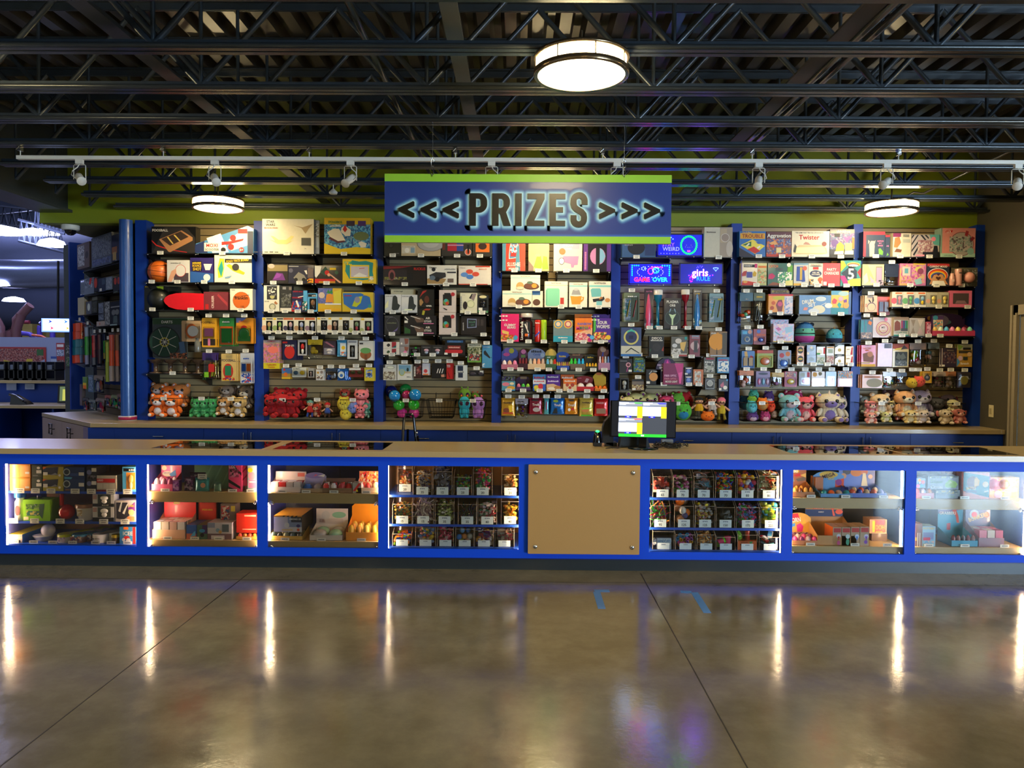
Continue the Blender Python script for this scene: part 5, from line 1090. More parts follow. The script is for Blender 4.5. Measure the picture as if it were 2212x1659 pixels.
I|925 340 1110 502|earbud_box|black earbud box with pink cushion, door side|#242426|- w=.12,.1,.88,.68 wc=#2f2f33 fc=#c8a0b0 f2=#9aa8c0|r:.15:.74:.85:.77:S
B|1140 262 1470 345|speaker_box|black boxed blue soundbar|#17181b|st - y=.05|r:.1:.5:.9:.95:#3a6a98;t:VIBE_TUBE:.5:.72:.3:#7aa0c0:.6
B|1110 345 1470 503|speaker_box|black boxed red soundbar|#1a1416|tx=1300|p:#c02028:.12:.2:.85:.2:.9:.4:.85:.55:.12:.55:.07:.4;r:.2:.62:.8:.95:#8a2420;t:WIRELESS_SOUND:.5:.78:.16:#e0b0a0:.5;r:.05:.05:.2:.25:W
@B3|b|hanging in the upper peg row of the gadgets bay||-.25
b|1505 322 1732 625|phone_game_pack|black and green outdoor photo pack|#5a6a30|n=2 d=.02|r:0:.0:1:.28:#6a9a38;s:0:.28:1:.8:#7a7a50:#3a4a28:#b0b090;r:0:.82:1:1:#c8c4a8;t:SMARTPHONE:.5:.93:.07:K:.9;s:.1:.1:.9:.45:#3a3a40:#b03020:#c0b8a0
b|1745 345 1890 715|microphone_pack|light blue karaoke microphone pack|#4a90b8|n=2 d=.02|p:#1a1a20:.15:.72:.35:.78:.95:.45:.85:.42:.2:.6;s:.05:.05:.3:.2:W:S:b;t:MICROPHONE:.5:.92:.03:W:.8
U|1530 755 1780 850|headphone_pack|black folded headphone pack|#2c2a2c|toy=#5a5058 nt=2 bl=.0,.1,1,.8|r:.7:.5:.95:.95:W
@B3|b|hanging in the lower peg row of the gadgets bay||-.25
b|132 660 352 915|gadget_pack|white pack with a ring light photo|#cfcdc4|n=3 d=.018|o:.55:.82:.3:.1:#8a9070;o:.55:.82:.26:.08:#e4e4d0;s:.0:.05:.9:.55:#9a9078:#d0ccbc:#6a5a4c;r:0:.8:.15:1:D
b|362 655 602 910|earphone_pack|white pack of lime sport earphones on sky print|#dcdad0|n=2 d=.025|r:.1:.42:.92:.94:#7aa8c0;r:.1:.42:.92:.55:#b8a888;o:.32:.48:.2:.22:#b8b820;o:.32:.5:.16:.2:#98b0a8;o:.72:.66:.08:.12:#1a3a40;t:SPORT:.8:.2:.05:D:.3
b|635 650 755 885|game_controller_pack|black and maroon gaming headset pack|#3a1c1c|n=2 d=.03|s:.35:.3:.95:.9:#7a2424:#2a1414:#a06a60;v:GAMING:.12:.5:.14:W:.7
b|770 640 880 832|phone_toy_pack|white pack with a red knot print|#d4cfd0|n=2 d=.02|o:.5:.35:.28:.16:#c83a40;r:.1:.02:.9:.12:O
b|920 640 1138 885|screwdriver_pack|black pack with three slanting white words|#161618|n=2 d=.02|p:W:.38:.35:.44:.35:.54:.65:.48:.65;p:W:.56:.35:.62:.35:.72:.65:.66:.65;p:W:.75:.35:.81:.35:.91:.65:.85:.65;p:#c88a70:.72:.25:.95:.28:.98:.1:.75:.08
b|1165 640 1265 895|earphone_pack|bright red earphone pack|#b81a1c|n=2 d=.03|r:.05:.75:.6:.9:#e0b0a8;t:BEATS:.32:.82:.07:R:.5;p:#5a0a0c:.1:.5:.2:.5:.6:.1:.5:.08
b|1310 670 1485 918|power_bank_pack|white pack with navy clip watch|#d2d4d0|n=2 d=.02|r:.2:.62:.72:.95:#1c2840;r:.25:.18:.7:.5:#1c2840;t:FITNESS:.5:.55:.08:D:.6
''')
run('''
@A4|b|on the top shelf of the candy bay|y590
+|120 875 590|girder half
+|980 1790 592|door half
B|172 100 520 583|slushie_maker_box|red and blue slushie maker box|#c8402c|tx=355 d=.13|p:#4a86a0:0:0:.15:0:.15:.8:.25:1:0:1;p:W:.28:.5:.32:.75:.42:.98:.6:.98:.7:.75:.7:.4:.28:.36;p:#4a80a8:.31:.5:.35:.75:.45:.96:.57:.96:.67:.75:.67:.42:.31:.38;p:R:.35:.44:.38:.6:.6:.6:.64:.44;s:.34:.55:.64:.8:R:W:b;p:#4a86a0:.56:.0:.78:.0:.72:.9:.6:.5;t:SLUSHIE:.5:.2:.12:W:.57;t:MAKER:.5:.07:.07:W:.5
B|562 60 875 583|lemonade_maker_box|pale yellow box with a lime green skirt print|#d0bc78|tx=712 d=.12|p:#8ab838:.25:.1:.4:.4:.6:.42:.68:.2:.62:.06;p:#8ab838:.66:.12:.72:.42:.9:.4:.98:.06:.7:.04;p:#e0a080:.3:.42:.36:.48:.58:.48:.55:.4;p:#8a7068:0:0:.25:0:.25:.12:0:.3;r:0:.75:1:1:#d8cc98
B|938 60 1370 588|snow_cone_maker_box|pale grey box with a pink snow cone cart|#c8c4b8|tx=1130 d=.12|r:.2:.62:.9:.98:#a4a0b4;t:SNOW:.5:.72:.07:W;t:CONES:.5:.63:.05:W;p:p:.28:.3:.34:.42:.88:.42:.84:.18:.72:.17:.7:.1:.62:.1:.6:.2:.4:.24;o:.28:.28:.1:.1:K;o:.28:.28:.085:.085:#e8d8dc;q:.3:.55:.09:#e06a3a
B|1382 60 1800 592|party_light_box|black and purple box with a round disco lamp|#17101c|tx=1575 d=.12|r:0:0:.16:1:#5a2a80;r:.85:0:1:1:#5a2a80;o:.52:.42:.28:.24:#b87aa8;p:#7aa8c8:.55:.2:.7:.25:.8:.42:.7:.6:.55:.65;r:.45:.18:.59:.68:K;p:#c8c8a0:.7:.9:.75:.98:.8:.98:.72:.88;v:PARTY_LIGHT:.08:.3:.06:p:.5
@A4|b|on the second shelf of the candy bay|y1130
+|120 900 1132|girder half
+|990 1790 1132|door half
B|295 650 742 886|snack_maker_box|cream snack maker box stacked on top|#e8e1cc|st -|r:0:.78:1:.83:#86c0bc;t:NOSTALGIA:.5:.91:.08:#7a766c:.42;o:.7:.27:.27:.2:#4a2a20;o:.7:.32:.25:.2:#6a4030;o:.8:.32:.09:.14:#d89030;o:.65:.52:.1:.09:#5a7060;o:.32:.3:.13:.25:#c09858;o:.32:.17:.14:.1:#d8c8a8
B|172 886 620 1125|snack_maker_box|cream snack maker box at the bottom of the stack|#e8e1cc|tx=422|r:0:.78:1:.83:#86c0bc;t:NOSTALGIA:.5:.91:.08:#7a766c:.42;o:.7:.27:.27:.2:#4a2a20;o:.7:.32:.25:.2:#6a4030;o:.8:.32:.09:.14:#d89030;o:.65:.52:.1:.09:#5a7060;o:.32:.3:.13:.25:#c09858;o:.32:.17:.14:.1:#d8c8a8
B|622 890 780 1122|snack_maker_box|narrow cream box with blue cup top|#e4dcc4|- y=.02|r:0:.75:.75:1:#3a6a9c;r:0:.92:.75:.97:#6a98c0;o:.4:.3:.36:.2:#5a3826
B|803 745 1152 1118|mini_fridge_box|cream box printed with a mint mini fridge|#e9e2cf|tx=1050 d=.13|r:0:.83:1:.86:#b8c8a0;t:NOSTALGIA:.5:.93:.05:#7a766c:.56;p:#7ec8a4:.05:.1:.05:.65:.1:.73:.6:.73:.65:.68:.65:.05:.1:.04;p:#6ab494:.05:.1:.1:.04:.12:.66:.06:.66;r:.68:.12:.84:.37:#b83428
B|1170 762 1445 1128|ice_cream_maker_box|cream box printed with an orange mixing mug|#e9e2cf|tx=1315 d=.12|r:0:.83:1:.88:#7cc4c0;t:NOSTALGIA:.5:.93:.05:#6a665c:.68;p:#dc962c:.06:.45:.7:.45:.62:.12:.15:.12;o:.38:.5:.33:.06:W;p:#9a9898:.12:.5:.2:.7:.55:.7:.65:.5;o:.38:.72:.14:.05:#c0c0c0;p:#dc962c:.65:.2:.8:.3:.82:.42:.7:.42:.76:.34:.62:.27
B|1467 745 1797 1128|air_fryer_box|cream box printed with a turquoise fryer|#e9e2cf|tx=1612 d=.13|r:0:.78:1:.85:#7cc4c0;t:NOSTALGIA:.5:.93:.06:K:.78;p:#6cb4b4:.12:.4:.07:.68:.14:.73:.5:.73:.55:.66:.55:.42;p:#201a18:.16:.32:.5:.36:.68:.42:.72:.32:.6:.24:.2:.2;p:#b07030:.45:.33:.55:.42:.64:.36:.5:.3;p:#7ec0c4:.34:.06:.34:.24:.6:.24:.58:.04;o:.85:.28:.12:.08:#d08a4c
@B4|b|on the third shelf of the candy bay|y290
+|170 970 293|girder half
+|1080 1940 297|door half
B|165 -165 462 285|candy_box|tall pink gummy bears candy box|#e0246c|tx=315|t:GUMMY:.5:.6:.085:W:.76;t:BEARS:.58:.51:.08:W:.6;p:#e8c060:.05:.42:.45:.35:.42:.25:.08:.3;s:.0:.06:.7:.25:#c83a20:#e0a030:#5a8a30;p:#3a9ac0:.68:.14:.8:.24:.94:.18:.9:.08:.74:.05;r:0:0:.75:.06:#e8b0a0;t:W:.16:.92:.05:W;t:W:.16:.77:.05:W
C|475 -150 690 285|candy_jar|dark brown licorice jar with clear lid|#2c1412|tx=615 pf=jar lid=#b8b4b0|r:.2:.3:.85:.75:K;p:W:.3:.65:.4:.68:.72:.35:.65:.33;p:#b8a8a0:.5:.72:.58:.72:.62:.4:.54:.4;v:Licorice_Bulk:.05:.42:.1:W:.7;r:.35:.2:.65:.3:O
C|715 -68 812 290|candy_tube|red candy tube|#c42018|pf=tube -|t:CHIPS:.5:.86:.07:W:.9;p:#2a4ab0:0:.3:1:.5:1:.42:0:.22
C|815 -68 912 290|candy_tube|lime green candy tube|#a8cc20|pf=tube tx=865|r:.7:.1:.9:.9:#78a818
B|1018 -62 1338 292|lollipop_box|clear window box with two swirl lollipops|#6f8488|tx=1200|r:0:0:1:.28:#2a9ab0;q:.25:.82:.2:#e0b040;q:.25:.82:.15:#4a88b0;q:.25:.82:.1:#e8c8a0;q:.76:.82:.2:#e0b040;q:.76:.82:.15:#b04a6a;q:.76:.82:.1:#e8c8a0;t:SWIRL_POPS:.5:.2:.07:W:.5
B|1365 -160 1650 60|candy_box|orange candy box standing behind the rainbow one|#e07a20|st - y=.12|t:RAINBOW:.6:.72:.12:R:.6
B|1370 -95 1658 288|candy_box|orange and pink rainbow mania candy box|#e67a22|tx=1510|p:#e8b080:0:0:1:0:1:.6:0:.35;t:RAINBOW:.55:.76:.1:#2a5ac0:.8;t:MANIA:.5:.58:.16:#c0208c:.85;t:MANIA:.52:.6:.14:#1f8a4a:.5;s:0:.08:.7:.38:#e06a80:#e8c8b0:#c04a4a;p:#3a2a80:.65:.3:.8:.36:.95:.3:.85:.2;q:.85:.1:.09:M;q:.98:.2:.09:b;r:0:0:.7:.06:#d8c8b8
B|1665 -160 1950 60|candy_box|purple candy box standing behind the sour worms|#4c2486|st - y=.12|t:MIXED:.5:.6:.12:W:.6;t:W:.15:.85:.12:W
B|1670 -95 1958 292|candy_box|purple sour worms candy box|#522890|tx=1795|p:#4aa83a:0:.35:.14:.5:.14:1:0:1;t:SOUR:.52:.82:.13:W:.55;t:WORMS:.55:.65:.14:W:.76;s:.02:.1:.75:.42:#c83a20:#e8c860:#3a6a30;q:.86:.2:.1:Y;r:0:0:.85:.08:#dcd4c0;t:W:.14:.93:.06:W
@B4|b|on the fourth shelf of the candy bay|y745
+|170 1010 748|girder half
+|1030 1930 752|door half
D|172 380 445 742|candy_display|purple candy display with domed pink toys|#b86a80|hc=#4a5aa0 nt=3 toy=#e8d8dc,#d8a888,p tx=322|q:.35:.85:.14:#7a60b0;q:.6:.85:.12:#b8b030;o:.3:.68:.2:.08:#d05090
D|448 415 605 742|candy_display|dark red candy display with three bottles|#3a1824|hc=#5a2a50 nt=3 toy=#7a1c28 sh=c th=.55 tx=483|q:.55:.9:.12:p;r:.3:.6:.75:.74:#6a8a40
D|605 395 895 742|candy_display|pale drop pop candy display|#d8b890|hc=#8a96b8 nt=4 toy=#c0b8a8,#e0b090,#e09070,#c8a898 sh=c th=.5 tx=763|t:Dippin:.5:.86:.13:K:.6;t:Candy:.52:.72:.1:#3a5aa0:.5;q:.85:.68:.1:#a8b8c8
D|895 405 1080 748|candy_display|green candy display with round yellow header|#3a5a38|hc=#d8b450 nt=3 toy=b,#a8b8a0,R sh=c th=.5 tx=947|r:0:.45:1:.68:#3f6a34;t:SOUR1:.3:.6:.07:W:.3
D|1062 450 1300 742|candy_display|blue candy display with clear amber vials|#2a4aa0|hc=#2a50a8 nt=7 toy=#d8b040,#c8a838,#a86a60 sh=c th=.42 tx=1190|t:JUNKY:.5:.75:.12:Y:.5
D|1280 475 1540 745|candy_display|candy display with green and blue capped spray bottles|#6a5a48|hc=#5a3c34 nt=4 toy=#30c040,#30c040,#20a8d8,#20a8d8 sh=c th=.66 tx=1432|t:SPRAY:.5:.9:.08:#c88a50:.5
D|1540 490 1745 748|candy_display|black candy display with golden jars|#2a2a18|hc=#23281c nt=4 toy=#c8901c,#e0b030 sh=c th=.42 tx=1670|t:HONEY:.5:.8:.1:Y:.5
D|1755 355 1945 745|candy_display|brown candy display with tall striped tubes|#a87898|hc=#6a3428 nt=4 toy=#d8c8d0,#c86a50,#b8c0c8,#5a78b0 sh=c th=.55 tx=1850|q:.5:.86:.12:#b08a70;p:#2a3a90:.35:.55:.45:.75:.55:.75:.5:.5
@B4|b|on the fifth shelf of the candy bay|y1090
+|170 990 1094|girder half
+|1030 1930 1100|door half
B|178 850 405 925|candy_box|dark patterned candy box top layer|#2e2440|st - y=.05|s:.05:.1:.95:.9:#4a3a70:#6a7a40:K
B|178 932 402 1088|candy_box|pink and teal rubber candy box|#5a9ab0|tx=290|o:.3:.68:.27:.2:#e07a88;o:.75:.75:.16:.14:#e8d0a0;o:.68:.3:.3:.2:#d8a030;r:0:.02:1:.1:b
D|410 855 650 1088|candy_display|purple candy display with pink and green cups|#4a2a58|hc=#3c2048 nt=3 toy=#d86a80,#40b848,#8ac040 tx=528 th=.5|r:.3:.8:.75:.97:#8a7050
B|685 820 900 962|cookie_box|blue striped wafer box at the back|#4a88c4|st - y=.05|t:FunPops:.5:.65:.3:R:.8;r:0:.2:1:.45:#c8d0d8
B|687 905 897 1085|cookie_box|white and blue fruit candy box|#d0d4dc|tx=797|t:FunPops:.5:.85:.14:R:.8;p:#2a5ab0:0:0:1:0:1:.6:0:.6;o:.28:.3:.22:.2:#e0c830;o:.6:.4:.2:.25:#c82838;o:.3:.1:.2:.12:#b8c840
B|905 820 1130 900|cookie_box|purple wafer box at the back|#5a2890|st - y=.05|t:FunPops:.5:.5:.4:W:.8
B|907 895 1132 1085|cookie_box|purple and cream wafer candy box|#54248c|tx=1118|t:FunPops:.5:.82:.16:#e8d8e8:.8;p:#d8b080:0:0:1:0:1:.35:.5:.6:0:.55;o:.4:.2:.3:.12:#f0e0c8;o:.8:.3:.25:.14:#b87838
B|1140 825 1360 1085|cookie_box|orange wafer box at the back|#d06428|- y=.06|t:FunPops:.5:.82:.14:W:.8;r:0:.1:.3:.65:#d8b080
B|1180 892 1402 1088|cookie_box|orange and cream cookie candy box|#dc6a20|tx=1295|t:FunPops:.5:.82:.15:W:.8;p:#e0c090:0:0:1:0:1:.5:0:.6;o:.3:.5:.12:.14:#b04030;o:.68:.5:.14:.16:#a83828;q:.5:.28:.12:#b83020
D|1385 850 1700 1090|candy_display|crimson candy display with white wrapped packs|#c01c24|hc=#8a1420 nt=2 toy=#e0d8d8 th=.55 tx=1572 rw=1|p:#d0a0a0:.5:.6:.6:.85:.75:.8:.65:.55;t:TWIX:.25:.85:.05:p:.2
D|1680 798 1900 1090|candy_display|yellow candy display with orange tray|#dc7c18|hc=#d0a81c nt=3 toy=O th=.3 tx=1840|o:.45:.95:.24:.08:#c86420
@B4|b|hanging in the bottom peg row of the candy bay||-.25
P|172 1215 400 1495|candy_bag|gold gummy candy bag with red base, first from the girder|#c8962c|n=2|t:HARIBO:.5:.76:.1:K:.75;o:.35:.32:.25:.14:#7a3a20;r:.05:.12:.9:.2:#b83820;p:Y:.5:.6:.85:.62:.8:.25:.6:.2
V|400 1225 610 1540|candy_bag|clear bag of assorted dark candy|#9a94a0|nt=9 toy=n,P,#a8a020,#8a4030 n=2|t:TWIX_MIX:.4:.88:.07:K:.6
P|625 1215 845 1470|candy_bag|wine red sour candy bag|#8a1c34|n=3|t:Trolli:.5:.62:.15:W:.6;o:.55:.3:.3:.14:#a8a0a0;r:.2:.85:.7:.95:#2a1a18
P|870 1215 948 1470|candy_bag|slim light blue candy pack|#58b0c0||o:.5:.55:.2:.3:#8a4a70
P|975 1218 1205 1472|candy_bag|bright blue sour candy bag|#1c68b8|n=3|t:Trolli:.5:.6:.15:W:.6;p:K:.1:.05:.25:.4:.45:.42:.5:.05;o:.35:.86:.2:.09:#90a820
P|1212 1220 1420 1470|candy_bag|orange gummy egg candy bag|#d88a1c|n=2|t:Trolli:.5:.6:.16:W:.66;o:.3:.3:.12:.1:W;o:.6:.35:.12:.1:R;r:.3:.85:.7:.96:#3a2418
P|1448 1215 1675 1505|candy_bag|pale gold candy bag with a green base|#ccb04a|n=2|t:HARIBO:.5:.78:.1:K:.75;t:Goldbears:.45:.66:.05:#8a6a20:.5;r:.05:.02:.95:.1:#48b020;o:.4:.35:.3:.12:#c07838;p:g:.1:.45:.9:.5:.9:.44:.1:.4
P|1690 1225 1915 1500|candy_bag|red gummy candy bag behind the screen edge|#c01c20|n=2|t:HARIBO:.45:.78:.11:#e8a0a0:.7;r:.1:.15:.85:.45:#8a6a50
@A5|b|on the top shelf of the neon lights bay|y595
+|140 900 598|girder half
+|1380 1815 592|door end
B|162 330 670 590|fan_box|blue gadget box under the sign corner|#3c5c8c|tx=380|o:.42:.55:.26:.4:#1f1c24;r:.68:.1:.98:.95:#2c3c6c;t:CLOUD:.2:.7:.09:S:.25
B|1390 145 1815 578|selfie_light_box|cream box with a round selfie light on a stand|#cfc8b4|tx=1607 d=.12|r:.55:0:1:1:#a89888;r:.57:.5:.8:.95:#b8a488;q:.74:.66:.14:#d8d0c8;q:.74:.66:.125:#a08c80;o:.9:.3:.12:.25:#c0b4a8;t:Brookstone:.24:.84:.045:D:.32
@A5|b|hanging high in the neon lights bay||-.25
U|190 1120 430 1555|light_toy|holographic card with a yellow and red light sword|#6a7458|toy=Y,R nt=2 sh=l n=2 bl=.1,.05,.9,.85|t:SWORD:.55:.87:.05:W:.6;s:.05:.05:.45:.8:#8a94a0:#c8ccd0:T
U|1470 1130 1685 1560|light_toy|holographic card with a green and gold light sword|#7a9aa0|toy=#6a9a30,#a8a040 nt=2 sh=l n=2 bl=.08,.05,.92,.88|t:DELUXE:.55:.86:.05:W:.6;r:.6:.76:.95:.82:Y;s:.05:.05:.35:.8:#90a0a8:#c8ccd0:b
@B5|b|on the third shelf of the neon lights bay|y65
+|540 1500 68
B|545 -575 690 55|lava_lamp_box|slim maroon boxed pink glitter lamp|#33202a|- y=.03|r:0:0:1:.12:#6a7a8a;t:GLITTER:.5:.93:.03:p:.7
C|565 -510 670 40|lava_lamp|tall pink glitter lamp shape on the slim box|#d04a78|pf=candle tx=628
C|700 -525 850 60|lava_lamp|teal blue motion lamp beside the pink one|#0f6a90|pf=goblet tx=790 lid=W
B|860 -420 1140 55|plasma_ball_box|brown plasma orb box|#2c2420|tx=1025|t:PLASMA:.5:.88:.09:W:.7;t:ORB:.5:.76:.08:W:.34;q:.5:.35:.25:#4a5a50;q:.5:.35:.23:#28322c;p:#c8e0b0:.46:.1:.54:.1:.55:.3:.72:.48:.5:.44:.28:.48:.45:.3;p:#8aa8b8:.3:.5:.34:.62:.4:.66:.42:.64:.36:.55;p:#8aa8b8:.7:.5:.66:.62:.6:.66:.58:.64:.64:.55
C|1155 -530 1290 60|lava_lamp|dark red motion lamp beside the orb box|#8a1024|pf=goblet tx=1250 lid=W
B|1335 -570 1480 55|lava_lamp_box|slim brown boxed blue groovy lamp|#2c241c|- y=.03|t:GROOVY:.5:.94:.035:W:.8;t:LAMP:.5:.88:.035:Y:.7;s:.02:.1:.98:.25:#b8c0a0:#3a3a30:b
C|1355 -520 1465 55|lava_lamp|blue groovy lamp shape on the slim box|#2a78c0|pf=candle tx=1428
@B5|b|on the fourth shelf of the neon lights bay|y530
+|560 1500 525
b|160 55 495 455|selfie_light_box|tall box with a rainbow selfie ring light|#3c4c78|d=.06 ty=30|r:0:0:1:.08:#2a6ab0;r:0:.08:1:.36:#c8c4b0;q:.5:.66:.26:#c8c06a;p:#4ab8a0:.28:.85:.5:.95:.7:.86:.68:.8:.32:.8;p:#e07a5a:.7:.5:.8:.66:.76:.8:.68:.7;q:.5:.66:.2:#28305a;r:.38:.6:.6:.72:#181c3c;p:K:.5:.3:.22:.14:.24:.12:.5:.26:.9:.1:.92:.12
B|615 195 862 520|disco_light_box|black DISCO party lamp box|#15120f|tx=712|t:DISCO:.52:.89:.12:W:.8;t:PANORAMIC:.52:.78:.06:W:.8;q:.5:.45:.2:#2a2422;p:#a83a24:.85:.3:.98:.5:.98:.25;p:#1a4a2c:.02:.3:.15:.4:.1:.2
B|978 205 1240 518|projector_box|silver and gold kids projector box|#5c5a52|tx=1047|o:.45:.78:.2:.13:#d0c8c0;o:.22:.55:.16:.1:#c8c8c8;p:#d8b060:.55:.7:.95:.75:.8:.25:.6:.4;r:0:.0:1:.16:#b8b4a8;r:.5:.0:1:.1:#a84038;s:.0:.15:.6:.4:#c8c4bc:#7a7468:#e0dcd4;r:.84:.85:.99:.99:T
B|1275 180 1450 520|lantern_box|slim pink and red lantern box|#7a3440|tx=1310|r:.2:.85:.9:.98:#7aa0b8;t:LANTERN:.55:.9:.05:R:.7;r:.4:.2:.8:.75:#4a4648;r:.25:.4:.6:.6:#28305a;q:.5:.5:.2:#c8a8a8;r:.42:.25:.75:.7:#3f3a3c
b|1610 122 1890 470|sunset_lamp_box|orange sunset lamp box|#8a6430|d=.09 n=1|q:.42:.6:.33:#d8901c;p:#d8901c:.3:.8:.45:.98:.7:.75:.6:.4;p:K:.38:.1:.44:.1:.42:.34:.4:.34;r:.72:.1:.99:.95:#4a4438;r:.02:.03:.98:.07:#a8b8c8;t:SUNSET:.2:.93:.06:W:.3
@B5|b|hanging in the upper peg row of the neon lights bay||-.25
b|135 565 345 800|gadget_pack|black pack with a pink handheld light|#232226|d=.02 n=2|q:.7:.58:.17:#d89aa0;q:.7:.58:.1:#5a2430;p:#a03a78:.62:.4:.7:.4:.62:.1:.54:.1;r:.05:.82:.6:.86:S;r:.72:.1:.98:.24:W
b|362 535 555 785|game_pack|green and teal party lights pack|#33492c|d=.02 n=2|t:PARTY:.5:.86:.12:#a8c030:.8;t:LIGHTS:.5:.72:.12:#20a8c0:.9;s:.02:.02:.98:.6:#3a6a38:#1f4a90:#8a8a30
b|1508 545 1690 790|game_pack|grey and maroon skull game pack|#5c584c|d=.02 n=2|r:.2:.86:.95:.98:#9a1c34;t:ROBOT:.5:.7:.13:W:.8;s:.05:.05:.95:.6:#8a8a78:#c8c4b8:#3a3a30;q:.5:.3:.16:#a8a898
b|1730 540 1925 800|game_pack|blue and white robot game pack|#3480b0|d=.02 n=2|t:ROBOT_KIT:.5:.83:.1:#c83040:.8;s:.05:.1:.95:.75:#d0dce0:#2a70a8:W;q:.45:.55:.12:W
@B5|b|on the fifth shelf of the neon lights bay|y985
+|560 1510 990
B|570 740 810 980|moon_light_box|black moon light box with an orange moon|#121110|-|q:.5:.5:.29:#b87838;q:.5:.5:.275:#d0904a;d:.3:.8:.07:50:.5:MOON:W;d:.62:.87:.07:-10:.3:LIGHT:W;r:.02:.04:.26:.2:W
G|735 560 1130 985|fibre_light_box|purple and black fibre optic mood light box|#241638|g=735,985,735,700,775,610,850,555,930,548,1000,575,1055,640,1130,700,1150,985 tx=858 d=.08|p:#7a1c78:.3:.75:.35:.95:.5:.98:.6:.85:.5:.7;p:#e040a0:.38:.75:.46:.95:.54:.75:.46:.62;t:FIBER:.16:.74:.07:#c0a8d0:.26;t:OPTIC:.24:.64:.07:W:.24;t:MOOD_LIGHT:.5:.54:.07:W:.6;t:MOOD_LIGHT:.56:.28:.07:W:.5
B|850 640 1180 980|fibre_light_box|magenta boxed fibre optic lamp with a glowing spray|#7c2054|- y=-.03|p:#c03a80:.55:1:1:1:.9:.2:.82:.2;p:#e85aa0:.75:.55:.95:.6:.88:.05:.8:.05;r:.02:.0:.75:.3:#8a2450;t:FIBER_OPTIC:.35:.42:.09:#e8b0d0:.6;t:FIBER_OPTIC:.35:.28:.08:#d08090:.6;t:MOOD_LIGHT:.4:.14:.09:W:.6
B|1198 700 1325 838|night_light_box|small navy moon lamp box, upper one|#1c1e38|st -|q:.5:.5:.28:#4a6ab8;q:.5:.55:.18:#7a94d0;p:W:.1:.9:.9:.9:.8:.78:.2:.78;r:.02:.1:.4:.3:W
B|1198 842 1325 980|night_light_box|small navy moon lamp box, lower one|#1c1e38|tx=1268|q:.5:.5:.28:#4a6ab8;q:.5:.55:.18:#7a94d0;p:W:.1:.9:.9:.9:.8:.78:.2:.78
B|1338 740 1502 985|puzzle_lamp_box|orange and grey printed lamp box|#c06a38|tx=1425|s:.12:.1:.78:.88:#a8a49c:#d0c8b8:#c07a50
@B5|b|hanging in the lower peg row of the neon lights bay||-.25
I|145 880 290 1085|gadget_pack|dark hanging flashlight pack|#343434|w=.1,.1,.9,.9 fc=#9a9c98 f2=#8a8c88 n=2
b|340 900 540 1080|string_light_pack|tan boxed string lights pack|#a08870|d=.03|r:0:.8:1:1:#201c1a;r:0:.5:1:.78:#7a6a5c;s:0:.05:1:.5:#c8b070:#6a4830:#a08060;r:.02:.02:.3:.2:W
b|1530 880 1690 1070|game_pack|black and white round compass pack|#2c2c2c|d=.02 n=2|r:.06:.1:.94:.86:#b8b8b4;r:.1:.14:.9:.82:#2c2c2c;q:.5:.55:.26:#c8c8c0;q:.5:.55:.2:#a0a09c;r:.2:.15:.45:.3:K
b|1752 895 1905 1095|gadget_pack|navy and pink phone clip pack|#3a3c48|d=.02 n=2|p:#b86a80:.15:.5:.5:.8:.6:.4:.3:.3;o:.7:.3:.22:.16:W;r:.8:.85:.98:.98:b;r:.05:.08:.3:.26:W
''')
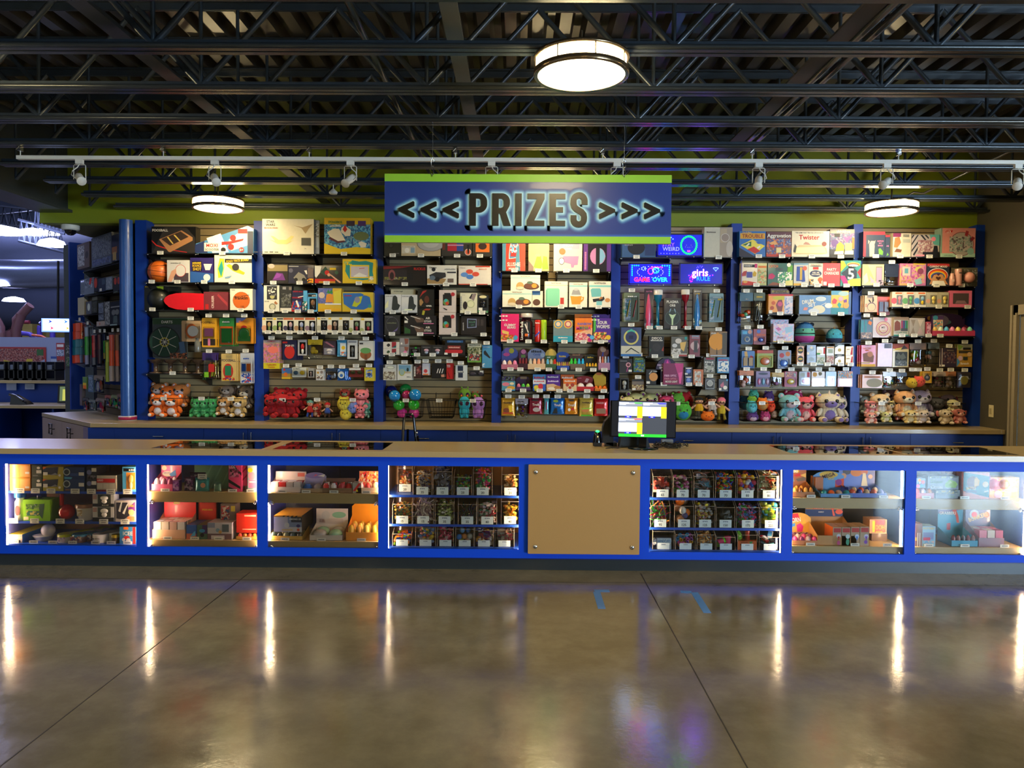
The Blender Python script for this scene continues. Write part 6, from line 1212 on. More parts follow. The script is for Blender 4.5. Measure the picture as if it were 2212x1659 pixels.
run('''
@A6|b|on the top shelf of the board games bay|y515
+|140 880 518|girder half
+|900 1850 518|door half
B|115 135 515 512|board_game_box|blue boxed pop dice game with TROUBLE lettering|#2268b0|tx=407 d=.1|r:.03:.7:.97:.92:#dca020;t:TROUBLE:.5:.81:.14:#8a1c14:.9;p:#e8d850:.05:.45:.5:.68:.97:.42:.6:.1;p:#2a6a3a:.1:.45:.45:.6:.45:.4;p:R:.3:.28:.55:.4:.8:.22:.6:.12;p:W:.24:.42:.36:.54:.4:.5:.3:.4;p:W:.66:.36:.78:.44:.8:.38:.7:.3;p:B:.6:.6:.9:.5:.7:.5;p:#241a2c:0:0:.6:0:0:.35;t:Pop-O-Matic:.28:.95:.05:Y:.42
B|520 145 895 512|board_game_box|maroon boxed marble race game with Aggravation lettering|#5a2028|tx=755 d=.1 sd=#7a2a20|s:0:.1:1:.72:#40508a:#7a4a48:#c86a3a;p:#d8a060:.1:.55:.35:.65:.45:.5:.25:.45;p:R:.12:.45:.3:.5:.35:.35:.2:.38;r:0:0:1:.1:#b83828;t:Aggravation:.5:.85:.15:W:.96;r:.4:.16:.6:.36:#d8c890
B|897 132 1468 512|board_game_box|large cream boxed spot mat game with Twister lettering|#e4dac0|tx=1200 d=.1|t:THE_GAME_THAT_TIES_YOU_UP_IN_KNOTS:.46:.93:.05:D:.74;t:Twister:.46:.76:.18:#c02820:.74;p:#d8c090:.05:.12:.1:.36:.2:.46:.8:.46:.92:.34:.95:.14:.8:.1:.2:.1;p:#f0e8b0:.08:.14:.12:.36:.85:.4:.92:.16;p:#c09080:.3:.48:.36:.58:.44:.55:.5:.46;q:.86:.5:.09:#8a4038;p:#3a3a3a:.05:.2:.08:.5:.13:.4:.1:.15
B|1468 105 1838 512|toy_kit_box|dark slime kit box with thinkbox lettering|#1c1820|tx=1632 d=.1|t:thinkbox:.55:.92:.1:W:.66;s:0:.28:1:.85:#5a3a78:#3a5a88:#8a7aa0;p:#7a4a98:.5:.75:.7:.7:.98:.88:.7:.5;q:.2:.5:.13:#5a3a88;p:#c8b028:.22:.12:.28:.45:.42:.55:.58:.42:.58:.15;p:#a8c070:.62:.2:.62:.5:.9:.5:.92:.2;r:.9:.3:1:.7:O;p:W:.18:.1:.2:.2:.55:.22:.56:.1;p:W:.6:.1:.62:.22:.96:.24:.96:.1;r:.18:.72:.4:.84:K;r:0:0:1:.1:K
@A6|b|on the second shelf of the board games bay|y945
+|140 920 948|girder half
+|930 1830 950|door half
B|145 608 390 938|board_game_box|cream boxed disc dropping game|#dcd0b8|-|r:.15:.8:.85:.93:#201c1c;t:CONNECT:.42:.865:.07:W:.5;r:.82:.78:.98:.96:#c8286a;p:#b03a38:.02:.5:.15:.62:.35:.65:.28:.42:.05:.4;r:.33:.34:.68:.6:#4a4a98;p:#c8a028:.7:.5:.8:.65:.95:.55:.9:.4:.75:.4;p:#c83428:0:0:1:0:.95:.12:.5:.18:.3:.2:.1:.2;r:0:0:.04:1:#6a5ab8;o:.25:.15:.14:.06:#e0a050
B|390 612 528 938|board_game_box|olive boxed game beside the disc game|#a8ac68|tx=372|r:.05:.78:.95:.88:#d87a30;s:.02:.1:.98:.72:#c0b878:#8aa060:#c87a40
B|540 612 922 920|board_game_box|green boxed fishing game|#1f5a48|tx=757|t:CATCH:.22:.86:.12:O:.36;t:FISH:.45:.72:.12:#4a3a48:.3;p:#c02860:.02:.3:.05:.5:.18:.55:.3:.42:.2:.28;p:#60a028:.75:.4:.8:.95:.98:.9:.98:.3;q:.83:.92:.09:W;s:.4:.1:.95:.6:#2a7a60:W:#50a050;p:#8a4a2c:0:0:.2:.15:.5:.1:.6:0;p:#d8d080:.7:.0:.7:.2:1:.25:1:0
B|928 612 1150 932|board_game_box|pale blue boxed numbers tile game|#c0c0b8|tx=1087|r:0:.92:1:1:#7aa0b8;p:#2a4aa0:.18:.2:.2:.85:.7:.85:.8:.18:.6:.16:.5:.2;r:.42:.25:.58:.82:#c0a040;q:.75:.77:.1:#c86048;r:0:0:.6:.1:#d8a83c
B|1150 615 1365 935|board_game_box|cream boxed trivia game with blue oval|#e4d8c0|tx=1282|t:Family_Go_Back:.5:.94:.05:#b85a3a:.7;r:.3:.72:.7:.84:R;o:.5:.54:.42:.15:#28345a;t:ASK_ME:.5:.59:.07:W:.5;t:ANYTHING:.5:.5:.07:W:.6;o:.5:.88:.45:.02:K;s:.05:.05:.35:.3:#e0a850:D:W;q:.83:.28:.1:#d8602c;p:#d04a28:.74:.08:.78:.2:.9:.2:.92:.08;p:K:.04:.02:.06:.2:.12:.2:.14:.02
B|1365 612 1625 940|board_game_box|red PARTY CHARADES game box|#d83a34|tx=1490|t:PARTY:.5:.72:.11:W:.56;t:CHARADES:.5:.56:.13:W:.86;r:.03:.03:.22:.18:W
B|1495 580 1600 640|board_game_box|yellow box peeking out behind PARTY CHARADES|#d8b01c|st - y=.11
B|1628 572 1935 945|board_game_box|teal boxed card game with big cream number 5|#2a8078|tx=1718|p:Y:0:.98:.14:.98:.28:.8:0:.55;p:R:.82:.54:1:.72:1:.3;p:#243040:.2:.6:.5:.8:.8:.6:.8:.3:.3:.25:.02:.5;p:#a82a78:0:.4:.2:.4:.42:.1:.4:.0:.2:.0:0:.3;p:#b8c848:.4:0:.35:.2:.6:.28:1:.3:1:0;o:.62:.84:.32:.09:#e0b048;o:.62:.82:.28:.07:#c04830;o:.62:.8:.24:.05:#e8dcc0;t:MIND:.55:.74:.08:K:.45;t:5:.5:.47:.42:#ece4cc:.55
@A6|b|on the third shelf of the board games bay|y1370
+|540 930 1375|middle
+|990 1830 1372|door half
B|585 990 872 1080|craft_kit_box|maroon craft kit box stacked behind|#4a1424|st - y=.06|r:.05:.3:.95:.7:#b0a050;t:SPARKLE:.5:.5:.4:#3a1020:.8
B|550 1075 920 1362|craft_kit_box|yellow and red gem craft kit box|#d8902c|tx=727|r:0:.92:1:1:#b01c34;o:.5:.8:.34:.1:#b8b438;s:.65:0:1:.9:#a8b8d0:#d0c0c8:#7a8ac0;p:#7a4048:.4:.1:.3:.45:.4:.7:.55:.72:.6:.45:.55:.1;q:.47:.5:.12:#c05078;q:.2:.55:.1:#c05a2c;q:.15:.3:.1:#a84828;r:0:0:.6:.08:K;r:.02:.02:.16:.18:W
B|1008 1090 1490 1365|drum_set_box|blue and white boxed toy drum set|#5a84b8|tx=1230 d=.12|d:.27:.66:.2:8:.36:DRUM:W;d:.4:.5:.2:8:.24:SET:W;o:.68:.8:.16:.12:#e0e4d8;o:.68:.8:.14:.1:#b8c8d8;p:W:.5:.3:.54:.34:.85:.62:.84:.58;o:.62:.25:.2:.22:#d0cdb8;o:.46:.14:.17:.16:#c8d0dc;o:.92:.45:.12:.14:#d4dce0;p:#d88a80:.12:.2:.16:.36:.28:.34:.24:.2
B|1487 1025 1750 1360|craft_kit_box|yellow and blue shaped craft box|#dcac1c|tx=1638|r:0:.82:.6:1:#5a9ac0;o:.7:.88:.3:.1:#a0c0c8;r:0:0:1:.28:#3a8aa0;p:#d04a5a:.05:.55:.15:.68:.35:.6:.28:.45:.1:.45;p:#30a0a0:.35:.4:.45:.52:.6:.42:.5:.25;q:.55:.66:.1:#c8a0b8;p:#7a4aa0:.7:.6:.9:.65:.9:.5:.75:.48;q:.85:.38:.13:#c8a058
B|1750 1040 1788 1360|carton|narrow blue carton end beside the craft box|#3a5a90|- y=.01
@A6|b|hanging high in the board games bay||-.25
V|120 1060 325 1510|goggles_pack|orange swim goggles on blue card|#2a5a70|toy=#f05010,#60b870,#f05010 nt=3 n=2|
V|330 1060 505 1490|nerf_toy_pack|dark green dinosaur hatching toy pack|#3a4a24|toy=#5a5a50,#3a3a30 sh=l nt=3 n=2|t:DINO:.5:.87:.06:Y:.6
@B6|b|on the fourth shelf of the board games bay|y355
+|600 1080 362|middle
+|940 1880 365|door half
B|608 0 892 110|sticker_box|pastel sticker craft box stacked behind|#8aa4c4|st - y=.06|s:.02:.05:.98:.95:#c8a8c8:#a0c0d8:#7a90b8
B|650 68 975 358|sticker_box|shimmery lilac craft jewellery box|#b0a4cc|tx=765|s:.0:.02:1:.98:#c8a8d0:#a8c0e0:#d8c0c0;p:#b86aa8:.1:.75:.25:.82:.4:.7:.25:.6;p:#90b8d8:.55:.8:.95:.88:.9:.55:.6:.5;p:#5a9ab0:.05:.55:.1:.58:.35:.4:.3:.36;t:SPARKLE:.4:.25:.09:#8a5a70:.4;r:0:0:1:.05:#c8b060
@B6|b|on the fifth shelf of the board games bay|y700
+|940 1900 705|door half
B|1022 415 1130 560|card_game_box|black and orange burger card game, upper one|#d09060|st -|o:.5:.55:.42:.36:#2a2418;o:.5:.55:.34:.1:#c0a030;r:.1:.05:.5:.2:W
B|1022 560 1130 700|card_game_box|black and orange burger card game, lower one|#d09060|tx=1070|o:.5:.6:.42:.36:#2a2418;o:.5:.6:.34:.1:#c0a030
B|1175 400 1318 555|card_game_box|navy dragon card game, upper one|#23204a|st -|p:#9ab0c8:.1:.85:.5:.6:.9:.85:.7:.4:.3:.4;q:.5:.75:.14:W;r:.02:.05:.25:.3:W
B|1175 558 1318 700|card_game_box|navy dragon card game, lower one|#23204a|tx=1277|p:#9ab0c8:.1:.55:.5:.85:.9:.55:.7:.35:.3:.35;r:0:0:1:.15:#a09070
B|1330 425 1460 565|card_game_box|grey and red card game, upper one|#b8b09c|st -|q:.35:.4:.28:W;r:.8:.2:1:.9:R;r:.0:.1:.4:.3:G
B|1330 572 1460 700|card_game_box|grey and green card game, lower one|#a8a890|-|s:.05:.1:.95:.9:#8a9a70:#c0b8a0:#6a7a58
B|1482 420 1598 560|card_game_box|tan card game, upper one|#b8a888|st -|r:.2:.25:.85:.7:#9aa898;r:.05:.8:.95:.95:#c89850
B|1482 565 1598 700|card_game_box|tan and red card game, lower one|#b09070|tx=1497|s:.05:.05:.95:.95:#b06050:#c8b090:#8a5a48
B|1612 362 1758 540|card_game_box|black topped cream card game, upper one|#d8d0b0|st -|r:0:.8:1:1:K;t:FAMILY:.5:.9:.09:W:.8;p:K:0:.78:.4:.78:0:.55;q:.5:.35:.15:#c0a860
B|1612 542 1758 700|card_game_box|black topped cream card game, lower one|#d8d0b0|tx=1705|r:0:.8:1:1:K;t:FAMILY:.5:.9:.09:W:.8;p:K:0:.78:.4:.78:0:.55;q:.5:.35:.15:#c0a860
B|1782 420 1900 558|card_game_box|yellow and red card game, upper one|#e0b43c|st -|p:R:.6:.05:.9:.05:.95:.9:.75:.9;r:.1:.6:.5:.7:#b08020;q:.2:.4:.1:W
B|1782 562 1900 700|card_game_box|yellow and red card game, lower one|#e0b43c|tx=1855|p:R:.6:.05:.9:.05:.95:.9:.75:.9;r:.1:.6:.5:.7:#b08020
@B6|b|hanging in the upper peg row of the board games bay||-.25
U|160 160 340 388|putty_pack|blue card with a white toy timer|#285a8a|toy=W sh=n bl=.1,.05,.9,.65 n=2|q:.75:.85:.14:#c09080;r:.1:.7:.5:.9:b
U|350 150 550 390|putty_pack|maroon and orange card with a blue splat toy|#8a2a38|toy=#2a4ab0 bl=.3,.12,.85,.5 n=2|q:.4:.85:.12:#3a6ac0;t:MAGIC_WORM:.6:.62:.1:O:.7;q:.15:.35:.13:#d87a60
U|165 490 370 760|putty_pack|blue card with a gold toy microphone|#3468a8|toy=#c89850,#c89850 sh=x nt=2 bl=.08,.05,.9,.7 n=2|p:#c8a058:.2:.95:.4:.98:.5:.6:.25:.6;p:R:.6:.6:.7:.75:.9:.65:.8:.5
U|405 480 660 750|putty_pack|lime card with an orange burger toy|#9aa828|toy=#e07030 bl=.1,.05,.9,.68 n=3|r:0:.82:1:1:#c05040;o:.5:.6:.4:.1:#e0c030
U|728 480 940 768|putty_pack|white card with a blue sticky hand|#8890a8|toy=#2a68c8 bl=.05,.05,.85,.55 n=2|q:.75:.8:.13:#e07a30;q:.3:.72:.13:#c03a48;s:.1:.05:.55:.5:#3a4a78:#a8b0c8:#6a7aa0
@B6|b|hanging in the lower peg row of the board games bay||-.25
V|120 808 350 1065|squeeze_toy_pack|crinkled clear bag with orange squishy|#c07040|toy=#c85030,#e0b0a0 nt=4 n=2
U|388 808 612 1052|squeeze_toy_pack|lilac card with three pastel squeeze balls|#7a6a98|toy=p,#7ab0c8,#d0a0b8 nt=3 bl=.08,.05,.95,.62 n=2|o:.5:.84:.34:.08:#38405a
V|632 838 825 1070|squeeze_toy_pack|gold bag with purple eyeball toy|#b8963c|toy=#a06a98 nt=1 n=2
U|835 812 1030 1052|squeeze_toy_pack|crimson card with yellow star toy|#b02850|toy=Y bl=.1,.1,.9,.6 n=2|s:.1:.65:.9:.95:#7a2038:#d07a50:#8aa8a0
U|1060 812 1240 1035|squeeze_toy_pack|grey card with pink slug squeeze toy|#8a8a98|toy=#e070a0 bl=.15,.1,.9,.55 n=2|r:.1:.65:.5:.9:#a8b0a8;r:.7:.6:.95:.95:#c0303c
U|1255 812 1465 1050|squeeze_toy_pack|orange card with two red balls|#b07838|toy=#e02840,#e02840 nt=2 bl=.05,.05,1,.55 n=2|q:.25:.8:.15:#e0a030;q:.65:.85:.12:#7a6a3c
U|1478 812 1645 1042|squeeze_toy_pack|blue card with stacked orange balls|#7a9ab8|toy=O,O nt=2 bl=.15,.02,.85,.68 n=2
U|1665 808 1900 1050|squeeze_toy_pack|red and teal card with two splat balls|#b84a30|toy=#e04a38,#d8c030 nt=2 bl=.1,.05,.9,.5 n=2|s:.0:.55:1:.98:#d87a28:#3a8aa0:#c8b0a0
@A7|b|on the top shelf of the pastel gifts bay|y515
+|160 900 518|girder half
+|960 1860 520|door half
B|170 140 498 508|gift_bag|navy and red gift book with a cream llama|#2c3544|tx=357|r:0:.87:1:1:#b82838;p:#b82838:0:0:0:.98:.12:.85:.12:0;p:#d8c0a0:.3:.0:.27:.5:.35:.62:.5:.62:.52:.4:.5:0;p:#d8c0a0:.22:.5:.22:.66:.3:.6;p:#d8c0a0:.5:.6:.56:.66:.52:.5;p:#6aa838:.72:.1:.7:.3:.78:.34:.92:.2:.9:.06;t:ALPACA:.78:.62:.06:p:.3;t:MY:.78:.53:.06:p:.2;t:BAGS:.78:.44:.06:p:.25
B|498 190 570 508|gift_bag|second navy gift book behind the llama one|#2c3544|- y=.03|r:0:.9:1:1:#b82838;t:AS:.5:.5:.07:p:.6;p:#6aa838:.3:.05:.5:.2:.8:.1
B|612 165 885 500|henna_kit_box|magenta and cream henna kit box with a hand photo|#cfc4a8|tx=722|p:#8a2458:0:1:.45:1:.4:.7:0:.7;r:0:0:.48:.84:#d8d0c0;p:#b07a40:.05:.4:.1:.8:.35:.85:.45:.6:.25:.38;p:#7a4a24:.08:.2:.2:.35:.5:.3:.45:.18;t:HENNA:.72:.92:.06:D:.34;t:WONDERS:.72:.86:.05:D:.34;r:.55:.6:.95:.75:#a8a898
B|890 185 1310 505|cosmetic_kit_box|black and white striped doll cosmetics box|#b8a8a0|tx=1158|p:K:0:.9:.05:.98:.1:.98:0:.8;p:K:0:.6:.2:.98:.25:.98:0:.5;p:K:0:.3:.25:.75:.25:.65:0:.2;p:K:.05:.1:.25:.5:.28:.45:.1:.05;p:K:.3:.98:.5:.7:.55:.72:.38:.98;p:K:.45:.98:.6:.8:.62:.85:.53:.98;s:.22:.15:.78:.75:#a87878:#c8b8a8:#8a5a5a;p:#5aa098:.62:1:1:1:1:.5:.8:.55;q:.78:.8:.1:#e07a88;r:.4:.0:1:.22:K;r:.15:.02:.46:.1:#e08a98;p:K:.75:.1:.8:.5:.92:.5:.96:.1
B|1325 88 1850 510|doll_set_box|large pink boxed doll play set|#d88a80|tx=1600 d=.13 sd=#8aa89a|r:0:0:.04:1:#7a9a8c;r:0:0:1:.13:#a8c8b0;q:.6:.45:.42:#7a2a3a;q:.6:.45:.4:#a89c90;s:.25:.18:.9:.7:#8a9a8c:#b8a8a0:#5a4a4c;p:R:.12:.85:.15:.92:.34:.92:.3:.82;t:LOL:.23:.87:.08:W:.14;p:#a83038:.68:.75:.72:.92:.8:.88:.76:.7;p:#8a1c28:.84:.6:.9:.72:.98:.66:.9:.55;q:.86:.2:.12:#88b0a0;t:SUPER_SURPRISE:.22:.055:.03:#5a7a6a:.34
@A7|b|on the second shelf of the pastel gifts bay|y945
+|160 900 950|girder half
+|940 1860 950|door half
B|155 630 482 935|sock_box|cream boxed lilac socks with a leg photo|#c0b890|tx=368|p:#c8a878:.02:.98:.25:.98:.55:.3:.4:.2:.1:.1;p:#c0b0b8:.05:.4:.2:.6:.3:.2:.1:.05;p:#b0a0b8:.35:.45:.6:.15:.4:.1;r:.62:.2:.92:.9:#8a8068;r:.65:.12:.9:.84:#a890b0;s:.75:.0:.98:.25:#7a5a70:#b8a0a8:D
V|488 630 705 940|cosmetic_bag|shiny dark navy toiletry bag|#141a34|toy=#0c1024 nt=3|r:0:.4:1:1:#10162c
B|712 618 1112 938|craft_kit_box|pink and gold jewellery craft box|#c86a98|tx=872|p:#d8a060:0:0:.5:0:.5:.4:0:.8;s:.05:.1:.95:.95:#d07aa0:#c8a070:#b04a80;r:.16:.6:.32:.75:#5a98a8;r:.1:.45:.45:.85:#d8b8b0;r:.18:.55:.32:.78:#5a98a8;r:.4:.4:.45:.85:#a05a98;p:#c8b858:.55:.7:.62:.85:.8:.88:.75:.6;q:.78:.65:.14:#8a3a58;p:#8ab8b8:.55:.25:.8:.35:.85:.08:.62:.04;t:GOOD_VIBES:.25:.22:.08:#c88a40:.4;r:.5:.95:.95:1:Y
B|1122 620 1458 942|art_set_box|rainbow heart hands art set box|#1f2a3c|tx=1263|r:0:.88:1:1:#b83438;t:CURRENT_MOOD:.5:.87:.09:W:.8;o:.48:.48:.46:.32:#e0d8d0;o:.48:.46:.44:.3:R;o:.48:.44:.4:.27:O;o:.48:.42:.36:.24:Y;o:.48:.4:.32:.21:#3a5a9a;o:.48:.38:.28:.18:#4a2a5a;p:#c08a5a:.1:.05:.2:.3:.3:.48:.42:.52:.5:.44:.58:.52:.7:.5:.8:.3:.95:.05:.7:.1:.3:.1;p:#4a2418:.38:.35:.42:.42:.5:.38:.58:.42:.62:.34:.5:.24;p:W:.2:.0:.25:.22:.75:.22:.85:0
B|1478 680 1880 940|bath_set_box|clear box with pink bath set and sponge|#4a4838|tx=1680 y=.02 -|r:.0:.9:1:1:#5a5844;s:0:0:1:.9:#4f4b3a:#454232:#565240
C|1480 760 1555 915|lotion_bottle|small pink lotion bottle in the bath set|#c89080|pf=jar - y=-.045|r:.2:.3:.8:.5:#e0b8a8
C|1568 695 1668 915|lotion_tube|tall pink lotion tube in the bath set|#d0988a|pf=tube tx=1640 y=-.045|r:.3:.72:.8:.78:D;r:0:0:1:.06:#b88070
S|1725 735 1870 900|bath_sponge|round pink bath sponge in the bath set|#e09888|matt - y=-.045 st
@A7|b|on the third shelf of the pastel gifts bay|y1265
+|590 960 1270|middle
+|1000 1850 1272|door half
I|600 1040 765 1262|vinyl_figure_box|cream figurine box with a pink bear|#dcd4bc|w=.42,.15,.95,.78 fc=#d890a0 wc=#6a6458 -|q:.2:.4:.2:#d85a68;r:.3:.86:.9:.95:O
I|765 1040 938 1262|vinyl_figure_box|cream figurine box with a green bear|#dcd4bc|w=.4,.15,.95,.78 fc=#68a868 wc=#6a6458 tx=812|q:.2:.4:.2:#68a868;r:.3:.86:.9:.95:O
I|940 1040 1112 1262|vinyl_figure_box|cream figurine box with a blue bear|#dcd4bc|w=.4,.15,.95,.78 fc=#78a0b8 f2=Y wc=#6a6458 -|q:.2:.4:.2:#4a90c8;r:.3:.86:.9:.95:O
I|1115 1045 1280 1265|vinyl_figure_box|grey figurine box with yellow creature beside the blue bear|#b8b098|w=.35,.2,.95,.8 fc=#d0b860 wc=#7a7460 -|q:.15:.4:.14:#d8a080
I|1280 1045 1448 1265|vinyl_figure_box|grey figurine box with yellow creature beside the pink case|#b8b098|w=.35,.2,.95,.8 fc=#d0b860 wc=#7a7460 tx=1297|q:.15:.4:.14:#d8a080
B|1458 1022 1797 1265|lunch_box|pink carry case with dark window|#d86a88|tx=1728|r:.15:.2:.86:.84:#4a3c3c;p:#8a6a70:.25:.22:.32:.4:.68:.4:.78:.22
@A7|b|hanging high in the pastel gifts bay||-.25
b|190 1095 380 1342|headband_pack|peach pack with a bunny ear hairband|#d8b898|n=3 d=.015 dx=-.012|p:#3a3038:.3:.7:.35:.78:.48:.66:.52:.56:.4:.6;p:#3a3038:.6:.6:.62:.9:.7:.9:.74:.7:.66:.56;q:.55:.32:.26:#5a4a68;q:.55:.3:.23:#d8c0a0;r:.05:.3:.2:.5:#c89078
U|390 1110 580 1385|mini_backpack|coral pink mini backpack with clear front|#d86058|toy=#8a7a88,#c8b0b0 nt=2 sh=x bl=.08,.08,.92,.82 ty=1035|r:.1:.4:.9:.45:#d86058
@B7|b|on the fourth shelf of the pastel gifts bay|y245
+|590 1060 250|middle
+|1040 1850 252|door half
B|625 -35 850 240|hair_chalk_box|brown haired girl hair chalk box|#b8ac90|tx=750|r:0:.85:1:1:#8a7058;r:.48:.25:.95:.82:#3c3c3c;r:.52:.4:.58:.8:M;r:.64:.4:.7:.8:P;r:.76:.4:.82:.8:T;r:.86:.4:.92:.8:G;p:#7a3a20:.05:.25:.05:.7:.2:.82:.42:.7:.45:.3;t:OTHER_SIDE:.5:.17:.08:#4a7a70:.9;r:0:.0:1:.06:#3a9a88
B|855 -20 1092 240|hourglass_box|pale grey boxed hourglass pair|#a89c8c|tx=930|p:#8a7a68:.1:.9:.4:.9:.26:.5;p:#8a7a68:.1:.1:.4:.1:.26:.5;p:#c8b8a8:.52:.92:.92:.92:.7:.5;p:#b89c98:.5:.08:.94:.08:.7:.5
C|1105 35 1200 240|glitter_wand|pink glitter tube beside the rainbow set|#a84a60|pf=tube tx=1145|s:.1:.1:.9:.9:#c88090:#8a3a50:#d8a0b0
B|1205 -55 1370 240|craft_bucket_box|small purple craft box by the big bead set|#4a3060|- y=.03|s:.05:.05:.95:.8:#c89070:#3a8aa0:#d0c8b0;q:.25:.9:.12:#3a8aa8
D|1205 -110 1850 240|bead_set|big purple pastel clay bead set with rainbow header|#c03a60|hc=#3c1850 nt=7 toy=#d8b060,#c8d0b0,b,p,#d8c060,#a84060,#7ac0a0 rw=2 th=.4 tx=1320 d=.2|o:.42:.62:.26:.14:#6a9aa8;o:.42:.7:.14:.16:#8a7aa0;o:.42:.68:.2:.24:#9a8aa8;q:.15:.78:.09:#d8a050
@B7|b|hanging in the middle peg row of the pastel gifts bay||-.25
b|130 0 310 298|pencil_pack|teal and orange ice cream pencil pack|#2a4a60|n=2 d=.015 ty=-45|r:.0:.0:1:.3:#2a2430;r:.05:.3:.25:.95:#3a8aa0;r:.35:.3:.5:.95:#3a8aa0;p:#e07830:.6:.8:.7:.95:.95:.85:.85:.7;s:.05:.05:.95:.35:#8a6a60:#3a3038:#c8a890
b|312 -30 605 270|sticker_pack|silver pack with a rainbow ring sticker|#c8b8bc|n=2 d=.015 dx=-.02 ty=-60|q:.54:.44:.37:#b03a58;q:.54:.44:.34:#d8d0c8;q:.54:.44:.31:#c08a40;q:.54:.44:.28:#d8d0c8;q:.54:.44:.24:#b04a60;q:.54:.44:.2:#d8c8d0;t:MY:.54:.5:.1:D:.3;q:.66:.9:.09:p;t:SECRET:.5:.32:.08:#c8a060:.4
b|140 385 355 705|hair_kit_pack|pink pack with a girl photo and yellow base|#c8285c|n=3 d=.015|r:0:0:1:.12:#dca81c;p:#7a4a38:.15:.25:.1:.6:.6:.7:.9:.5:.85:.2;q:.62:.58:.13:#b87a58;t:GLITTER:.4:.85:.07:O:.6;t:GIRL:.4:.76:.07:O:.4;r:.02:.15:.6:.22:#c8a880
b|385 355 605 705|notebook_pack|lilac notebook pack with doodles|#c898b0|n=2 d=.015|r:.45:.78:.95:.98:#7a8098
b|608 365 850 712|scratch_art_pack|yellow and red pack with a black scratch card|#c8b060|n=2 d=.015|r:0:.78:1:1:#b84a2c;p:#e0c850:.0:.7:.5:.75:.6:.85:.2:.8;p:#3a2018:.5:.75:.7:.95:.95:.8;r:.15:.05:.92:.66:#262a26;p:#5a6058:.2:.4:.35:.62:.5:.5:.65:.62:.85:.4:.55:.3:.5:.4:.45:.3;s:.16:.07:.9:.28:#4a4c44:#262a26:#5a5c54
V|860 362 1115 700|butterfly_toy_pack|clear pack of a lime and pink flying toy|#8a6a50|toy=#8ac020,#d8b098,#c8a040,#c03040 nt=5 n=2
V|1135 355 1310 680|doll_pack|clear pack with a pastel doll|#6a7a88|toy=#c89080,#b0a8a0,#5a8aa0 nt=4 n=2
b|1340 430 1565 710|craft_pack|deep purple sky print pack|#2c2038|n=2 d=.015|r:0:0:.05:1:#c8b8b0;s:.1:.2:.95:.8:#4a3040:#2c2038:#6a4a48;r:.35:.85:.8:.92:#8a7a70;r:.02:.02:.22:.12:W
b|1570 370 1800 708|scratch_art_pack|rainbow and black scratch art pack|#b88a30|n=2 d=.015|r:0:.75:1:1:#a8a890;p:#3a8ac0:0:.4:.2:.2:0:0;p:#7a9a3a:0:1:.4:.9:.1:.7;r:.38:.75:.9:.85:K;r:.1:.6:.95:.72:#3a3020;r:.4:.3:.7:.45:#2a3028;q:.8:.55:.1:#c8a070;t:Scratch:.5:.15:.09:W:.7;q:.2:.38:.1:#c8a0a0
@B7|b|hanging in the lower peg row of the pastel gifts bay||-.25
b|155 825 455 1025|sleep_mask_pack|peach pack with an oval sage cushion|#c88a68|n=3 d=.015 dx=-.012|o:.6:.38:.4:.34:#9a9480;r:.1:.75:.9:.9:#b87858
V|462 790 665 1022|bead_pack|clear pack of white and bright beads|#b0a8a8|toy=W,#d05a68,#a8b850,#3a8a98 nt=8 n=2
V|668 800 825 990|keychain_pack|navy hanging character bag clip|#1c2a48|toy=#3a5aa0,#8a4a40 nt=3 n=2
b|1055 775 1195 950|candy_pack|yellow card with a grey round button|#d8a820|d=.02 n=2|t:m&m:.5:.78:.14:D:.7;q:.5:.45:.26:#3a3c44;q:.5:.5:.12:#8a8c94
V|1215 790 1410 1020|jewellery_pack|pale pack of pastel hair clips|#b8a8a0|toy=#c8a0a0,#a88a98,#8a2a38 nt=6 n=2
V|1390 785 1560 1025|jewellery_pack|orange edged pack of gold clips|#b87850|toy=#c0a8a0,#a8845c nt=5 n=2
U|1580 790 1790 1020|slime_pack|dark card with a yellow slime tub|#3a3034|toy=#d0c060 bl=.15,.08,.9,.85 n=2|p:W:.1:.5:.3:.75:.8:.75:.9:.55;r:.35:.2:.75:.45:#7a2c24
''')
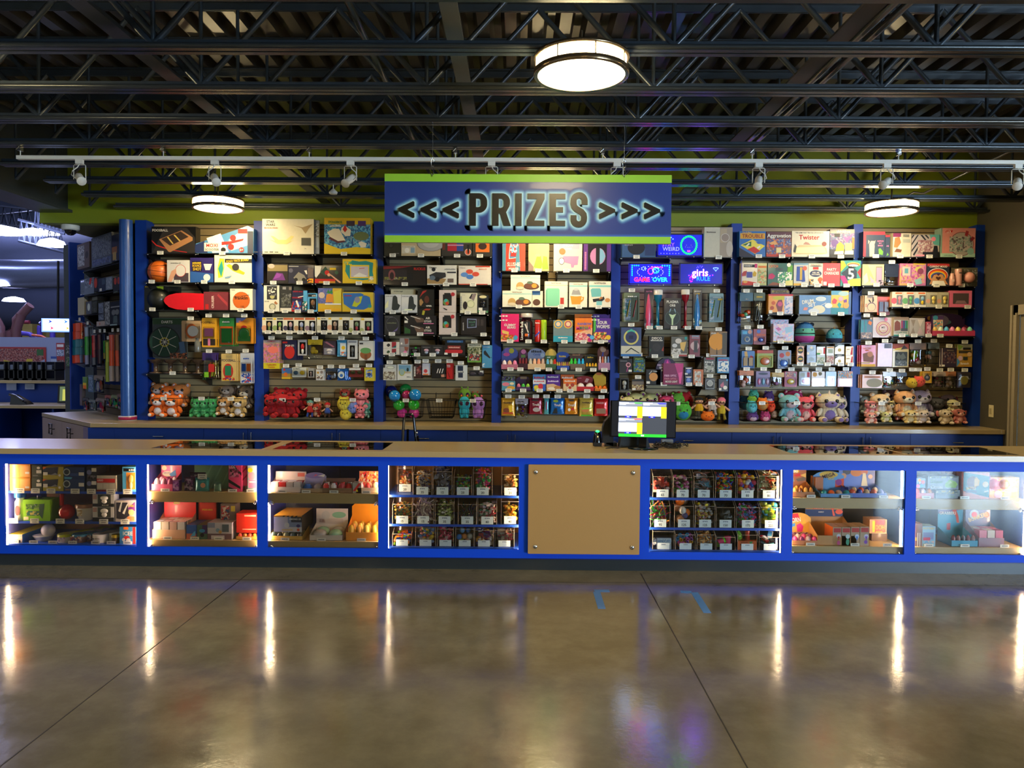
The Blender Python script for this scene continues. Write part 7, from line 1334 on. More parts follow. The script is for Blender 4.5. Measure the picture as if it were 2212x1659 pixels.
# ================================================================ PLUSH TOYS AND WIRE BASKETS
def plush(fr, crop, cx, y0, y1, w_, style, c1, c2, label, name='plush_toy', wide=1.0, c3='K', cat='plush toy', grp=None, tilt=0.0):
 ox, oy, s_ = CROP[crop]
 T0, T1 = fr.at(ox + cx / s_, oy + y0 / s_, w_), fr.at(ox + cx / s_, oy + y1 / s_, w_)
 H = T0.z - T1.z; t = empty(name, T1, fr.a); t.rotation_euler.y = tilt
 A, Bm, E = fur(c1), fur(c2), mat('#0b0a0a', .12, coat=.5, var=0)
 b = MB(); e = MB(); q = MB(); W_ = H * .5 * wide
 def both(fn):
  for sx in (-1, 1): fn(sx)
 if style == 'blob':
  b.ell((0, 0, H * .48), (W_ * .98, W_ * .8, H * .5), A, 18, 12); b.ell((0, -W_ * .42, H * .36), (W_ * .62, W_ * .42, H * .3), Bm, 14, 9)
  both(lambda s: b.ell((s * W_ * .5, 0, H * .92), (W_ * .22, W_ * .12, H * .1), A, 8, 6))
  both(lambda s: e.ell((s * W_ * .36, -W_ * .74, H * .56), (W_ * .08, W_ * .06, H * .05), E, 8, 6)); q.ell((0, -W_ * .84, H * .47), (W_ * .1, W_ * .05, H * .03), fur(c3), 8, 5)
 elif style == 'alien':
  b.ell((0, 0, H * .68), (W_ * .9, W_ * .55, H * .33), A, 16, 10); b.ell((0, 0, H * .28), (W_ * .55, W_ * .45, H * .27), A, 12, 8)
  both(lambda s: b.ell((s * W_ * .4, -W_ * .3, H * .08), (W_ * .25, W_ * .4, H * .09), A, 8, 6)); both(lambda s: b.ell((s * W_ * .6, -W_ * .1, H * .3), (W_ * .16, W_ * .2, H * .17), A, 8, 6))
  both(lambda s: b.tube([(s * W_ * .4, 0, H * .95), (s * W_ * .45, 0, H * 1.03)], H * .02, A)); both(lambda s: q.ell((s * W_ * .46, 0, H * 1.05), (H * .05,) * 3, fur(c3), 8, 6))
  both(lambda s: e.ell((0, 0, 0), (W_ * .3, W_ * .1, H * .11), mat('#3a2040', .15, coat=.5, var=0), 12, 8, Matrix.Translation((s * W_ * .42, -W_ * .46, H * .7)) @ Matrix.Rotation(s * .6, 4, 'Y')))
 elif style == 'doll':
  sk = fur('F'); b.ell((0, 0, H * .78), (W_ * .36, W_ * .3, H * .17), sk, 12, 9)
  b.lathe((0, 0, H * .28), [(W_ * .36, 0), (W_ * .4, H * .1), (W_ * .26, H * .34), (W_ * .1, H * .38)], A, 12)
  both(lambda s: b.tube([(s * W_ * .2, 0, H * .3), (s * W_ * .28, -W_ * .25, H * .02)], W_ * .13, Bm, 8)); both(lambda s: b.tube([(s * W_ * .26, 0, H * .58), (s * W_ * .7, -W_ * .1, H * .4)], W_ * .09, sk, 8))
  q.ell((0, W_ * .05, H * .84), (W_ * .4, W_ * .33, H * .15), fur(c3), 12, 8); both(lambda s: e.ell((s * W_ * .13, -W_ * .28, H * .78), (W_ * .05, W_ * .03, H * .025), E, 6, 5))
 else:
  b.ell((0, 0, H * .27), (W_ * .62, W_ * .5, H * .27), A, 14, 9); b.ell((0, -W_ * .2, H * .25), (W_ * .42, W_ * .36, H * .2), Bm, 12, 8)
  b.ell((0, -W_ * .05, H * .68), (W_ * .78, W_ * .62, H * .27), A, 16, 10); b.ell((0, -W_ * .46, H * .61), (W_ * .42, W_ * .3, H * .13), Bm, 12, 8)
  both(lambda s: b.ell((s * W_ * .5, -W_ * .55, H * .09), (W_ * .26, W_ * .34, H * .1), A, 10, 7)); both(lambda s: b.ell((s * W_ * .5, -W_ * .84, H * .09), (W_ * .16, W_ * .08, H * .07), Bm, 8, 6))
  both(lambda s: b.ell((0, 0, 0), (W_ * .17, W_ * .2, H * .17), A, 10, 7, Matrix.Translation((s * W_ * .62, -W_ * .25, H * .32)) @ Matrix.Rotation(-s * .5, 4, 'Y')))
  if style in ('cat', 'horn', 'pig'):
   both(lambda s: b.lathe((s * W_ * .55, 0, H * .82), [(W_ * .22, 0), (W_ * .13, H * .1), (.002, H * .18)], A, 8)); both(lambda s: b.ell((s * W_ * .55, -W_ * .14, H * .88), (W_ * .1, W_ * .04, H * .06), Bm, 8, 5))
  elif style == 'dog': both(lambda s: q.ell((0, 0, 0), (W_ * .2, W_ * .12, H * .2), fur(c3), 10, 7, Matrix.Translation((s * W_ * .8, 0, H * .66)) @ Matrix.Rotation(s * .25, 4, 'Y')))
  else: both(lambda s: b.ell((s * W_ * .58, 0, H * .9), (W_ * .24, W_ * .12, H * .11), A, 10, 7)); both(lambda s: b.ell((s * W_ * .58, -W_ * .08, H * .9), (W_ * .13, W_ * .08, H * .07), Bm, 8, 5))
  if style == 'horn': q.lathe((0, -W_ * .2, H * .9), [(W_ * .12, 0), (.001, H * .17)], mat('#c8b8a8', .4), 8)
  both(lambda s: e.ell((s * W_ * .32, -W_ * .6, H * .71), (W_ * .13, W_ * .08, H * .065), E, 10, 7)); e.ell((0, -W_ * .76, H * .645), (W_ * .09, W_ * .05, H * .03), E, 8, 5)
 b.build('body', t); e.build('eyes', t)
 if q.v: q.build({'doll': 'hair', 'blob': 'nose', 'dog': 'ears', 'alien': 'antennae', 'horn': 'horn'}.get(style, 'trim_piece'), t)
 tag(t, uniq(label, USED), cat, grp)
 return t
WIRE = mat('#141414', .4, .3, var=0)
def basket(crop, xa, xb, yr, xc, xd, yb, what, tx, wb=-.02):
 ox, oy, s_ = CROP[crop]; at = lambda x, y, w_: FR_BAY.at(ox + x / s_, oy + y / s_, w_)
 F0, F1 = at(xa, yr, -.32), at(xb, yr, -.32); G0, G1 = at(xc, yb, -.27), at(xd, yb, -.27); zt, zb = (F0.z + F1.z) / 2, max(ZC + 0.02, (G0.z + G1.z) / 2)
 cx = (F0.x + F1.x) / 2; hw = (F1.x - F0.x) / 2; hb = (G1.x - G0.x) / 2; t = empty('wire_basket', (cx, YW, zb)); H = zt - zb
 tag(t, uniq('black wire basket on the slat wall holding the ' + what, USED), 'basket', 'black wire baskets')
 def ring(z):
  k = z / H; w2 = hb + (hw - hb) * k; yf = -.27 - .05 * k; return [(-w2, yf, z), (w2, yf, z), (w2, wb, z), (-w2, wb, z)]
 b = MB(); b.tube(ring(H), .004, WIRE, 5, True); b.tube(ring(0), .003, WIRE, 5, True); b.tube(ring(H * .27), .0022, WIRE, 4, True)
 b.tube([(-hw * .5, wb, H), (-hw * .5, -.004, H + .07)], .003, WIRE, 4); b.tube([(hw * .5, wb, H), (hw * .5, -.004, H + .07)], .003, WIRE, 4); b.build('rim', t)
 b = MB(); n = max(7, int(hw * 2 / .034))
 for k in range(n + 1):
  u = -1 + 2 * k / n; b.tube([(u * hw, -.32, H), (u * hb, -.27, 0), (u * hb, wb, 0), (u * hw, wb, H)], .0014, WIRE, 4)
 for k in range(1, 9):
  y = wb + (-.27 - wb) * k / 9; y2 = wb + (-.32 - wb) * k / 9
  b.tube([(-hw, y2, H), (-hb, y, 0), (hb, y, 0), (hw, y2, H)], .0014, WIRE, 4)
 b.build('grille', t)
 p = at(tx, yr, -.325); price_tag(None, (p.x, YW - .327, zt - .002), uniq('white price tag on the rim of the basket of ' + what, USED), 'white basket price tags')
LW, LN, LT = (0.0, 0, 0)
B = FR_BAY
def group_(crop, rows, grp=None):
 for r_ in rows: plush(B, crop, *r_[:8], **(r_[8] if len(r_) > 8 else {}))
basket('B1', 215, 690, 1265, 225, 600, 1525, 'orange fox plush toys', 357)
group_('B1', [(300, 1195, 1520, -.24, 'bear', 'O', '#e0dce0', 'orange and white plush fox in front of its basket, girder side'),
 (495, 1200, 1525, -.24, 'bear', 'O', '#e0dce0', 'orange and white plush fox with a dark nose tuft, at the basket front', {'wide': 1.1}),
 (300, 1035, 1350, -.10, 'bear', '#a06838', '#b8b0b0', 'orange plush fox with shade in its fur colour at the basket back, girder side'),  # basket shade is put into this darker orange
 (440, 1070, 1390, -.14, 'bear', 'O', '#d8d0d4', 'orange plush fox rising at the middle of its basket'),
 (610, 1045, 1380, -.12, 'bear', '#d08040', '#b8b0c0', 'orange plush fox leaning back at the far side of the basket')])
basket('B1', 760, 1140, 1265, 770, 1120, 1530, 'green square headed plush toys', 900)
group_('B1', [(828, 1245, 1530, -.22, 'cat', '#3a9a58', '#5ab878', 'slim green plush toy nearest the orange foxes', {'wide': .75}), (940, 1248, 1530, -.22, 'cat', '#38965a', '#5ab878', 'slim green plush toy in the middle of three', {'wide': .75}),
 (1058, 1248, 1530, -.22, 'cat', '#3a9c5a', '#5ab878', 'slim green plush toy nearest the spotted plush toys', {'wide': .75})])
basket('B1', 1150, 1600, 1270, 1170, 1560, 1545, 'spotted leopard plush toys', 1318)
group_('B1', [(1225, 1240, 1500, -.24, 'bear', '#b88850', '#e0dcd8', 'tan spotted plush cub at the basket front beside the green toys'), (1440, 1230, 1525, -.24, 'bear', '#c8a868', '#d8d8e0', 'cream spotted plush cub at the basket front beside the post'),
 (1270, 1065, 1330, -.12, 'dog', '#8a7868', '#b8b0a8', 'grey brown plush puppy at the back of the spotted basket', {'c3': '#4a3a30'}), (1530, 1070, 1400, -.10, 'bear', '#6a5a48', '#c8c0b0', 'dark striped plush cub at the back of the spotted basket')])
basket('B2', 215, 690, 1285, 230, 630, 1535, 'red plush toys', 400)
group_('B2', [(x, a, c_, d, 'bear', '#b01820', '#8a1420', 'red plush toy ' + l) for (x, a, c_, d, l) in
 [(260, 1210, 1510, -.24, 'at the basket front nearest the post'), (395, 1180, 1540, -.24, 'in the front middle of the red basket'), (530, 1215, 1535, -.24, 'at the front far side of the red basket'),
 (385, 1105, 1380, -.12, 'peeking over the back beside the post'), (560, 1110, 1390, -.1, 'standing at the back of the red basket'), (640, 1120, 1420, -.14, 'at the far back corner of the red basket'),
 (470, 1120, 1400, -.05, 'deep in the middle of the red basket'), (310, 1200, 1480, -.14, 'second row nearest the post')]])
basket('B2', 735, 1150, 1280, 745, 1110, 1540, 'mixed red and teal plush toys', 897)
group_('B2', [(795, 1285, 1530, -.24, 'doll', '#b82420', '#2a4aa0', 'small plush doll with teal cap and red shirt', {'c3': '#68a8a0'}), (1045, 1320, 1540, -.24, 'doll', '#3a5ab0', '#5a3a28', 'small plush doll with red cap and blue overalls', {'c3': '#c01c24'}),
 (880, 1330, 1530, -.2, 'bear', '#a83020', '#c8a080', 'dark red plush toy between the two capped dolls'), (950, 1290, 1500, -.12, 'bear', '#8a6a48', '#c0a078', 'tan plush toy behind the capped dolls')])
basket('B2', 1225, 1680, 1285, 1250, 1610, 1555, 'yellow and pink sea plush toys', 1408)
group_('B2', [(1280, 1240, 1440, -.24, 'blob', '#c8b838', '#d8c850', 'yellow green plush blob high at the basket front', {}), (1310, 1390, 1570, -.25, 'blob', '#c8b838', '#d8c850', 'yellow green plush blob low at the basket front', {}),
 (1535, 1120, 1400, -.18, 'cat', '#e07880', '#e89098', 'pink plush star standing tall in the sea plush basket'), (1515, 1370, 1545, -.25, 'cat', '#e07880', '#e89098', 'pink plush star low at the basket front', {}),
 (1400, 1320, 1480, -.23, 'blob', '#6a80c8', '#7a90d8', 'blue plush ball in the middle of the sea plush basket', {'wide': 1.2}), (1300, 1120, 1330, -.1, 'cat', '#c84838', '#8aa078', 'red plush toy at the back of the sea plush basket'),
 (1600, 1300, 1540, -.2, 'cat', '#4a8a7a', '#8ab0a0', 'teal plush toy at the far side of the sea basket', {'wide': .7}), (1400, 1240, 1400, -.12, 'bear', '#c83a38', '#d89088', 'red plush toy above the blue plush ball')])
basket('B3', 265, 760, 1240, 320, 735, 1530, 'shiny play balls', 503)
def pball(cx, cy, r_, w_, col, label):
 ox, oy, s_ = CROP['B3']; p = FR_BAY.at(ox + cx / s_, oy + cy / s_, w_); q = FR_BAY.at(ox + (cx + r_) / s_, oy + cy / s_, w_); r = q.x - p.x
 b = MB(); b.ell((0, 0, 0), (r, r, r), mat(col, .16, coat=.4, var=.05), 26, 18); o = b.build('play_ball', None, p); tag(o, uniq(label, USED), 'ball', 'shiny vinyl play balls')
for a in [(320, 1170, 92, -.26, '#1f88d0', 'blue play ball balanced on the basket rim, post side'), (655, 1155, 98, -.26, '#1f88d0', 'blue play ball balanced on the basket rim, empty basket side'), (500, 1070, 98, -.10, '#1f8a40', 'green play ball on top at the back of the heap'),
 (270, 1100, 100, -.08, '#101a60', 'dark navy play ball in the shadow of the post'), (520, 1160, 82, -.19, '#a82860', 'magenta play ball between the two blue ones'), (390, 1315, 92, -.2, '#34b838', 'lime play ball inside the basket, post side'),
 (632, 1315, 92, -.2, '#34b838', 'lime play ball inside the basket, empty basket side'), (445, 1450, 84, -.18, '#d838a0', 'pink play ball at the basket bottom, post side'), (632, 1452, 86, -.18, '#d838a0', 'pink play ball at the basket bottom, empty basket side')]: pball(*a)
basket('B3', 825, 1305, 1242, 880, 1250, 1532, 'nothing, standing empty', 1047)
basket('B3', 1345, 1800, 1245, 1375, 1760, 1535, 'alien plush toys', 1593)
group_('B3', [(1455, 1185, 1535, -.22, 'alien', '#2aa8c8', '#2aa8c8', 'turquoise alien plush with orange antennae', {'wide': .62, 'c3': 'O'}), (1680, 1190, 1540, -.22, 'alien', '#a878c8', '#a878c8', 'lilac alien plush with a pink crown', {'wide': .68, 'c3': '#e05a68'}),
 (1460, 1050, 1380, -.1, 'alien', '#8ab838', '#8ab838', 'lime alien plush leaning at the basket back', {'wide': .68, 'c3': '#8ab838'}), (1630, 1120, 1400, -.08, 'alien', '#88b030', '#88b030', 'lime alien plush tucked behind the lilac one', {'wide': .6, 'c3': '#e05a40'})])
basket('B5', 180, 720, 1290, 220, 690, 1560, 'cream and purple winged plush toys', 640)
group_('B5', [(270, 1160, 1500, -.2, 'cat', '#d0c890', '#6a2a70', 'cream plush toy with purple muzzle, lowest by the post'), (395, 1100, 1500, -.15, 'bear', '#c8c488', '#6a2a78', 'cream plush toy with purple muzzle, tallest'),
 (510, 1165, 1500, -.18, 'bear', '#b0b080', '#6a2a70', 'cream plush toy with purple muzzle, third along'), (630, 1110, 1500, -.16, 'bear', '#b8b880', '#6a2a70', 'cream plush toy with purple muzzle, beside the pink one')])
basket('B5', 790, 1245, 1290, 830, 1220, 1560, 'bright round plush toys', 1075)
group_('B5', [(890, 1140, 1480, -.2, 'horn', '#c83868', '#e8b8b8', 'pink plush with a grey horn behind the screen'), (1160, 1260, 1565, -.24, 'blob', '#4aa838', '#1f78a8', 'lime and blue round plush with big black eyes'),
 (1070, 1115, 1380, -.14, 'blob', '#6ab038', '#2a88b0', 'lime and blue round plush higher at the back'), (1180, 1100, 1420, -.07, 'blob', '#b01820', '#c83038', 'red round plush at the back of the basket')])
basket('B5', 1350, 1850, 1285, 1380, 1800, 1575, 'dressed dolls and food plush toys', 1635)
group_('B5', [(1430, 1185, 1500, -.24, 'doll', '#d0a018', '#3a3828', 'plush doll with black hair and yellow shirt', {'c3': 'K', 'wide': 1.2}), (1640, 1165, 1480, -.22, 'doll', '#b8b0ac', '#a8a09c', 'plush doll with black hair and grey apron', {'c3': 'K', 'wide': 1.2}),
 (1790, 1185, 1560, -.2, 'doll', '#c0a828', '#8a7a20', 'plush doll with pink ears and yellow dress', {'c3': '#e07088', 'wide': 1.0}), (1570, 1420, 1575, -.27, 'blob', '#e07018', '#d86010', 'orange burger shaped plush at the basket front', {'wide': 1.5}),
 (1590, 1150, 1420, -.08, 'doll', '#a82830', '#5a2028', 'plush doll with black hair at the basket back', {'c3': 'K'})])
basket('B6', 170, 680, 1300, 215, 630, 1590, 'round pillow plush toys', 478)
group_('B6', [(315, 1255, 1455, -.26, 'blob', '#48a8b8', '#60b8c8', 'turquoise round plush with a small label', {'wide': .9}), (480, 1220, 1415, -.27, 'blob', '#d87018', '#a88048', 'orange and tan round plush at the front', {'wide': 1.0}),
 (345, 1095, 1260, -.18, 'blob', '#3a9a8a', '#1f3a38', 'dark teal round plush with a visor face', {'wide': 1.0}), (320, 1195, 1290, -.24, 'blob', '#6aa030', '#7ab040', 'green round plush under the dark teal one', {'wide': 1.6}),
 (575, 1115, 1330, -.14, 'blob', '#4a3070', '#b8b0b8', 'dark purple penguin plush at the back', {'wide': .85}), (615, 1270, 1440, -.22, 'blob', '#e04020', '#f06040', 'red orange round plush by the rim', {'wide': .8}),
 (325, 1440, 1590, -.25, 'blob', '#5a3a80', '#b8a8c0', 'purple round plush with a pale face, bottom', {'wide': 1.3}), (520, 1430, 1590, -.25, 'blob', '#a83870', '#d8a0b8', 'magenta round plush with a pale face, bottom', {'wide': 1.1}),
 (665, 1420, 1535, -.2, 'blob', '#a08878', '#b09888', 'beige round plush at the basket corner', {'wide': 1.0}), (210, 1190, 1400, -.08, 'blob', '#2a6080', '#3a7898', 'dark blue round plush deep in the basket', {})])
basket('B6', 760, 1220, 1300, 790, 1190, 1588, 'pastel bear plush toys', 1022)
group_('B6', [(890, 1150, 1585, -.22, 'bear', '#78b8c8', '#b8a8b8', 'pastel blue plush bear at the basket front', {'wide': .95}), (1135, 1180, 1585, -.22, 'bear', '#e05868', '#d8b0a8', 'coral pink plush bear at the basket front', {'wide': .9}),
 (950, 1085, 1480, -.1, 'cat', '#b03068', '#c8a8a8', 'magenta plush bear at the basket back', {}), (965, 1460, 1590, -.27, 'bear', '#68a0a8', '#b8b0b8', 'tiny teal plush bear at the bottom front', {})])
basket('B6', 1230, 1740, 1300, 1290, 1650, 1590, 'cream and lilac cow plush toys', 1583)
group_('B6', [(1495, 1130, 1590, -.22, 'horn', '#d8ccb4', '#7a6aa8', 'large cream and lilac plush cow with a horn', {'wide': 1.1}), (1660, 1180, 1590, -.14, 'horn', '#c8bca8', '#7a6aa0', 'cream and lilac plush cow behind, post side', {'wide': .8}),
 (1290, 1160, 1560, -.08, 'horn', '#8a8078', '#6a5a88', 'cream plush cow with shade in its colour at the basket back', {'wide': .8})])  # darker cream carries the shade of the basket back
basket('B7', 125, 615, 1250, 160, 590, 1530, 'pastel bear cub plush toys', 443)
group_('B7', [(280, 1205, 1440, -.24, 'bear', '#d88088', '#e0c8b8', 'pink and white plush cub in the upper front'), (270, 1375, 1550, -.27, 'bear', '#d89088', '#e8d0c0', 'pink and white plush cub at the bottom front', {'wide': 1.3}),
 (500, 1370, 1530, -.27, 'bear', '#c8c888', '#e0d8c0', 'pale yellow plush cub at the bottom front', {'wide': 1.3}), (410, 1095, 1420, -.2, 'bear', '#e0c098', '#e8e0d0', 'peach plush cub leaning over the rim', {'wide': 1.15}),
 (200, 1130, 1400, -.12, 'bear', '#98a8a8', '#c0c0c0', 'pale grey plush cub at the basket back'), (550, 1200, 1440, -.18, 'bear', '#d8c888', '#e0d8c8', 'cream plush cub beside the peach one')])
basket('B7', 645, 1190, 1252, 700, 1140, 1530, 'tie dye rabbit plush toys', 990)
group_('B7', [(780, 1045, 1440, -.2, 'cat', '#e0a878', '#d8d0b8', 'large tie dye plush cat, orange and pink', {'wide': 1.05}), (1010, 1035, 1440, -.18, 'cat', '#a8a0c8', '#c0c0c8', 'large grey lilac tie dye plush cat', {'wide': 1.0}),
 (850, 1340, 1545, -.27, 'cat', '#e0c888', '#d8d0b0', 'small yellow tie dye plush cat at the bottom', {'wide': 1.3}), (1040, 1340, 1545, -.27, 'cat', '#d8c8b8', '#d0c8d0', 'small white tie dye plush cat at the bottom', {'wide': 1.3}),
 (580, 1035, 1400, -.06, 'cat', '#6a5060', '#8a7880', 'mauve plush cat with shade in its colour behind the two large ones', {}), (690, 1250, 1500, -.2, 'cat', '#c86868', '#d8b0a8', 'coral plush cat at the basket side', {'wide': .7})])  # shade is painted into the mauve fur colour
basket('B7', 1200, 1700, 1255, 1250, 1660, 1535, 'big eyed puppy plush toys', 1570)
group_('B7', [(1385, 1330, 1560, -.26, 'dog', '#d0c0a8', '#d8c8b8', 'cream plush puppy with pink ears at the bottom', {'wide': 1.15, 'c3': '#d88080'}), (1590, 1325, 1550, -.26, 'dog', '#c07068', '#d8a098', 'dusty pink plush puppy at the bottom', {'wide': 1.1, 'c3': '#8a3a3a'}),
 (1500, 1185, 1420, -.2, 'dog', '#c8c090', '#d8d0b0', 'cream plush puppy with dark eye patch by the rim', {'wide': 1.0, 'c3': '#3a2c28'}), (1240, 1140, 1480, -.14, 'dog', '#4a4a50', '#5a5a60', 'dark grey plush puppy at the basket side', {'c3': '#2c2c30'}),
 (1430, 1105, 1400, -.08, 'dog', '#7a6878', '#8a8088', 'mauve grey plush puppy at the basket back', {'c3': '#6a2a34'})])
pz = FR_BAY.at(1580 + 1200 / 7.214, 690 + 362 / 7.214, -.3).z
def squish(cx, y0, wpx, c1, c2, c3, label, horn=False):
 ox, oy, s_ = CROP['B6']; a = FR_BAY.at(ox + (cx - wpx / 2) / s_, oy + 300 / s_, -.18); c = FR_BAY.at(ox + (cx + wpx / 2) / s_, oy + 300 / s_, -.18); tp = FR_BAY.at(ox + cx / s_, oy + y0 / s_, -.18)
 W_ = (c.x - a.x) / 2; H = tp.z - pz; t = empty('character_bag', ((a.x + c.x) / 2, YW - .18, pz)); tag(t, uniq(label, USED), 'plush toy')
 b = MB(); r = [(W_ * .6, 0), (W_ * .9, H * .12), (W_, H * .32)]; b.lathe((0, 0, 0), [(.001, 0)] + r, fur(c3), 26); b.lathe((0, 0, 0), [(W_, H * .32), (W_ * .98, H * .5), (W_ * .9, H * .68)], fur(c2), 26)
 b.lathe((0, 0, 0), [(W_ * .9, H * .68), (W_ * .7, H * .86), (W_ * .4, H * .96), (.001, H)], fur(c1), 26); b.build('body', t)
 q = MB()
 for s in (-1, 1): q.ell((s * W_ * .42, -W_ * .82, H * .6), (W_ * .1, W_ * .05, W_ * .11), mat('K', .1, coat=.5), 10, 7)
 q.build('eyes', t)
 if not horn:
  q = MB()
  for s in (-1, 1): q.ell((s * W_ * .72, 0, H * .88), (W_ * .25, W_ * .12, W_ * .22), fur('#2a2c30'), 12, 8)
  q.build('ears', t); q = MB(); q.tube([(-W_ * .98, 0, H * .44)] + [(W_ * math.cos(R(a_)), W_ * math.sin(R(a_)), H * .44) for a_ in range(180, 361, 15)], .006, BLK, 6); q.build('zip', t)
 else:
  q = MB(); q.lathe((0, 0, H * .97), [(W_ * .16, 0), (.001, W_ * .35)], fur('#d8a050'), 12); q.ell((0, 0, H * .88), (W_ * .5, W_ * .5, H * .12), fur('#e08878'), 14, 7); q.build('horn', t)
squish(1140, 38, 300, '#2a68a8', '#58a898', '#c04a98', 'large round bear bag fading from blue to pink, standing on the shelf')
squish(1600, 140, 245, '#3a90b0', '#3a98b8', '#2a3a60', 'small blue narwhal plush with a yellow horn standing on the shelf', True)
for (cx, y0, y1, col, lb) in ((900, 870, 1020, '#c8a830', 'small yellow and black plush clip hanging between the pastel packs'), (995, 845, 1005, '#d85040', 'small coral red plush clip hanging beside the yellow card')):
 o = plush(B, 'B7', cx, y0, y1, -.27, 'blob', col, col, lb, 'plush_clip', 1.2)
 ox, oy, s_ = CROP['B7']; peg(B, (ox + cx / s_, oy + (765) / s_), 0, 0, -.27, uniq('hook with white price tag above the ' + lb.split(' plush')[0] + ' plush clip', USED))
def ledsign(crop, bb, label, w_, fn, glow=.5, name='led_sign'):
 ox, oy, s_ = CROP[crop]; x0, y0, x1, y1 = bb
 a = FR_BAY.at(ox + x0 / s_, oy + (y0 + y1) / 2 / s_, w_); c = FR_BAY.at(ox + x1 / s_, oy + (y0 + y1) / 2 / s_, w_); zt = FR_BAY.at(ox + (x0 + x1) / 2 / s_, oy + y0 / s_, w_).z; zb = FR_BAY.at(ox + (x0 + x1) / 2 / s_, oy + y1 / s_, w_).z
 W_, H = c.x - a.x, zt - zb; t = empty(name, ((a.x + c.x) / 2, YW + w_, zb)); tag(t, uniq(label, USED), 'led sign')
 b = MB(); b.box(-W_ / 2, W_ / 2, 0, .02, 0, H, mat('#1a20a0', .35, emit=glow, ecol='#0400ff', var=0)); b.box(-W_ / 2, W_ / 2, -.004, 0, 0, .012, BLK); b.box(-W_ / 2, W_ / 2, -.004, 0, H - .012, H, BLK); b.box(-W_ / 2, -W_ / 2 + .01, -.004, 0, 0, H, BLK); b.box(W_ / 2 - .01, W_ / 2, -.004, 0, 0, H, BLK); b.build('panel', t)
 b = MB(); b.box(-W_ * .3, -W_ * .28, -.03, .05, -.012, 0, CHR); b.box(W_ * .28, W_ * .3, -.03, .05, -.012, 0, CHR); b.build('bracket', t)
 def em(h, s=16): return mat(h, .4, emit=s, var=0)
 def dots(pts, col, s=16, r=.0055):
  b = MB()
  for (u, v) in pts: b.ell(((u - .5) * W_, -.004, v * H), (r, r, r), em(col, s), 6, 4)
  o = b.build('led_dots', t); o['kind'] = 'stuff'
 def txt(s__, u, v, h, col, s=14, mw=.5): b = MB(); b.text(s__, (u - .5) * W_, v * H, h * H, -.005, em(col, s), mw * W_, 0, .01); b.build('lit_lettering', t)
 fn(dots, txt, W_, H); return t
def rnd_outline(cx, cy, rx, ry, n): return [(cx + rx * math.cos(2 * math.pi * k / n), cy + ry * math.sin(2 * math.pi * k / n)) for k in range(n)]
def f1(d, t, W_, H):
 d([(.07 + .05 * k, .88) for k in range(4)] + [(.07, .88 - .09 * k) for k in range(1, 6)], '#04ff20', 5); d([(.77 + .055 * k, .88) for k in range(4)] + [(.935, .88 - .09 * k) for k in range(1, 6)], '#04ff60', 5)
 d(rnd_outline(.49, .58, .30, .26, 22), '#3030ff', 14); t('GAME', .30, .235, .2, '#ff1010', 7, .4); t('OVER', .72, .235, .2, '#0890ff', 9, .38)
 d(rnd_outline(.34, .74, .05, .08, 7) + [(.36, .74)], '#3048ff', 14); d(rnd_outline(.50, .62, .06, .14, 10), '#ff1830', 7); d(rnd_outline(.62, .66, .07, .12, 10) + [(.6, .7), (.64, .62), (.66, .76)], '#20ffc0', 6); d([(.52 + .035 * k, .82 - .02 * (k % 2)) for k in range(8)], '#ff20c0', 7)
ledsign('A5', (268, 680, 912, 1000), 'lit blue LED sign reading GAME OVER inside green corners', -.27, f1, .8)
def f2(d, t, W_, H):
 t('girls', .47, .56, .33, '#b060ff', 12, .58); t('RULE', .55, .28, .2, '#0838ff', 9, .38); d(rnd_outline(.27, .25, .03, .12, 7), '#ff10d0', 6); d([(.22 + .06 * k, .42 + .02 * (k % 2)) for k in range(10)], '#6010ff', 12)
 d([(.4, .78), (.42, .84), (.44, .79), (.47, .86), (.5, .8), (.52, .84)], '#4030ff', 5, .004)
 b = [];
 for k in range(16): a = 2 * math.pi * k / 16; b.append((.83 + .055 * (math.sin(a) ** 3), .73 + .09 * (.8 * math.cos(a) - .3 * math.cos(2 * a))))
 d(b, '#5070c8', 3, .005)
ledsign('A5', (1020, 678, 1672, 1002), 'lit violet LED sign reading girls RULE with a small heart', -.27, f2, .12)
def f3(d, t, W_, H):
 t('STAY', .24, .52, .17, '#7a4a9a', 1.2, .36); t('WEIRD', .30, .33, .17, '#8a90b8', .8, .46); d([(.08 + .065 * k, .13) for k in range(7)], '#1818ff', 14, .007)
 d([(.2, .85), (.25, .9), (.23, .78), (.3, .83), (.34, .76), (.18, .93)], '#2038ff', 14, .007); d(rnd_outline(.69, .5, .17, .38, 26), '#04ff28', 5, .009); d([(.62, .42), (.64, .5), (.67, .4), (.71, .4), (.74, .5), (.76, .42)], '#7a7a80', .6, .004); d([(.67, .24), (.69, .23), (.71, .24)], '#e010ff', 9, .007)
ledsign('A5', (690, 240, 1372, 582), 'lit LED sign reading STAY WEIRD beside a green ring of lights', -.25, f3, .3)
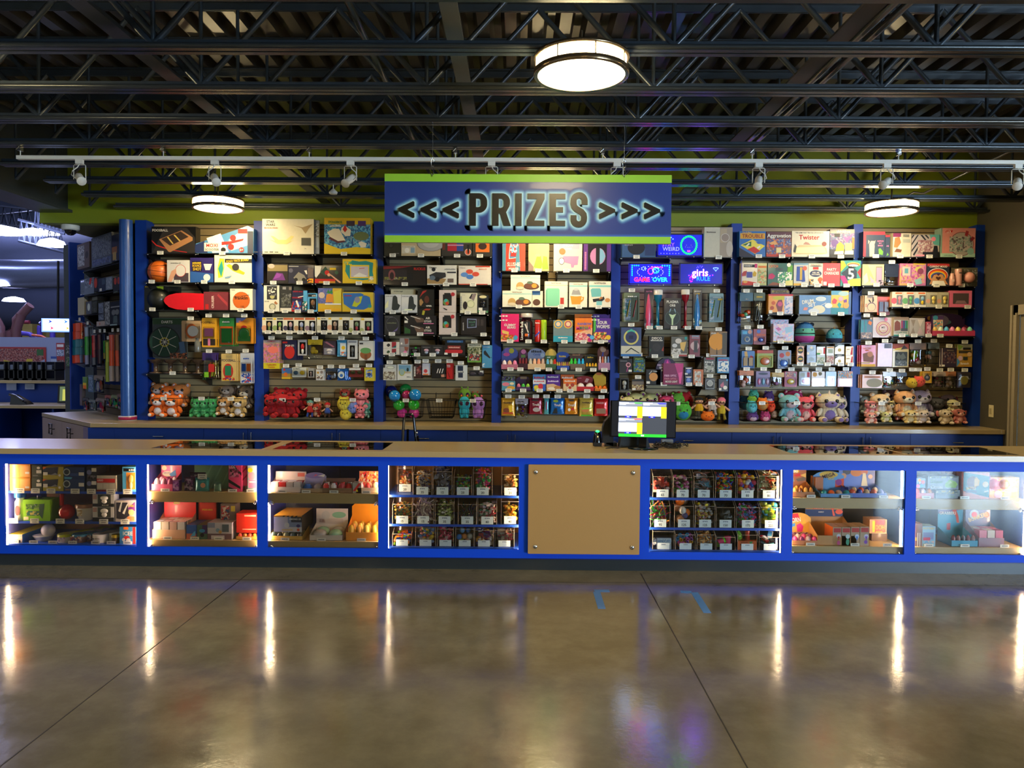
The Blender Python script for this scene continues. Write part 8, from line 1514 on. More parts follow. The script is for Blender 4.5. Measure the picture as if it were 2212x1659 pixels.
# ================================================================ GOODS IN THE COUNTER CASES
run('''
@W1|c|on the top shelf of the end case|c0,2|.085
B|150 95 470 300|game_box|orange boxed toy, upper one by the light strip|#e08a1c|st - d=.14|r:.5:.1:.95:.9:#e8a050;r:.75:.3:.95:.45:W
B|150 305 470 500|game_box|orange boxed toy, lower one by the light strip|#e08a1c|tx=310 d=.14|r:.5:.1:.95:.9:#e8a050;r:.75:.2:.95:.35:W
B|488 105 650 300|toy_box|dark green boxed toy, upper one|#3c4434|st - d=.14|o:.65:.78:.16:.1:W;r:.45:.35:.95:.6:W;r:.1:.15:.6:.2:S
B|488 305 650 500|toy_box|dark green boxed toy, lower one|#3c4434|tx=548 d=.14|o:.65:.78:.16:.1:W;r:.45:.35:.95:.6:W
B|658 130 980 318|car_box|navy and yellow boxed car, upper one|#b8a83c|st - d=.14|p:#20243a:0:.9:.75:.98:.7:.3:.0:.4;p:#8a8c94:.35:.3:.7:.35:.85:.25:.6:.5;p:O:0:.75:.2:.95:.1:.98:0:.98;r:.02:.3:.24:.55:W;q:.82:.3:.1:W
B|658 320 980 500|car_box|navy and yellow boxed car, lower one|#b8a83c|tx=788 d=.14|p:#20243a:0:.9:.75:.98:.7:.35:.0:.4;p:#8a8c94:.35:.35:.7:.4:.85:.3:.6:.55;p:O:0:.8:.2:.95:.1:.98:0:.98;r:.02:.3:.24:.6:W;q:.82:.3:.1:W
B|988 140 1305 320|car_box|dark blue boxed vehicle, upper one|#1c3468|st - d=.14|q:.12:.6:.3:#c8d0d0;q:.12:.6:.22:#243038;p:b:0:0:.35:.0:.4:.15:0:.2;r:.72:.3:.98:.58:W;r:.3:.25:.7:.5:#2a4a90
B|988 322 1305 500|car_box|dark blue boxed vehicle, lower one|#1c3468|tx=1160 d=.14|q:.12:.6:.3:#c8d0d0;q:.12:.6:.22:#243038;r:.05:.05:.28:.2:#8a6a60;r:.72:.4:.98:.7:W
B|1335 130 1490 322|toy_box|small black boxed toy, upper one|#23222c|st - d=.14|q:.25:.55:.2:#6a70a0;r:.5:.6:.98:.9:W;s:.1:.0:.9:.3:#4a4048:K:#6a6068
B|1335 325 1490 500|toy_box|small black boxed toy, lower one|#23222c|tx=1410 d=.14|q:.25:.65:.2:#6a70a0;r:.5:.55:.98:.85:W
B|1490 265 1790 500|figure_box|red and silver window box with angled top|#b8b0a0|tx=1710 top=#3a2c28 d=.2|r:0:.55:.95:.8:R;q:.2:.35:.12:S;r:.03:.2:.3:.5:#c8c0b0;r:.35:.2:.62:.5:#c8c0b0;r:.66:.2:.95:.5:#c8c0b0;r:0:0:1:.12:#7a2018;t:LEGO:.2:.7:.12:W:.3
I|1885 135 2090 495|figure_box|pale blue boxed doll at the case end|b|w=.3,.1,.98,.78 fc=#e0a050 f2=#e8c080 wc=#d88a30 tx=1970 d=.12|r:.08:.82:.9:.95:K;t:4D:.75:.88:.07:W
@W1|c|on the middle shelf of the end case|c0,1|.085
C|185 570 345 955|water_bottle|white bottle with a red print and blue cap|#e4dcd4|pf=jar lid=#3a80c8 tx=215|o:.5:.4:.3:.2:R
B|355 640 770 955|lunch_tin|lime green carry tin with a dark print|#8cc818|tx=535 d=.12|s:.1:.55:.8:.8:#5a8a1c:#2a5a28:#8aa850;p:#1f4a2c:.62:.8:.8:.82:.72:.1:.6:.3;s:.12:.25:.6:.48:#2a6a50:#c8b858:#3a5a30;r:.02:.05:.2:.2:#d8d0a0
C|545 575 620 640|tin_handle|black folding grip on top of the lime tin|#1a1a1c|pf=tube - st y=.05
S|830 730 1085 965|ball_cup|red and white ball shaped cup|#c81c14|tx=930 st y=.0
C|905 545 965 730|drinking_straw|red straw standing in the ball shaped cup|#e02418|pf=tube - st y=.06
C|1095 740 1390 955|mug|white glazed cup with a brown rim and tree print|#e4dcd0|pf=cup tx=1230 lid=#8a6048|s:.25:.35:.6:.75:#c8b080:#e4dcd0:#a89068
I|1425 555 1760 745|mug_box|boxed white mug with black base, upper one|#d8d4d0|st - w=.24,.25,.85,.98 wc=#4a4c44 fc=W f2=W|r:0:0:1:.25:K;t:MUG_SET:.6:.12:.1:W:.5;r:.02:.6:.2:.95:#b89088
I|1425 750 1760 955|mug_box|boxed white mug with black base, lower one|#d8d4d0|tx=1600 w=.24,.3,.85,.98 wc=#4a4c44 fc=W f2=W|r:0:0:1:.28:K;r:.02:.65:.2:.95:#b89088
B|1775 650 2092 955|lunch_tin|black and white comic print carry tin|#c8bcb8|tx=1930 d=.12|p:#2c2a34:.05:.15:.05:.9:.6:.9:.7:.3:.4:.1;p:W:.15:.5:.3:.95:.36:.95:.25:.45;p:W:.35:.4:.6:.85:.62:.8:.45:.35;p:#7a2a8a:.6:.6:.98:.95:.98:.5;q:.8:.45:.14:#e8c888;r:.6:.05:.95:.25:#e08a50;t:COMIC:.8:.75:.1:Y:.3
@W1|c|on the floor of the end case|c0,0|.085
B|130 1175 345 1345|money_box|yellow topped character money box|#c8b8a8|tx=225 top=#d8c018 sd=#4a90d0 d=.4|r:.0:.7:1:1:#b0a098;q:.8:.2:.14:D
S|545 1030 820 1230|cookie_jar|white ceramic jar lid with a smiling mouth|#c8c4c8|- st y=.05
C|430 1215 740 1345|cookie_jar|white ceramic shark jar base|#dcd8d4|pf=cup tx=520 y=.03
C|835 1195 1055 1345|mug|white mug with yellow inside and lilac letters|#e0d8cc|pf=tube lid=#b8c018 tx=815 n=5 dx=.045|s:.2:.2:.8:.8:#e0d8cc:#a078a8:#d8c0c0
C|1060 1195 1280 1345|mug|patterned mug with teal inside|#8a6a60|pf=tube lid=#2a7090 tx=1122 n=4 dx=.045|s:.0:.3:1:.9:#a05048:#e0d0c0:#5a4a70
C|1370 1185 1620 1345|mug|plain white mug with black letters|#e8e4e0|pf=tube tx=1475 n=4 dx=.045|t:I'M_WITH:.4:.55:.16:K:.6
C|1690 1200 1815 1345|mug|dark mug with a yellow rim|#4a3c28|pf=tube lid=#a89020 tx=1715 n=2 dx=.045
B|1842 1060 2092 1345|drink_box|blue and red ICEE drink maker box|#3c88b8|tx=1970 d=.15|r:.82:0:1:1:R;r:.25:.85:.55:1:O;t:ICEE:.52:.62:.22:W:.6;o:.45:.35:.2:.12:R;q:.25:.25:.1:W;q:.55:.2:.14:W
@W2|c|on the upper tray of the first pull out case|c1,1|.08
D|215 170 575 570|surprise_display|pink surprise pack display with bear header|#d85a80|hc=#c84a78 nt=3 rw=2 toy=#e8d0d8,#d8a0b8,#a83a70 tx=450 d=.16 hp=flat th=.55|q:.15:.88:.11:#e8e0b0;o:.3:.62:.24:.12:#e8d8c0;t:BUBBLE_SURPRISE:.3:.66:.05:#7a3a78:.34;p:#e03860:.75:.5:.75:.85:.85:.95:.95:.8:.98:.5;p:#5a90c8:.4:.6:.7:.8:.75:.55:.5:.5
B|575 380 685 570|toy_box|purple metallic toy pack|#6a2a7a|d=.05 -|s:.05:.05:.95:.95:#8a4a98:#5a2070:#b080b8
B|945 115 1530 560|doll_display|large green striped display card at the back|#6a8f6c|y=.14 d=.02 - st|p:#7da27e:.1:0:.15:0:.55:1:.5:1;p:#7da27e:.4:0:.45:0:.85:1:.8:1;p:#7da27e:.7:0:.75:0:1:.7:1:.8
P|760 340 940 570|doll_ball|purple and black striped wrapped ball pack|#4a2848|y=.02 -|s:.05:.05:.95:.95:#6a3a68:#241828:#a88aa0
P|950 355 1195 570|doll_ball|teal surprise pouch in the green display|#3a8a8a|tx=1085|o:.6:.5:.2:.2:#e0a080
P|1265 430 1400 575|doll_ball|clear green surprise pouch|#6a8f78|-
P|860 260 1130 400|doll_ball|dark striped ball pack lying on top|#341f34|st - y=.06|s:.05:.05:.95:.95:#4a2a48:#1a1018:#5a3a58
B|1530 120 1755 580|doll_box|tall pink and black striped LOL doll box|#c83a68|tx=1600 d=.08|p:K:0:.1:.6:.0:.6:.06:0:.2;p:K:0:.35:.9:.1:.9:.2:0:.48;p:K:.2:1:.5:.98:1:.6:1:.72;q:.4:.72:.15:#3a1a28;t:LOL:.3:.94:.1:W:.5;s:.1:.55:.8:.85:#7a2848:#c86a88:#2a1018
B|1755 130 1850 470|doll_box|narrow pink striped box|#d84a70|- y=.02 st|p:#8a1f3c:0:.2:1:.5:1:.6:0:.3;p:#8a1f3c:0:.6:1:.9:1:1:0:.7
B|1855 120 2010 580|doll_box|pastel pink and blue boxed doll at the tray end|#9ab0b8|tx=1915 d=.1|r:.1:.15:.98:.45:p;q:.3:.82:.09:Y;q:.5:.6:.14:#d88aa0;r:.2:.35:.9:.4:W
@W2|c|on the lower tray of the first pull out case|c1,0|.08
D|225 800 795 1390|figure_display|red character figure display with white packs|#e0b090|hc=#d81c18 nt=4 rw=3 toy=#e0d8d0,#c8b8a8,#d0a898 sh=x tx=490 d=.2 hp=flat th=.5|r:.2:.86:.85:1:#e02820;p:#c8a840:.3:.88:.5:.9:.5:.94:.3:.95
B|810 1140 985 1395|blind_box|blue and orange stacked blind box|#2c5aa8|tx=955 d=.2|r:0:0:1:.4:#c86a50;p:b:.4:.2:.9:.25:.9:.6:.7:.5
B|995 1140 1165 1395|blind_box|green and purple stacked blind box|#4a6a50|- d=.2|r:.5:.4:1:1:#4a2a68;o:.5:.6:.3:.12:#3a90c8;q:.5:.3:.14:K
B|1015 755 1320 1060|figure_display|tall plain red display card|#d83a24|y=.22 d=.02 - st|t:SPIDER-MAN:.5:.6:.1:Y:.6
B|1170 1100 1590 1400|blind_box|white window box of small figures|#c8c0c4|tx=1360 d=.15|r:0:.7:.3:.98:#8a90a8;q:.42:.55:.12:#7a98a8;q:.52:.45:.1:#c89858;r:.6:.45:.88:.9:#4a5660;r:0:.0:1:.35:#6a4a50;r:.15:.02:.7:.25:#d8c8c8
B|1390 780 1650 1095|blind_box|clear boxed hero figures stacked behind|#7a6a64|y=.1 d=.1 - st top=#a89888|s:.05:.05:.6:.9:#a83838:#c8b8a8:#3a4a6a;r:.7:.6:.98:.9:#c8b040
B|1660 940 2010 1270|figure_display|bright red boxed capsule display|#e03020|st - d=.14 y=.02|r:.4:.84:.98:.92:#e8c0a0;r:.3:.16:.98:.2:#f0c0a0
D|1660 1280 2010 1400|figure_display|open tray of red wrapped capsules|#e0a040|hc=#a82018 nt=4 toy=#e04a30,#e08a30 hp=flat th=.9 tx=1845
@W3|c|on the upper tray of the second pull out case|c2,1|.08
D|180 270 720 585|eraser_display|white and red display of wrapped packs|#d8ccc4|hc=#d8c4bc nt=4 rw=2 toy=#d8d0cc,#c83030,#c8b8b0 tx=395 d=.14 hp=flat th=.55 sh=x|r:.72:.72:.95:.92:#d86a5a
D|700 280 1080 590|slime_display|display with oval splash header and blue tubs|#b89a78|hc=#a8a0c8 nt=2 toy=#3a6ab8,#b0a098 sh=c th=.42 tx=800|o:.45:.82:.42:.16:#8878b8;p:#e06080:.4:.75:.6:.85:.5:.9;p:W:.6:.8:.95:.9:.9:.75
D|1040 380 1590 585|tin_display|brown tray of red and white tins|#8a6a50|hc=#6a5048 nt=4 toy=#c82828,#d8d0cc,#b02830 rw=2 sh=c th=.7 tx=1275 hp=flat
B|1595 420 1740 590|toy_tin|grey tin with a red stripe and yellow star|#a8a498|- d=.08|p:R:0:.2:.3:.2:1:.9:.7:.98;p:#d8d020:.35:.15:.5:.4:.65:.15
D|1650 260 2030 590|sticker_display|bright ninja print display with white packs|#e0c0a0|hc=#d87858 nt=3 rw=2 toy=#e8d8d0,#c83030,#e8b080 tx=1825 th=.5 hp=flat|s:.05:.45:.98:.98:#e0a050:#c83828:#e8d8c0;p:#e02830:.1:.9:.3:.98:.4:.7;p:#2a1a1c:.2:.7:.35:.98:.3:.75
@W3|c|on the lower tray of the second pull out case|c2,0|.08
B|245 980 730 1255|capsule_display|black and yellow hazard striped AMONG US box|#d8d0d0|st - top=#c8942c sd=#241c18 d=.32 y=-.01|r:.5:.3:1:1:#8a96b8;r:.62:.6:1:1:#2a2c40;r:0:.93:1:1:#e0982c;p:K:.3:.93:.35:1:.42:1:.37:.93;p:K:.45:.93:.5:1:.57:1:.52:.93;p:K:.6:.93:.65:1:.72:1:.67:.93;p:K:.75:.93:.8:1:.87:1:.82:.93;t:AMONG_US:.76:.8:.11:W:.42;o:.47:.42:.09:.17:W;o:.88:.38:.07:.1:#3a3070;r:.3:.08:.68:.18:#e8c888;q:.88:.14:.09:#e05a38
D|150 1262 740 1405|capsule_display|open card tray with dark foil packs|#d0a850|hc=#2a2420 nt=5 rw=2 toy=#4a5a58,#2c2c28,#8a8c70 hp=flat th=.95 tx=440 d=.2
D|855 945 1420 1405|plush_display|white stepped display of mint green creature faces|#d8ccc0|hc=#d8ccc4 nt=2 rw=2 toy=#b8b4b0,#90c0a0 th=.36 tx=1060 hp=flat d=.2|r:0:.42:.85:.62:#c8b8b0;t:STAR:.18:.56:.06:#7a3a30:.2;t:WARS:.18:.5:.06:#7a3a30:.22;q:.3:.75:.16:#c8c4c0;o:.72:.76:.22:.12:#90c0a0
D|1475 790 2030 1410|capsule_display|orange cartoon print display with yellow packs|#e09030|hc=#e8901c nt=4 rw=3 toy=#d8a830,#c88a28,#e8c050 tx=1745 d=.22 th=.42|r:.35:.86:.98:1:#e8a040;t:DRAGON:.68:.93:.05:R:.3
@W6|c|on the upper tray of the third pull out case|c6,1|.08
D|180 130 560 590|racer_display|brown desert print toy car display|#a86a30|hc=#a8602c nt=4 rw=2 toy=#c88030,#7a3a18,#e0a040 tx=490 th=.36 d=.18 hp=flat|r:0:.8:.65:1:#e0b830;t:DINO:.33:.94:.1:K:.5;t:RACERS:.33:.84:.09:W:.6;p:#8a9a80:.05:.45:.15:.62:.4:.6:.45:.45;p:#6a5a48:.5:.55:.95:.65:.95:.5:.6:.45;p:R:.4:.7:.7:.78:.75:.66:.5:.64;p:#e0b050:.7:.7:.98:.78:.98:.6
B|562 245 698 470|carton|plain brown carton behind the racer display|#a8622c|- y=.12 st d=.1
D|655 195 1205 600|lollipop_display|blue and yellow arched MEGA LEGS display|#4a8ac8|hc=#5a9ad8 nt=4 rw=1 toy=#3aa0a0,#e05a28,#c8a088 tx=1078 th=.3 d=.16|o:.5:.85:.3:.15:#e8c048;p:#e04a20:.72:.3:.72:.6:1:.7:1:.3;q:.18:.45:.2:#c82878;q:.18:.45:.13:#e8b040;q:.83:.52:.14:#8a2a88;d:.5:.82:.16:15:.42:MEGA:#4a1a1c;t:LEGS:.58:.68:.09:#e8c820:.24
D|1145 160 1790 600|pet_display|blue display with round pet badges and a pale bottle|#3a5ac0|hc=#6a86d8 nt=5 rw=2 toy=#d85a48,#2a4ab0,#e8c8a0 tx=1725 th=.32 d=.2 hp=flat|o:.22:.88:.12:.13:#5a5c68;o:.48:.84:.16:.16:#e08a50;o:.7:.88:.1:.14:#d88a78;q:.13:.7:.11:#d8a078;q:.87:.68:.09:#e8d0d0;p:#f0e8d0:.66:.82:.74:.82:.8:.3:.62:.3
@W6|c|on the lower tray of the third pull out case|c6,0|.08
D|175 930 640 1415|squishy_display|yellow and red unicorn display with pink toys|#c88050|hc=#d8a040 nt=4 rw=2 toy=#d83a78,#7a2a5a,#c8a8a0 tx=478 th=.3 d=.18|p:#e02838:0:.7:.0:.92:.5:.98:.6:.7;d:.3:.72:.16:8:.6:NICORN:W;p:#4a90d8:.05:.52:.4:.62:.4:.5:.05:.42;p:#d82878:.48:.3:.45:.55:.6:.62:.72:.5:.68:.3;p:#e8b028:.65:.6:.75:.75:.82:.6;s:.0:.02:.9:.28:#a87a90:#6a3a48:#d8b898
D|600 800 1275 1415|dough_display|tan and navy ROLL MATIC display header|#c89050|hc=#b08048 - nt=0 th=.5 d=.26 hp=flat|r:0:.62:1:.82:#22386a;p:#d8402c:.12:.98:.2:.84:.5:.84:.55:1;t:ROLL:.33:.96:.05:W:.26;t:MATIC:.36:.88:.06:W:.3;q:.72:.92:.09:#e03a28;p:#e0604a:.7:.85:.74:.85:.8:.64:.74:.64;o:.9:.76:.1:.07:#e0543c;t:INSPECT:.42:.75:.03:W:.3
B|860 1100 1005 1415|dough_box|slim tan boxed toy with a red glass print|#b89a78|- sd=#e06a28 d=.16|r:.1:.72:.95:.95:R;o:.7:.52:.25:.12:#d8d4e0;p:R:.55:.5:.85:.5:.75:.3:.65:.3;o:.7:.15:.2:.12:#b83a78
B|1012 1100 1160 1415|dough_box|slim tan boxed toy with a green glass print|#b89a78|- d=.16|r:.1:.72:.95:.95:R;o:.7:.5:.25:.12:#c8e0e0;o:.7:.2:.2:.18:#3a9a78
B|1168 1095 1318 1415|dough_box|slim tan boxed toy with a blue glass print|#b89a78|tx=1238 d=.16|r:.1:.72:.95:.95:R;o:.7:.5:.25:.12:#c8d4f0;p:#4a80d8:.55:.5:.85:.5:.75:.3:.65:.3
B|1325 1092 1478 1415|dough_box|slim tan boxed toy with a purple glass print|#b89a78|- d=.16|r:.1:.72:.95:.95:R;o:.7:.5:.25:.12:#d0c8e8;o:.65:.2:.2:.1:#7a3ab0;p:#7a3ab0:.55:.5:.85:.5:.75:.3:.65:.3
B|1487 965 1785 1205|dough_box|tan cube box with bright NEE DOH lettering|#c09068|st - y=.14 d=.12|r:.28:.08:.93:.98:#d8543c;r:.16:.1:.3:.9:#b8d030;t:NEE:.62:.8:.3:#e0386a:.5;t:DOH:.6:.45:.32:#f0a040:.52;t:groovy:.55:.15:.12:Y:.5
B|1520 1205 1790 1415|carton|brown carton supporting the NEE DOH cube|#6a4c38|tx=1790 y=.16 d=.12
@W7|c|on the upper tray of the fourth pull out case|c7,1|.08
B|220 262 388 425|slime_box|small cube box with bright coloured balls|#5a80a8|st - d=.08|q:.4:.8:.16:#f0a028;q:.75:.6:.2:#e06a70;q:.3:.4:.14:#3a7ab0;q:.25:.2:.18:#e070b0;q:.6:.2:.18:#50a8d8;q:.4:.5:.1:W
D|215 435 540 605|slime_display|tray of red and blue glossy packs|#b83838|hc=#7a2028 nt=3 toy=#d83848,#b8b8d8,#e08a40 tx=400 th=.95 hp=flat
B|425 225 960 455|crystal_kit_box|black Glow Crystal kit box with green crystals|#101c20|st - y=.03|p:#9ac850:.55:.3:.58:.5:.7:.75:.9:.6:.96:.4:.9:.15:.6:.15;p:#c8e080:.65:.4:.72:.65:.8:.5;t:Glow:.28:.6:.28:#4a7a3a:.4;t:Crystal:.28:.2:.22:W:.42;s:.05:.85:.95:.98:#3a4a20:#101c20:#a8a860
B|560 465 980 605|crystal_kit_box|black crystal kit box lying in front|#14201e|tx=1055 d=.1|t:Glow:.65:.3:.25:#3a6a34:.3;s:.02:.6:.95:.95:#4a5a48:#c8b880:#14201e
B|720 140 1000 260|toy_box|maroon boxed toy at the back of the tray|#7a2c20|st - y=.16|s:.05:.1:.5:.9:#c88040:#4a2a28:#a86a38
B|1030 160 1480 605|squeeze_set_box|teal and orange finger puppet toy box|#c85a2c|d=.1 -|p:#1f8088:0:.3:0:1:1:.85:1:.05;o:.35:.6:.22:.25:#6a3a30;p:#e8b040:.42:.45:.42:.75:.5:.82:.62:.7:.6:.5;q:.85:.55:.11:#e0c8a0;t:BATTLE:.3:.4:.1:#e8b830:.36;t:SQUISHIES:.3:.28:.09:#4a4a68:.44;p:W:.8:.25:.95:.28:.95:.32:.8:.3
B|1480 250 1985 615|squeeze_set_box|yellow window box of pink and orange animal balls|#e8a828|tx=1740 y=.06 d=.1|s:0:.3:.98:.98:#d86a60:#e8a040:#c87078;q:.3:.16:.2:#c8a8d0;q:.62:.15:.2:#e8c860
S|1480 275 1700 470|squeeze_toy|pink bear faced squeeze ball in the window box|#e05070|- st y=.03
S|1690 285 1860 470|squeeze_toy|orange squeeze ball in the window box|#f09020|- st y=.03
S|1380 180 1540 330|squeeze_toy|purple eyed squeeze ball at the back|#7a4a90|- st y=.05
@W7|c|on the lower tray of the fourth pull out case|c7,0|.08
B|215 1040 335 1430|pen_display|brown striped boxed pens at the tray end|#7a5040|- d=.1|r:.3:0:.4:.6:W;r:.6:0:.7:.6:W;r:0:.25:.2:.4:Y
B|335 1085 560 1435|putty_box|pale blue putty box with yellow letters|#9ac8e0|tx=445 d=.1|t:POTTERY:.5:.9:.1:Y:.9;r:.05:.35:.85:.7:#8a98c8;r:.05:.3:.6:.45:#d83a60;s:.05:.05:.9:.28:#a0c8e0:#e8c0b0:#80b0d0
D|840 800 1290 1435|grabber_display|turquoise grabber toy display with toothy header|#2a98b8|hc=#1f8fb0 nt=5 rw=1 toy=#7a2a38,#8a5a58,#4a4858 tx=1060 th=.3 d=.2 hp=flat|p:#6a5a88:0:.75:0:1:.7:1:.85:.85;t:CHOMP:.3:.9:.08:W:.5;t:GRABBERS:.38:.77:.08:W:.66;p:#c84a38:.55:.85:.7:.88:.8:.7:.85:.5:.75:.5:.7:.68;p:#b84a58:.35:.3:.35:.48:.5:.5:.5:.3
D|1300 880 1740 1440|candy_display|purple Bonkers pack display|#8a5a68|hc=#3a1f58 nt=3 rw=2 toy=#d86070,#c8b8a8,#b84a68 tx=1735 th=.5 d=.18 hp=flat sh=x|q:.35:.85:.15:#a8b8c0;q:.35:.85:.09:#e05a68;d:.5:.78:.13:20:.8:BONKERS:#d8b868;q:.85:.85:.09:#e87a38
''')
ACR = glass((0.98, 0.97, 0.96), 0.02, 1.45)
CARDM = mat('#cfe0e6', .4, var=0)
def bin_(ci, lvl, bb, price, kind, cols, label, n=60, size=.016, fill=.8, indiv=None, name='small_toys', cat='small toys', back=0.0, above=0.0):
 crop = 'W%d' % (ci + 1) if ci < 4 else 'W%d' % ci
 ox, oy, s_ = CROP[crop]; x0, y0, x1, y1 = bb; zf = CASE_F[ci][lvl]; wf = .085 + back
 a = FR_CASE.at(ox + x0 / s_, oy + y1 / s_, wf); c = FR_CASE.at(ox + x1 / s_, oy + y1 / s_, wf); zt = FR_CASE.at(ox + (x0 + x1) / 2 / s_, oy + y0 / s_, wf).z
 W_ = (c.x - a.x) * .97; H = max(.06, zt - zf); D = .26; cx = (a.x + c.x) / 2; g = (cx, YF + wf, zf + .001)
 t = empty('clear_bin', g); tag(t, uniq('clear plastic bin ' + label, USED), 'bin', 'clear plastic toy bins')
 b = MB(); th = .0025; hw = W_ / 2
 b.box(-hw, hw, 0, th, 0, H, ACR); b.box(-hw, hw, D, D + th, 0, H * 1.35, ACR)
 for s in (-1, 1): b.add([(s * hw, th, 0), (s * hw, D, 0), (s * hw, D, H * 1.35), (s * hw, D * .35, H * 1.35), (s * hw, th, H)], [(0, 1, 2, 3, 4)], ACR)
 b.box(-hw, hw, 0, D, 0, th, ACR)
 for s in (-1, 1): b.tube([(s * hw, .001, 0), (s * hw, .001, H), (s * hw, D * .35, H * 1.35)], .0013, mat('#d8c8b8', .2, var=0), 4)
 b.tube([(-hw, .001, H), (hw, .001, H)], .0013, mat('#d8c8b8', .2, var=0), 4); b.build('shell', t)
 if price is not None:
  b = MB(); cw = .046; ch = .030 if price != '' else .024; x = .0; b.box(x - cw, x + cw, -.003, -.001, .002, .002 + ch * 2, CARDM)
  b.text('arena', x, .002 + ch * 1.62, ch * .42, -.0036, ink('#1f3a70'), cw * 1.3, 0, .02)
  if price: b.text(price, x, .002 + ch * .62, ch * .62, -.0036, ink('#202020'), cw * 1.4, 0, .02)
  b.build('price_card', t)
 rnd = random.Random(label); mats_ = [plastic(k) for k in cols]
 def piece(q, k, p, r):
  m = mats_[k % len(mats_)]; T = Matrix.Translation(p) @ Matrix.Rotation(rnd.random() * 6.28, 4, 'Z') @ Matrix.Rotation(rnd.random() * 3.14, 4, 'X')
  if kind == 'e': q.ell((0, 0, 0), (r, r * .75, r * .6), m, 8, 6, T)
  elif kind == 'o': q.ell((0, 0, 0), (r, r, r), m, 16, 11, T)
  elif kind == 'r': q.tube([T @ Vector((0, 0, -r * 2.6)), T @ Vector((r * .3, 0, 0)), T @ Vector((0, 0, r * 2.6))], r * .28, m, 6)
  elif kind == 'x': q.box(-r, r, -r * .7, r * .7, -r * .4, r * .4, m, T)
  elif kind == 's':
   q.ell((0, 0, 0), (r * .5, r * .5, r * .4), m, 7, 5, T)
   for j in range(5): a_ = j * 1.2566; q.ell((r * .7 * math.cos(a_), r * .7 * math.sin(a_), 0), (r * .3,) * 3, m, 6, 4, T)
  elif kind == 'f':
   q.box(-r, r, -r * .8, r * .8, -.0015, .0015, foilmat(cols[k % len(cols)]), T)
  elif kind == 'g': q.lathe((0, 0, 0), [(r * .5, 0), (r * .8, 0), (r * .8, r * .4), (r * .5, r * .4), (r * .5, 0)], m, 12, 'z', T)
 hx = hw - size - .004
 if indiv is None:
  q = MB(); fh = H * fill
  for k in range(n):
   z = size + (fh - size) * (rnd.random() ** .8); piece(q, k, (rnd.uniform(-hx, hx), rnd.uniform(size + .006, D * .75) if z > fh * .75 else (.006 + size * rnd.uniform(.9, 2.0)), z), size * rnd.uniform(.7, 1.1))
  for k in range(n // 2): piece(q, k + 3, (rnd.uniform(-hx, hx), rnd.uniform(size, D * .7), rnd.uniform(size, fh)), size)
  o = q.build(name, None, g); tag(o, uniq(label.split(' holding ')[-1] + ' heaped in their clear bin', USED), cat, None, 'stuff')
 else:
  lb, pcs, nm, ct = indiv
  for k, pc in enumerate(pcs):
   q = MB(); x, y, z, r = pc[:4]; x *= hw - r; y = .006 + r + y * (D - 2 * r - .02); z = r + .004 + z * (H - r)
   m = mats_[k % len(mats_)]
   if kind == 'tube':
    q.lathe((0, 0, 0), [(r * .62, 0), (r, 0), (r, .16), (r * .62, .16), (r * .62, 0)], m, 16, 'y', Matrix.Rotation(pc[4] if len(pc) > 4 else 0, 4, 'X')); y = .0035 + pc[1] * .06
   elif kind == 'cup': T = Matrix.Rotation(pc[4], 4, 'Y'); q.lathe((0, 0, -r), [(r * .75, 0), (r * .8, r * 1.6)], mats_[(k + 1) % len(mats_)], 16, 'z', T); q.lathe((0, 0, r * .6), [(r * .86, 0), (r * .86, r * .5), (.001, r * .52)], m, 16, 'z', T)
   elif kind == 'car':
    T = Matrix.Rotation(pc[4], 4, 'Z') @ Matrix.Rotation(pc[5], 4, 'X'); q.box(-r * .5, r * .5, -r, r, -r * .25, r * .2, m, T); q.box(-r * .42, r * .42, -r * .5, r * .55, r * .2, r * .55, mats_[(k + 1) % len(mats_)], T)
    for sx in (-1, 1):
     for sy in (-.6, .6): q.ell((sx * r * .5, sy * r, -r * .25), (r * .1, r * .22, r * .22), BLK, 8, 6, T)
   else: q.ell((0, 0, 0), (r, r, r), m, 18, 12)
   o = q.build(nm, None, (g[0] + x, g[1] + y, g[2] + z)); tag(o, uniq(lb % pc[-1], USED), ct, ct + 's in one clear bin')
bin_(3, 2, (268, 150, 490, 410), '20', 'e', ['#e0a060', '#c85a30', '#a87a90', '#d8c0a0'], 'priced 20 by the light strip, holding orange and pale small toys', 45, .018, .75, back=.12)
bin_(3, 2, (497, 245, 780, 528), '35', 's', ['#c8c0b0', '#8a7890', '#d89828', '#b8b4b0', '#3a2c58'], 'priced 35 on the top shelf, holding silver and gold spiky toys', 90, .017, 1.05)
bin_(3, 2, (792, 205, 1085, 535), '15', 'f', ['#8a8494', '#2a3488', '#b8b4bc', '#5a5260'], 'priced 15 with tall film packs, holding shiny navy and silver wraps', 55, .026, 1.25)
bin_(3, 2, (1105, 285, 1380, 538), '20', 'e', ['#2a9a3c', '#2a3a80', '#8a2a24', '#8aa040', '#4a6a50'], 'priced 20 with green beads, holding green blue and red bouncy beads', 110, .013, .95)
bin_(3, 2, (1395, 225, 1685, 540), '20', 's', ['#c02478', '#2a9a50', '#7a3a80', '#e05a28', '#d8c0c8'], 'priced 20 with magenta hands, holding magenta and green sticky hands', 80, .018, 1.1)
bin_(3, 2, (1820, 245, 2085, 540), '20', 'e', ['#e0a048', '#c87848', '#a8a050', '#e8c898'], 'priced 20 by the far light strip, holding amber wrapped toys', 60, .017, .85)
bin_(3, 1, (190, 690, 485, 978), '15', 'e', ['#c8a040', '#7a8a50', '#d87a38', '#6a7a68', '#e0b858'], 'priced 15 by the light strip, holding orange and sage soft toys', 110, .014, .95)
bin_(3, 1, (490, 700, 810, 980), '15', 'r', ['#a88898', '#b8a8a0', '#8a6a78', '#d8c8c0'], 'priced 15 with thin sticks, holding mauve and cream stretchy sticks', 90, .02, 1.1)
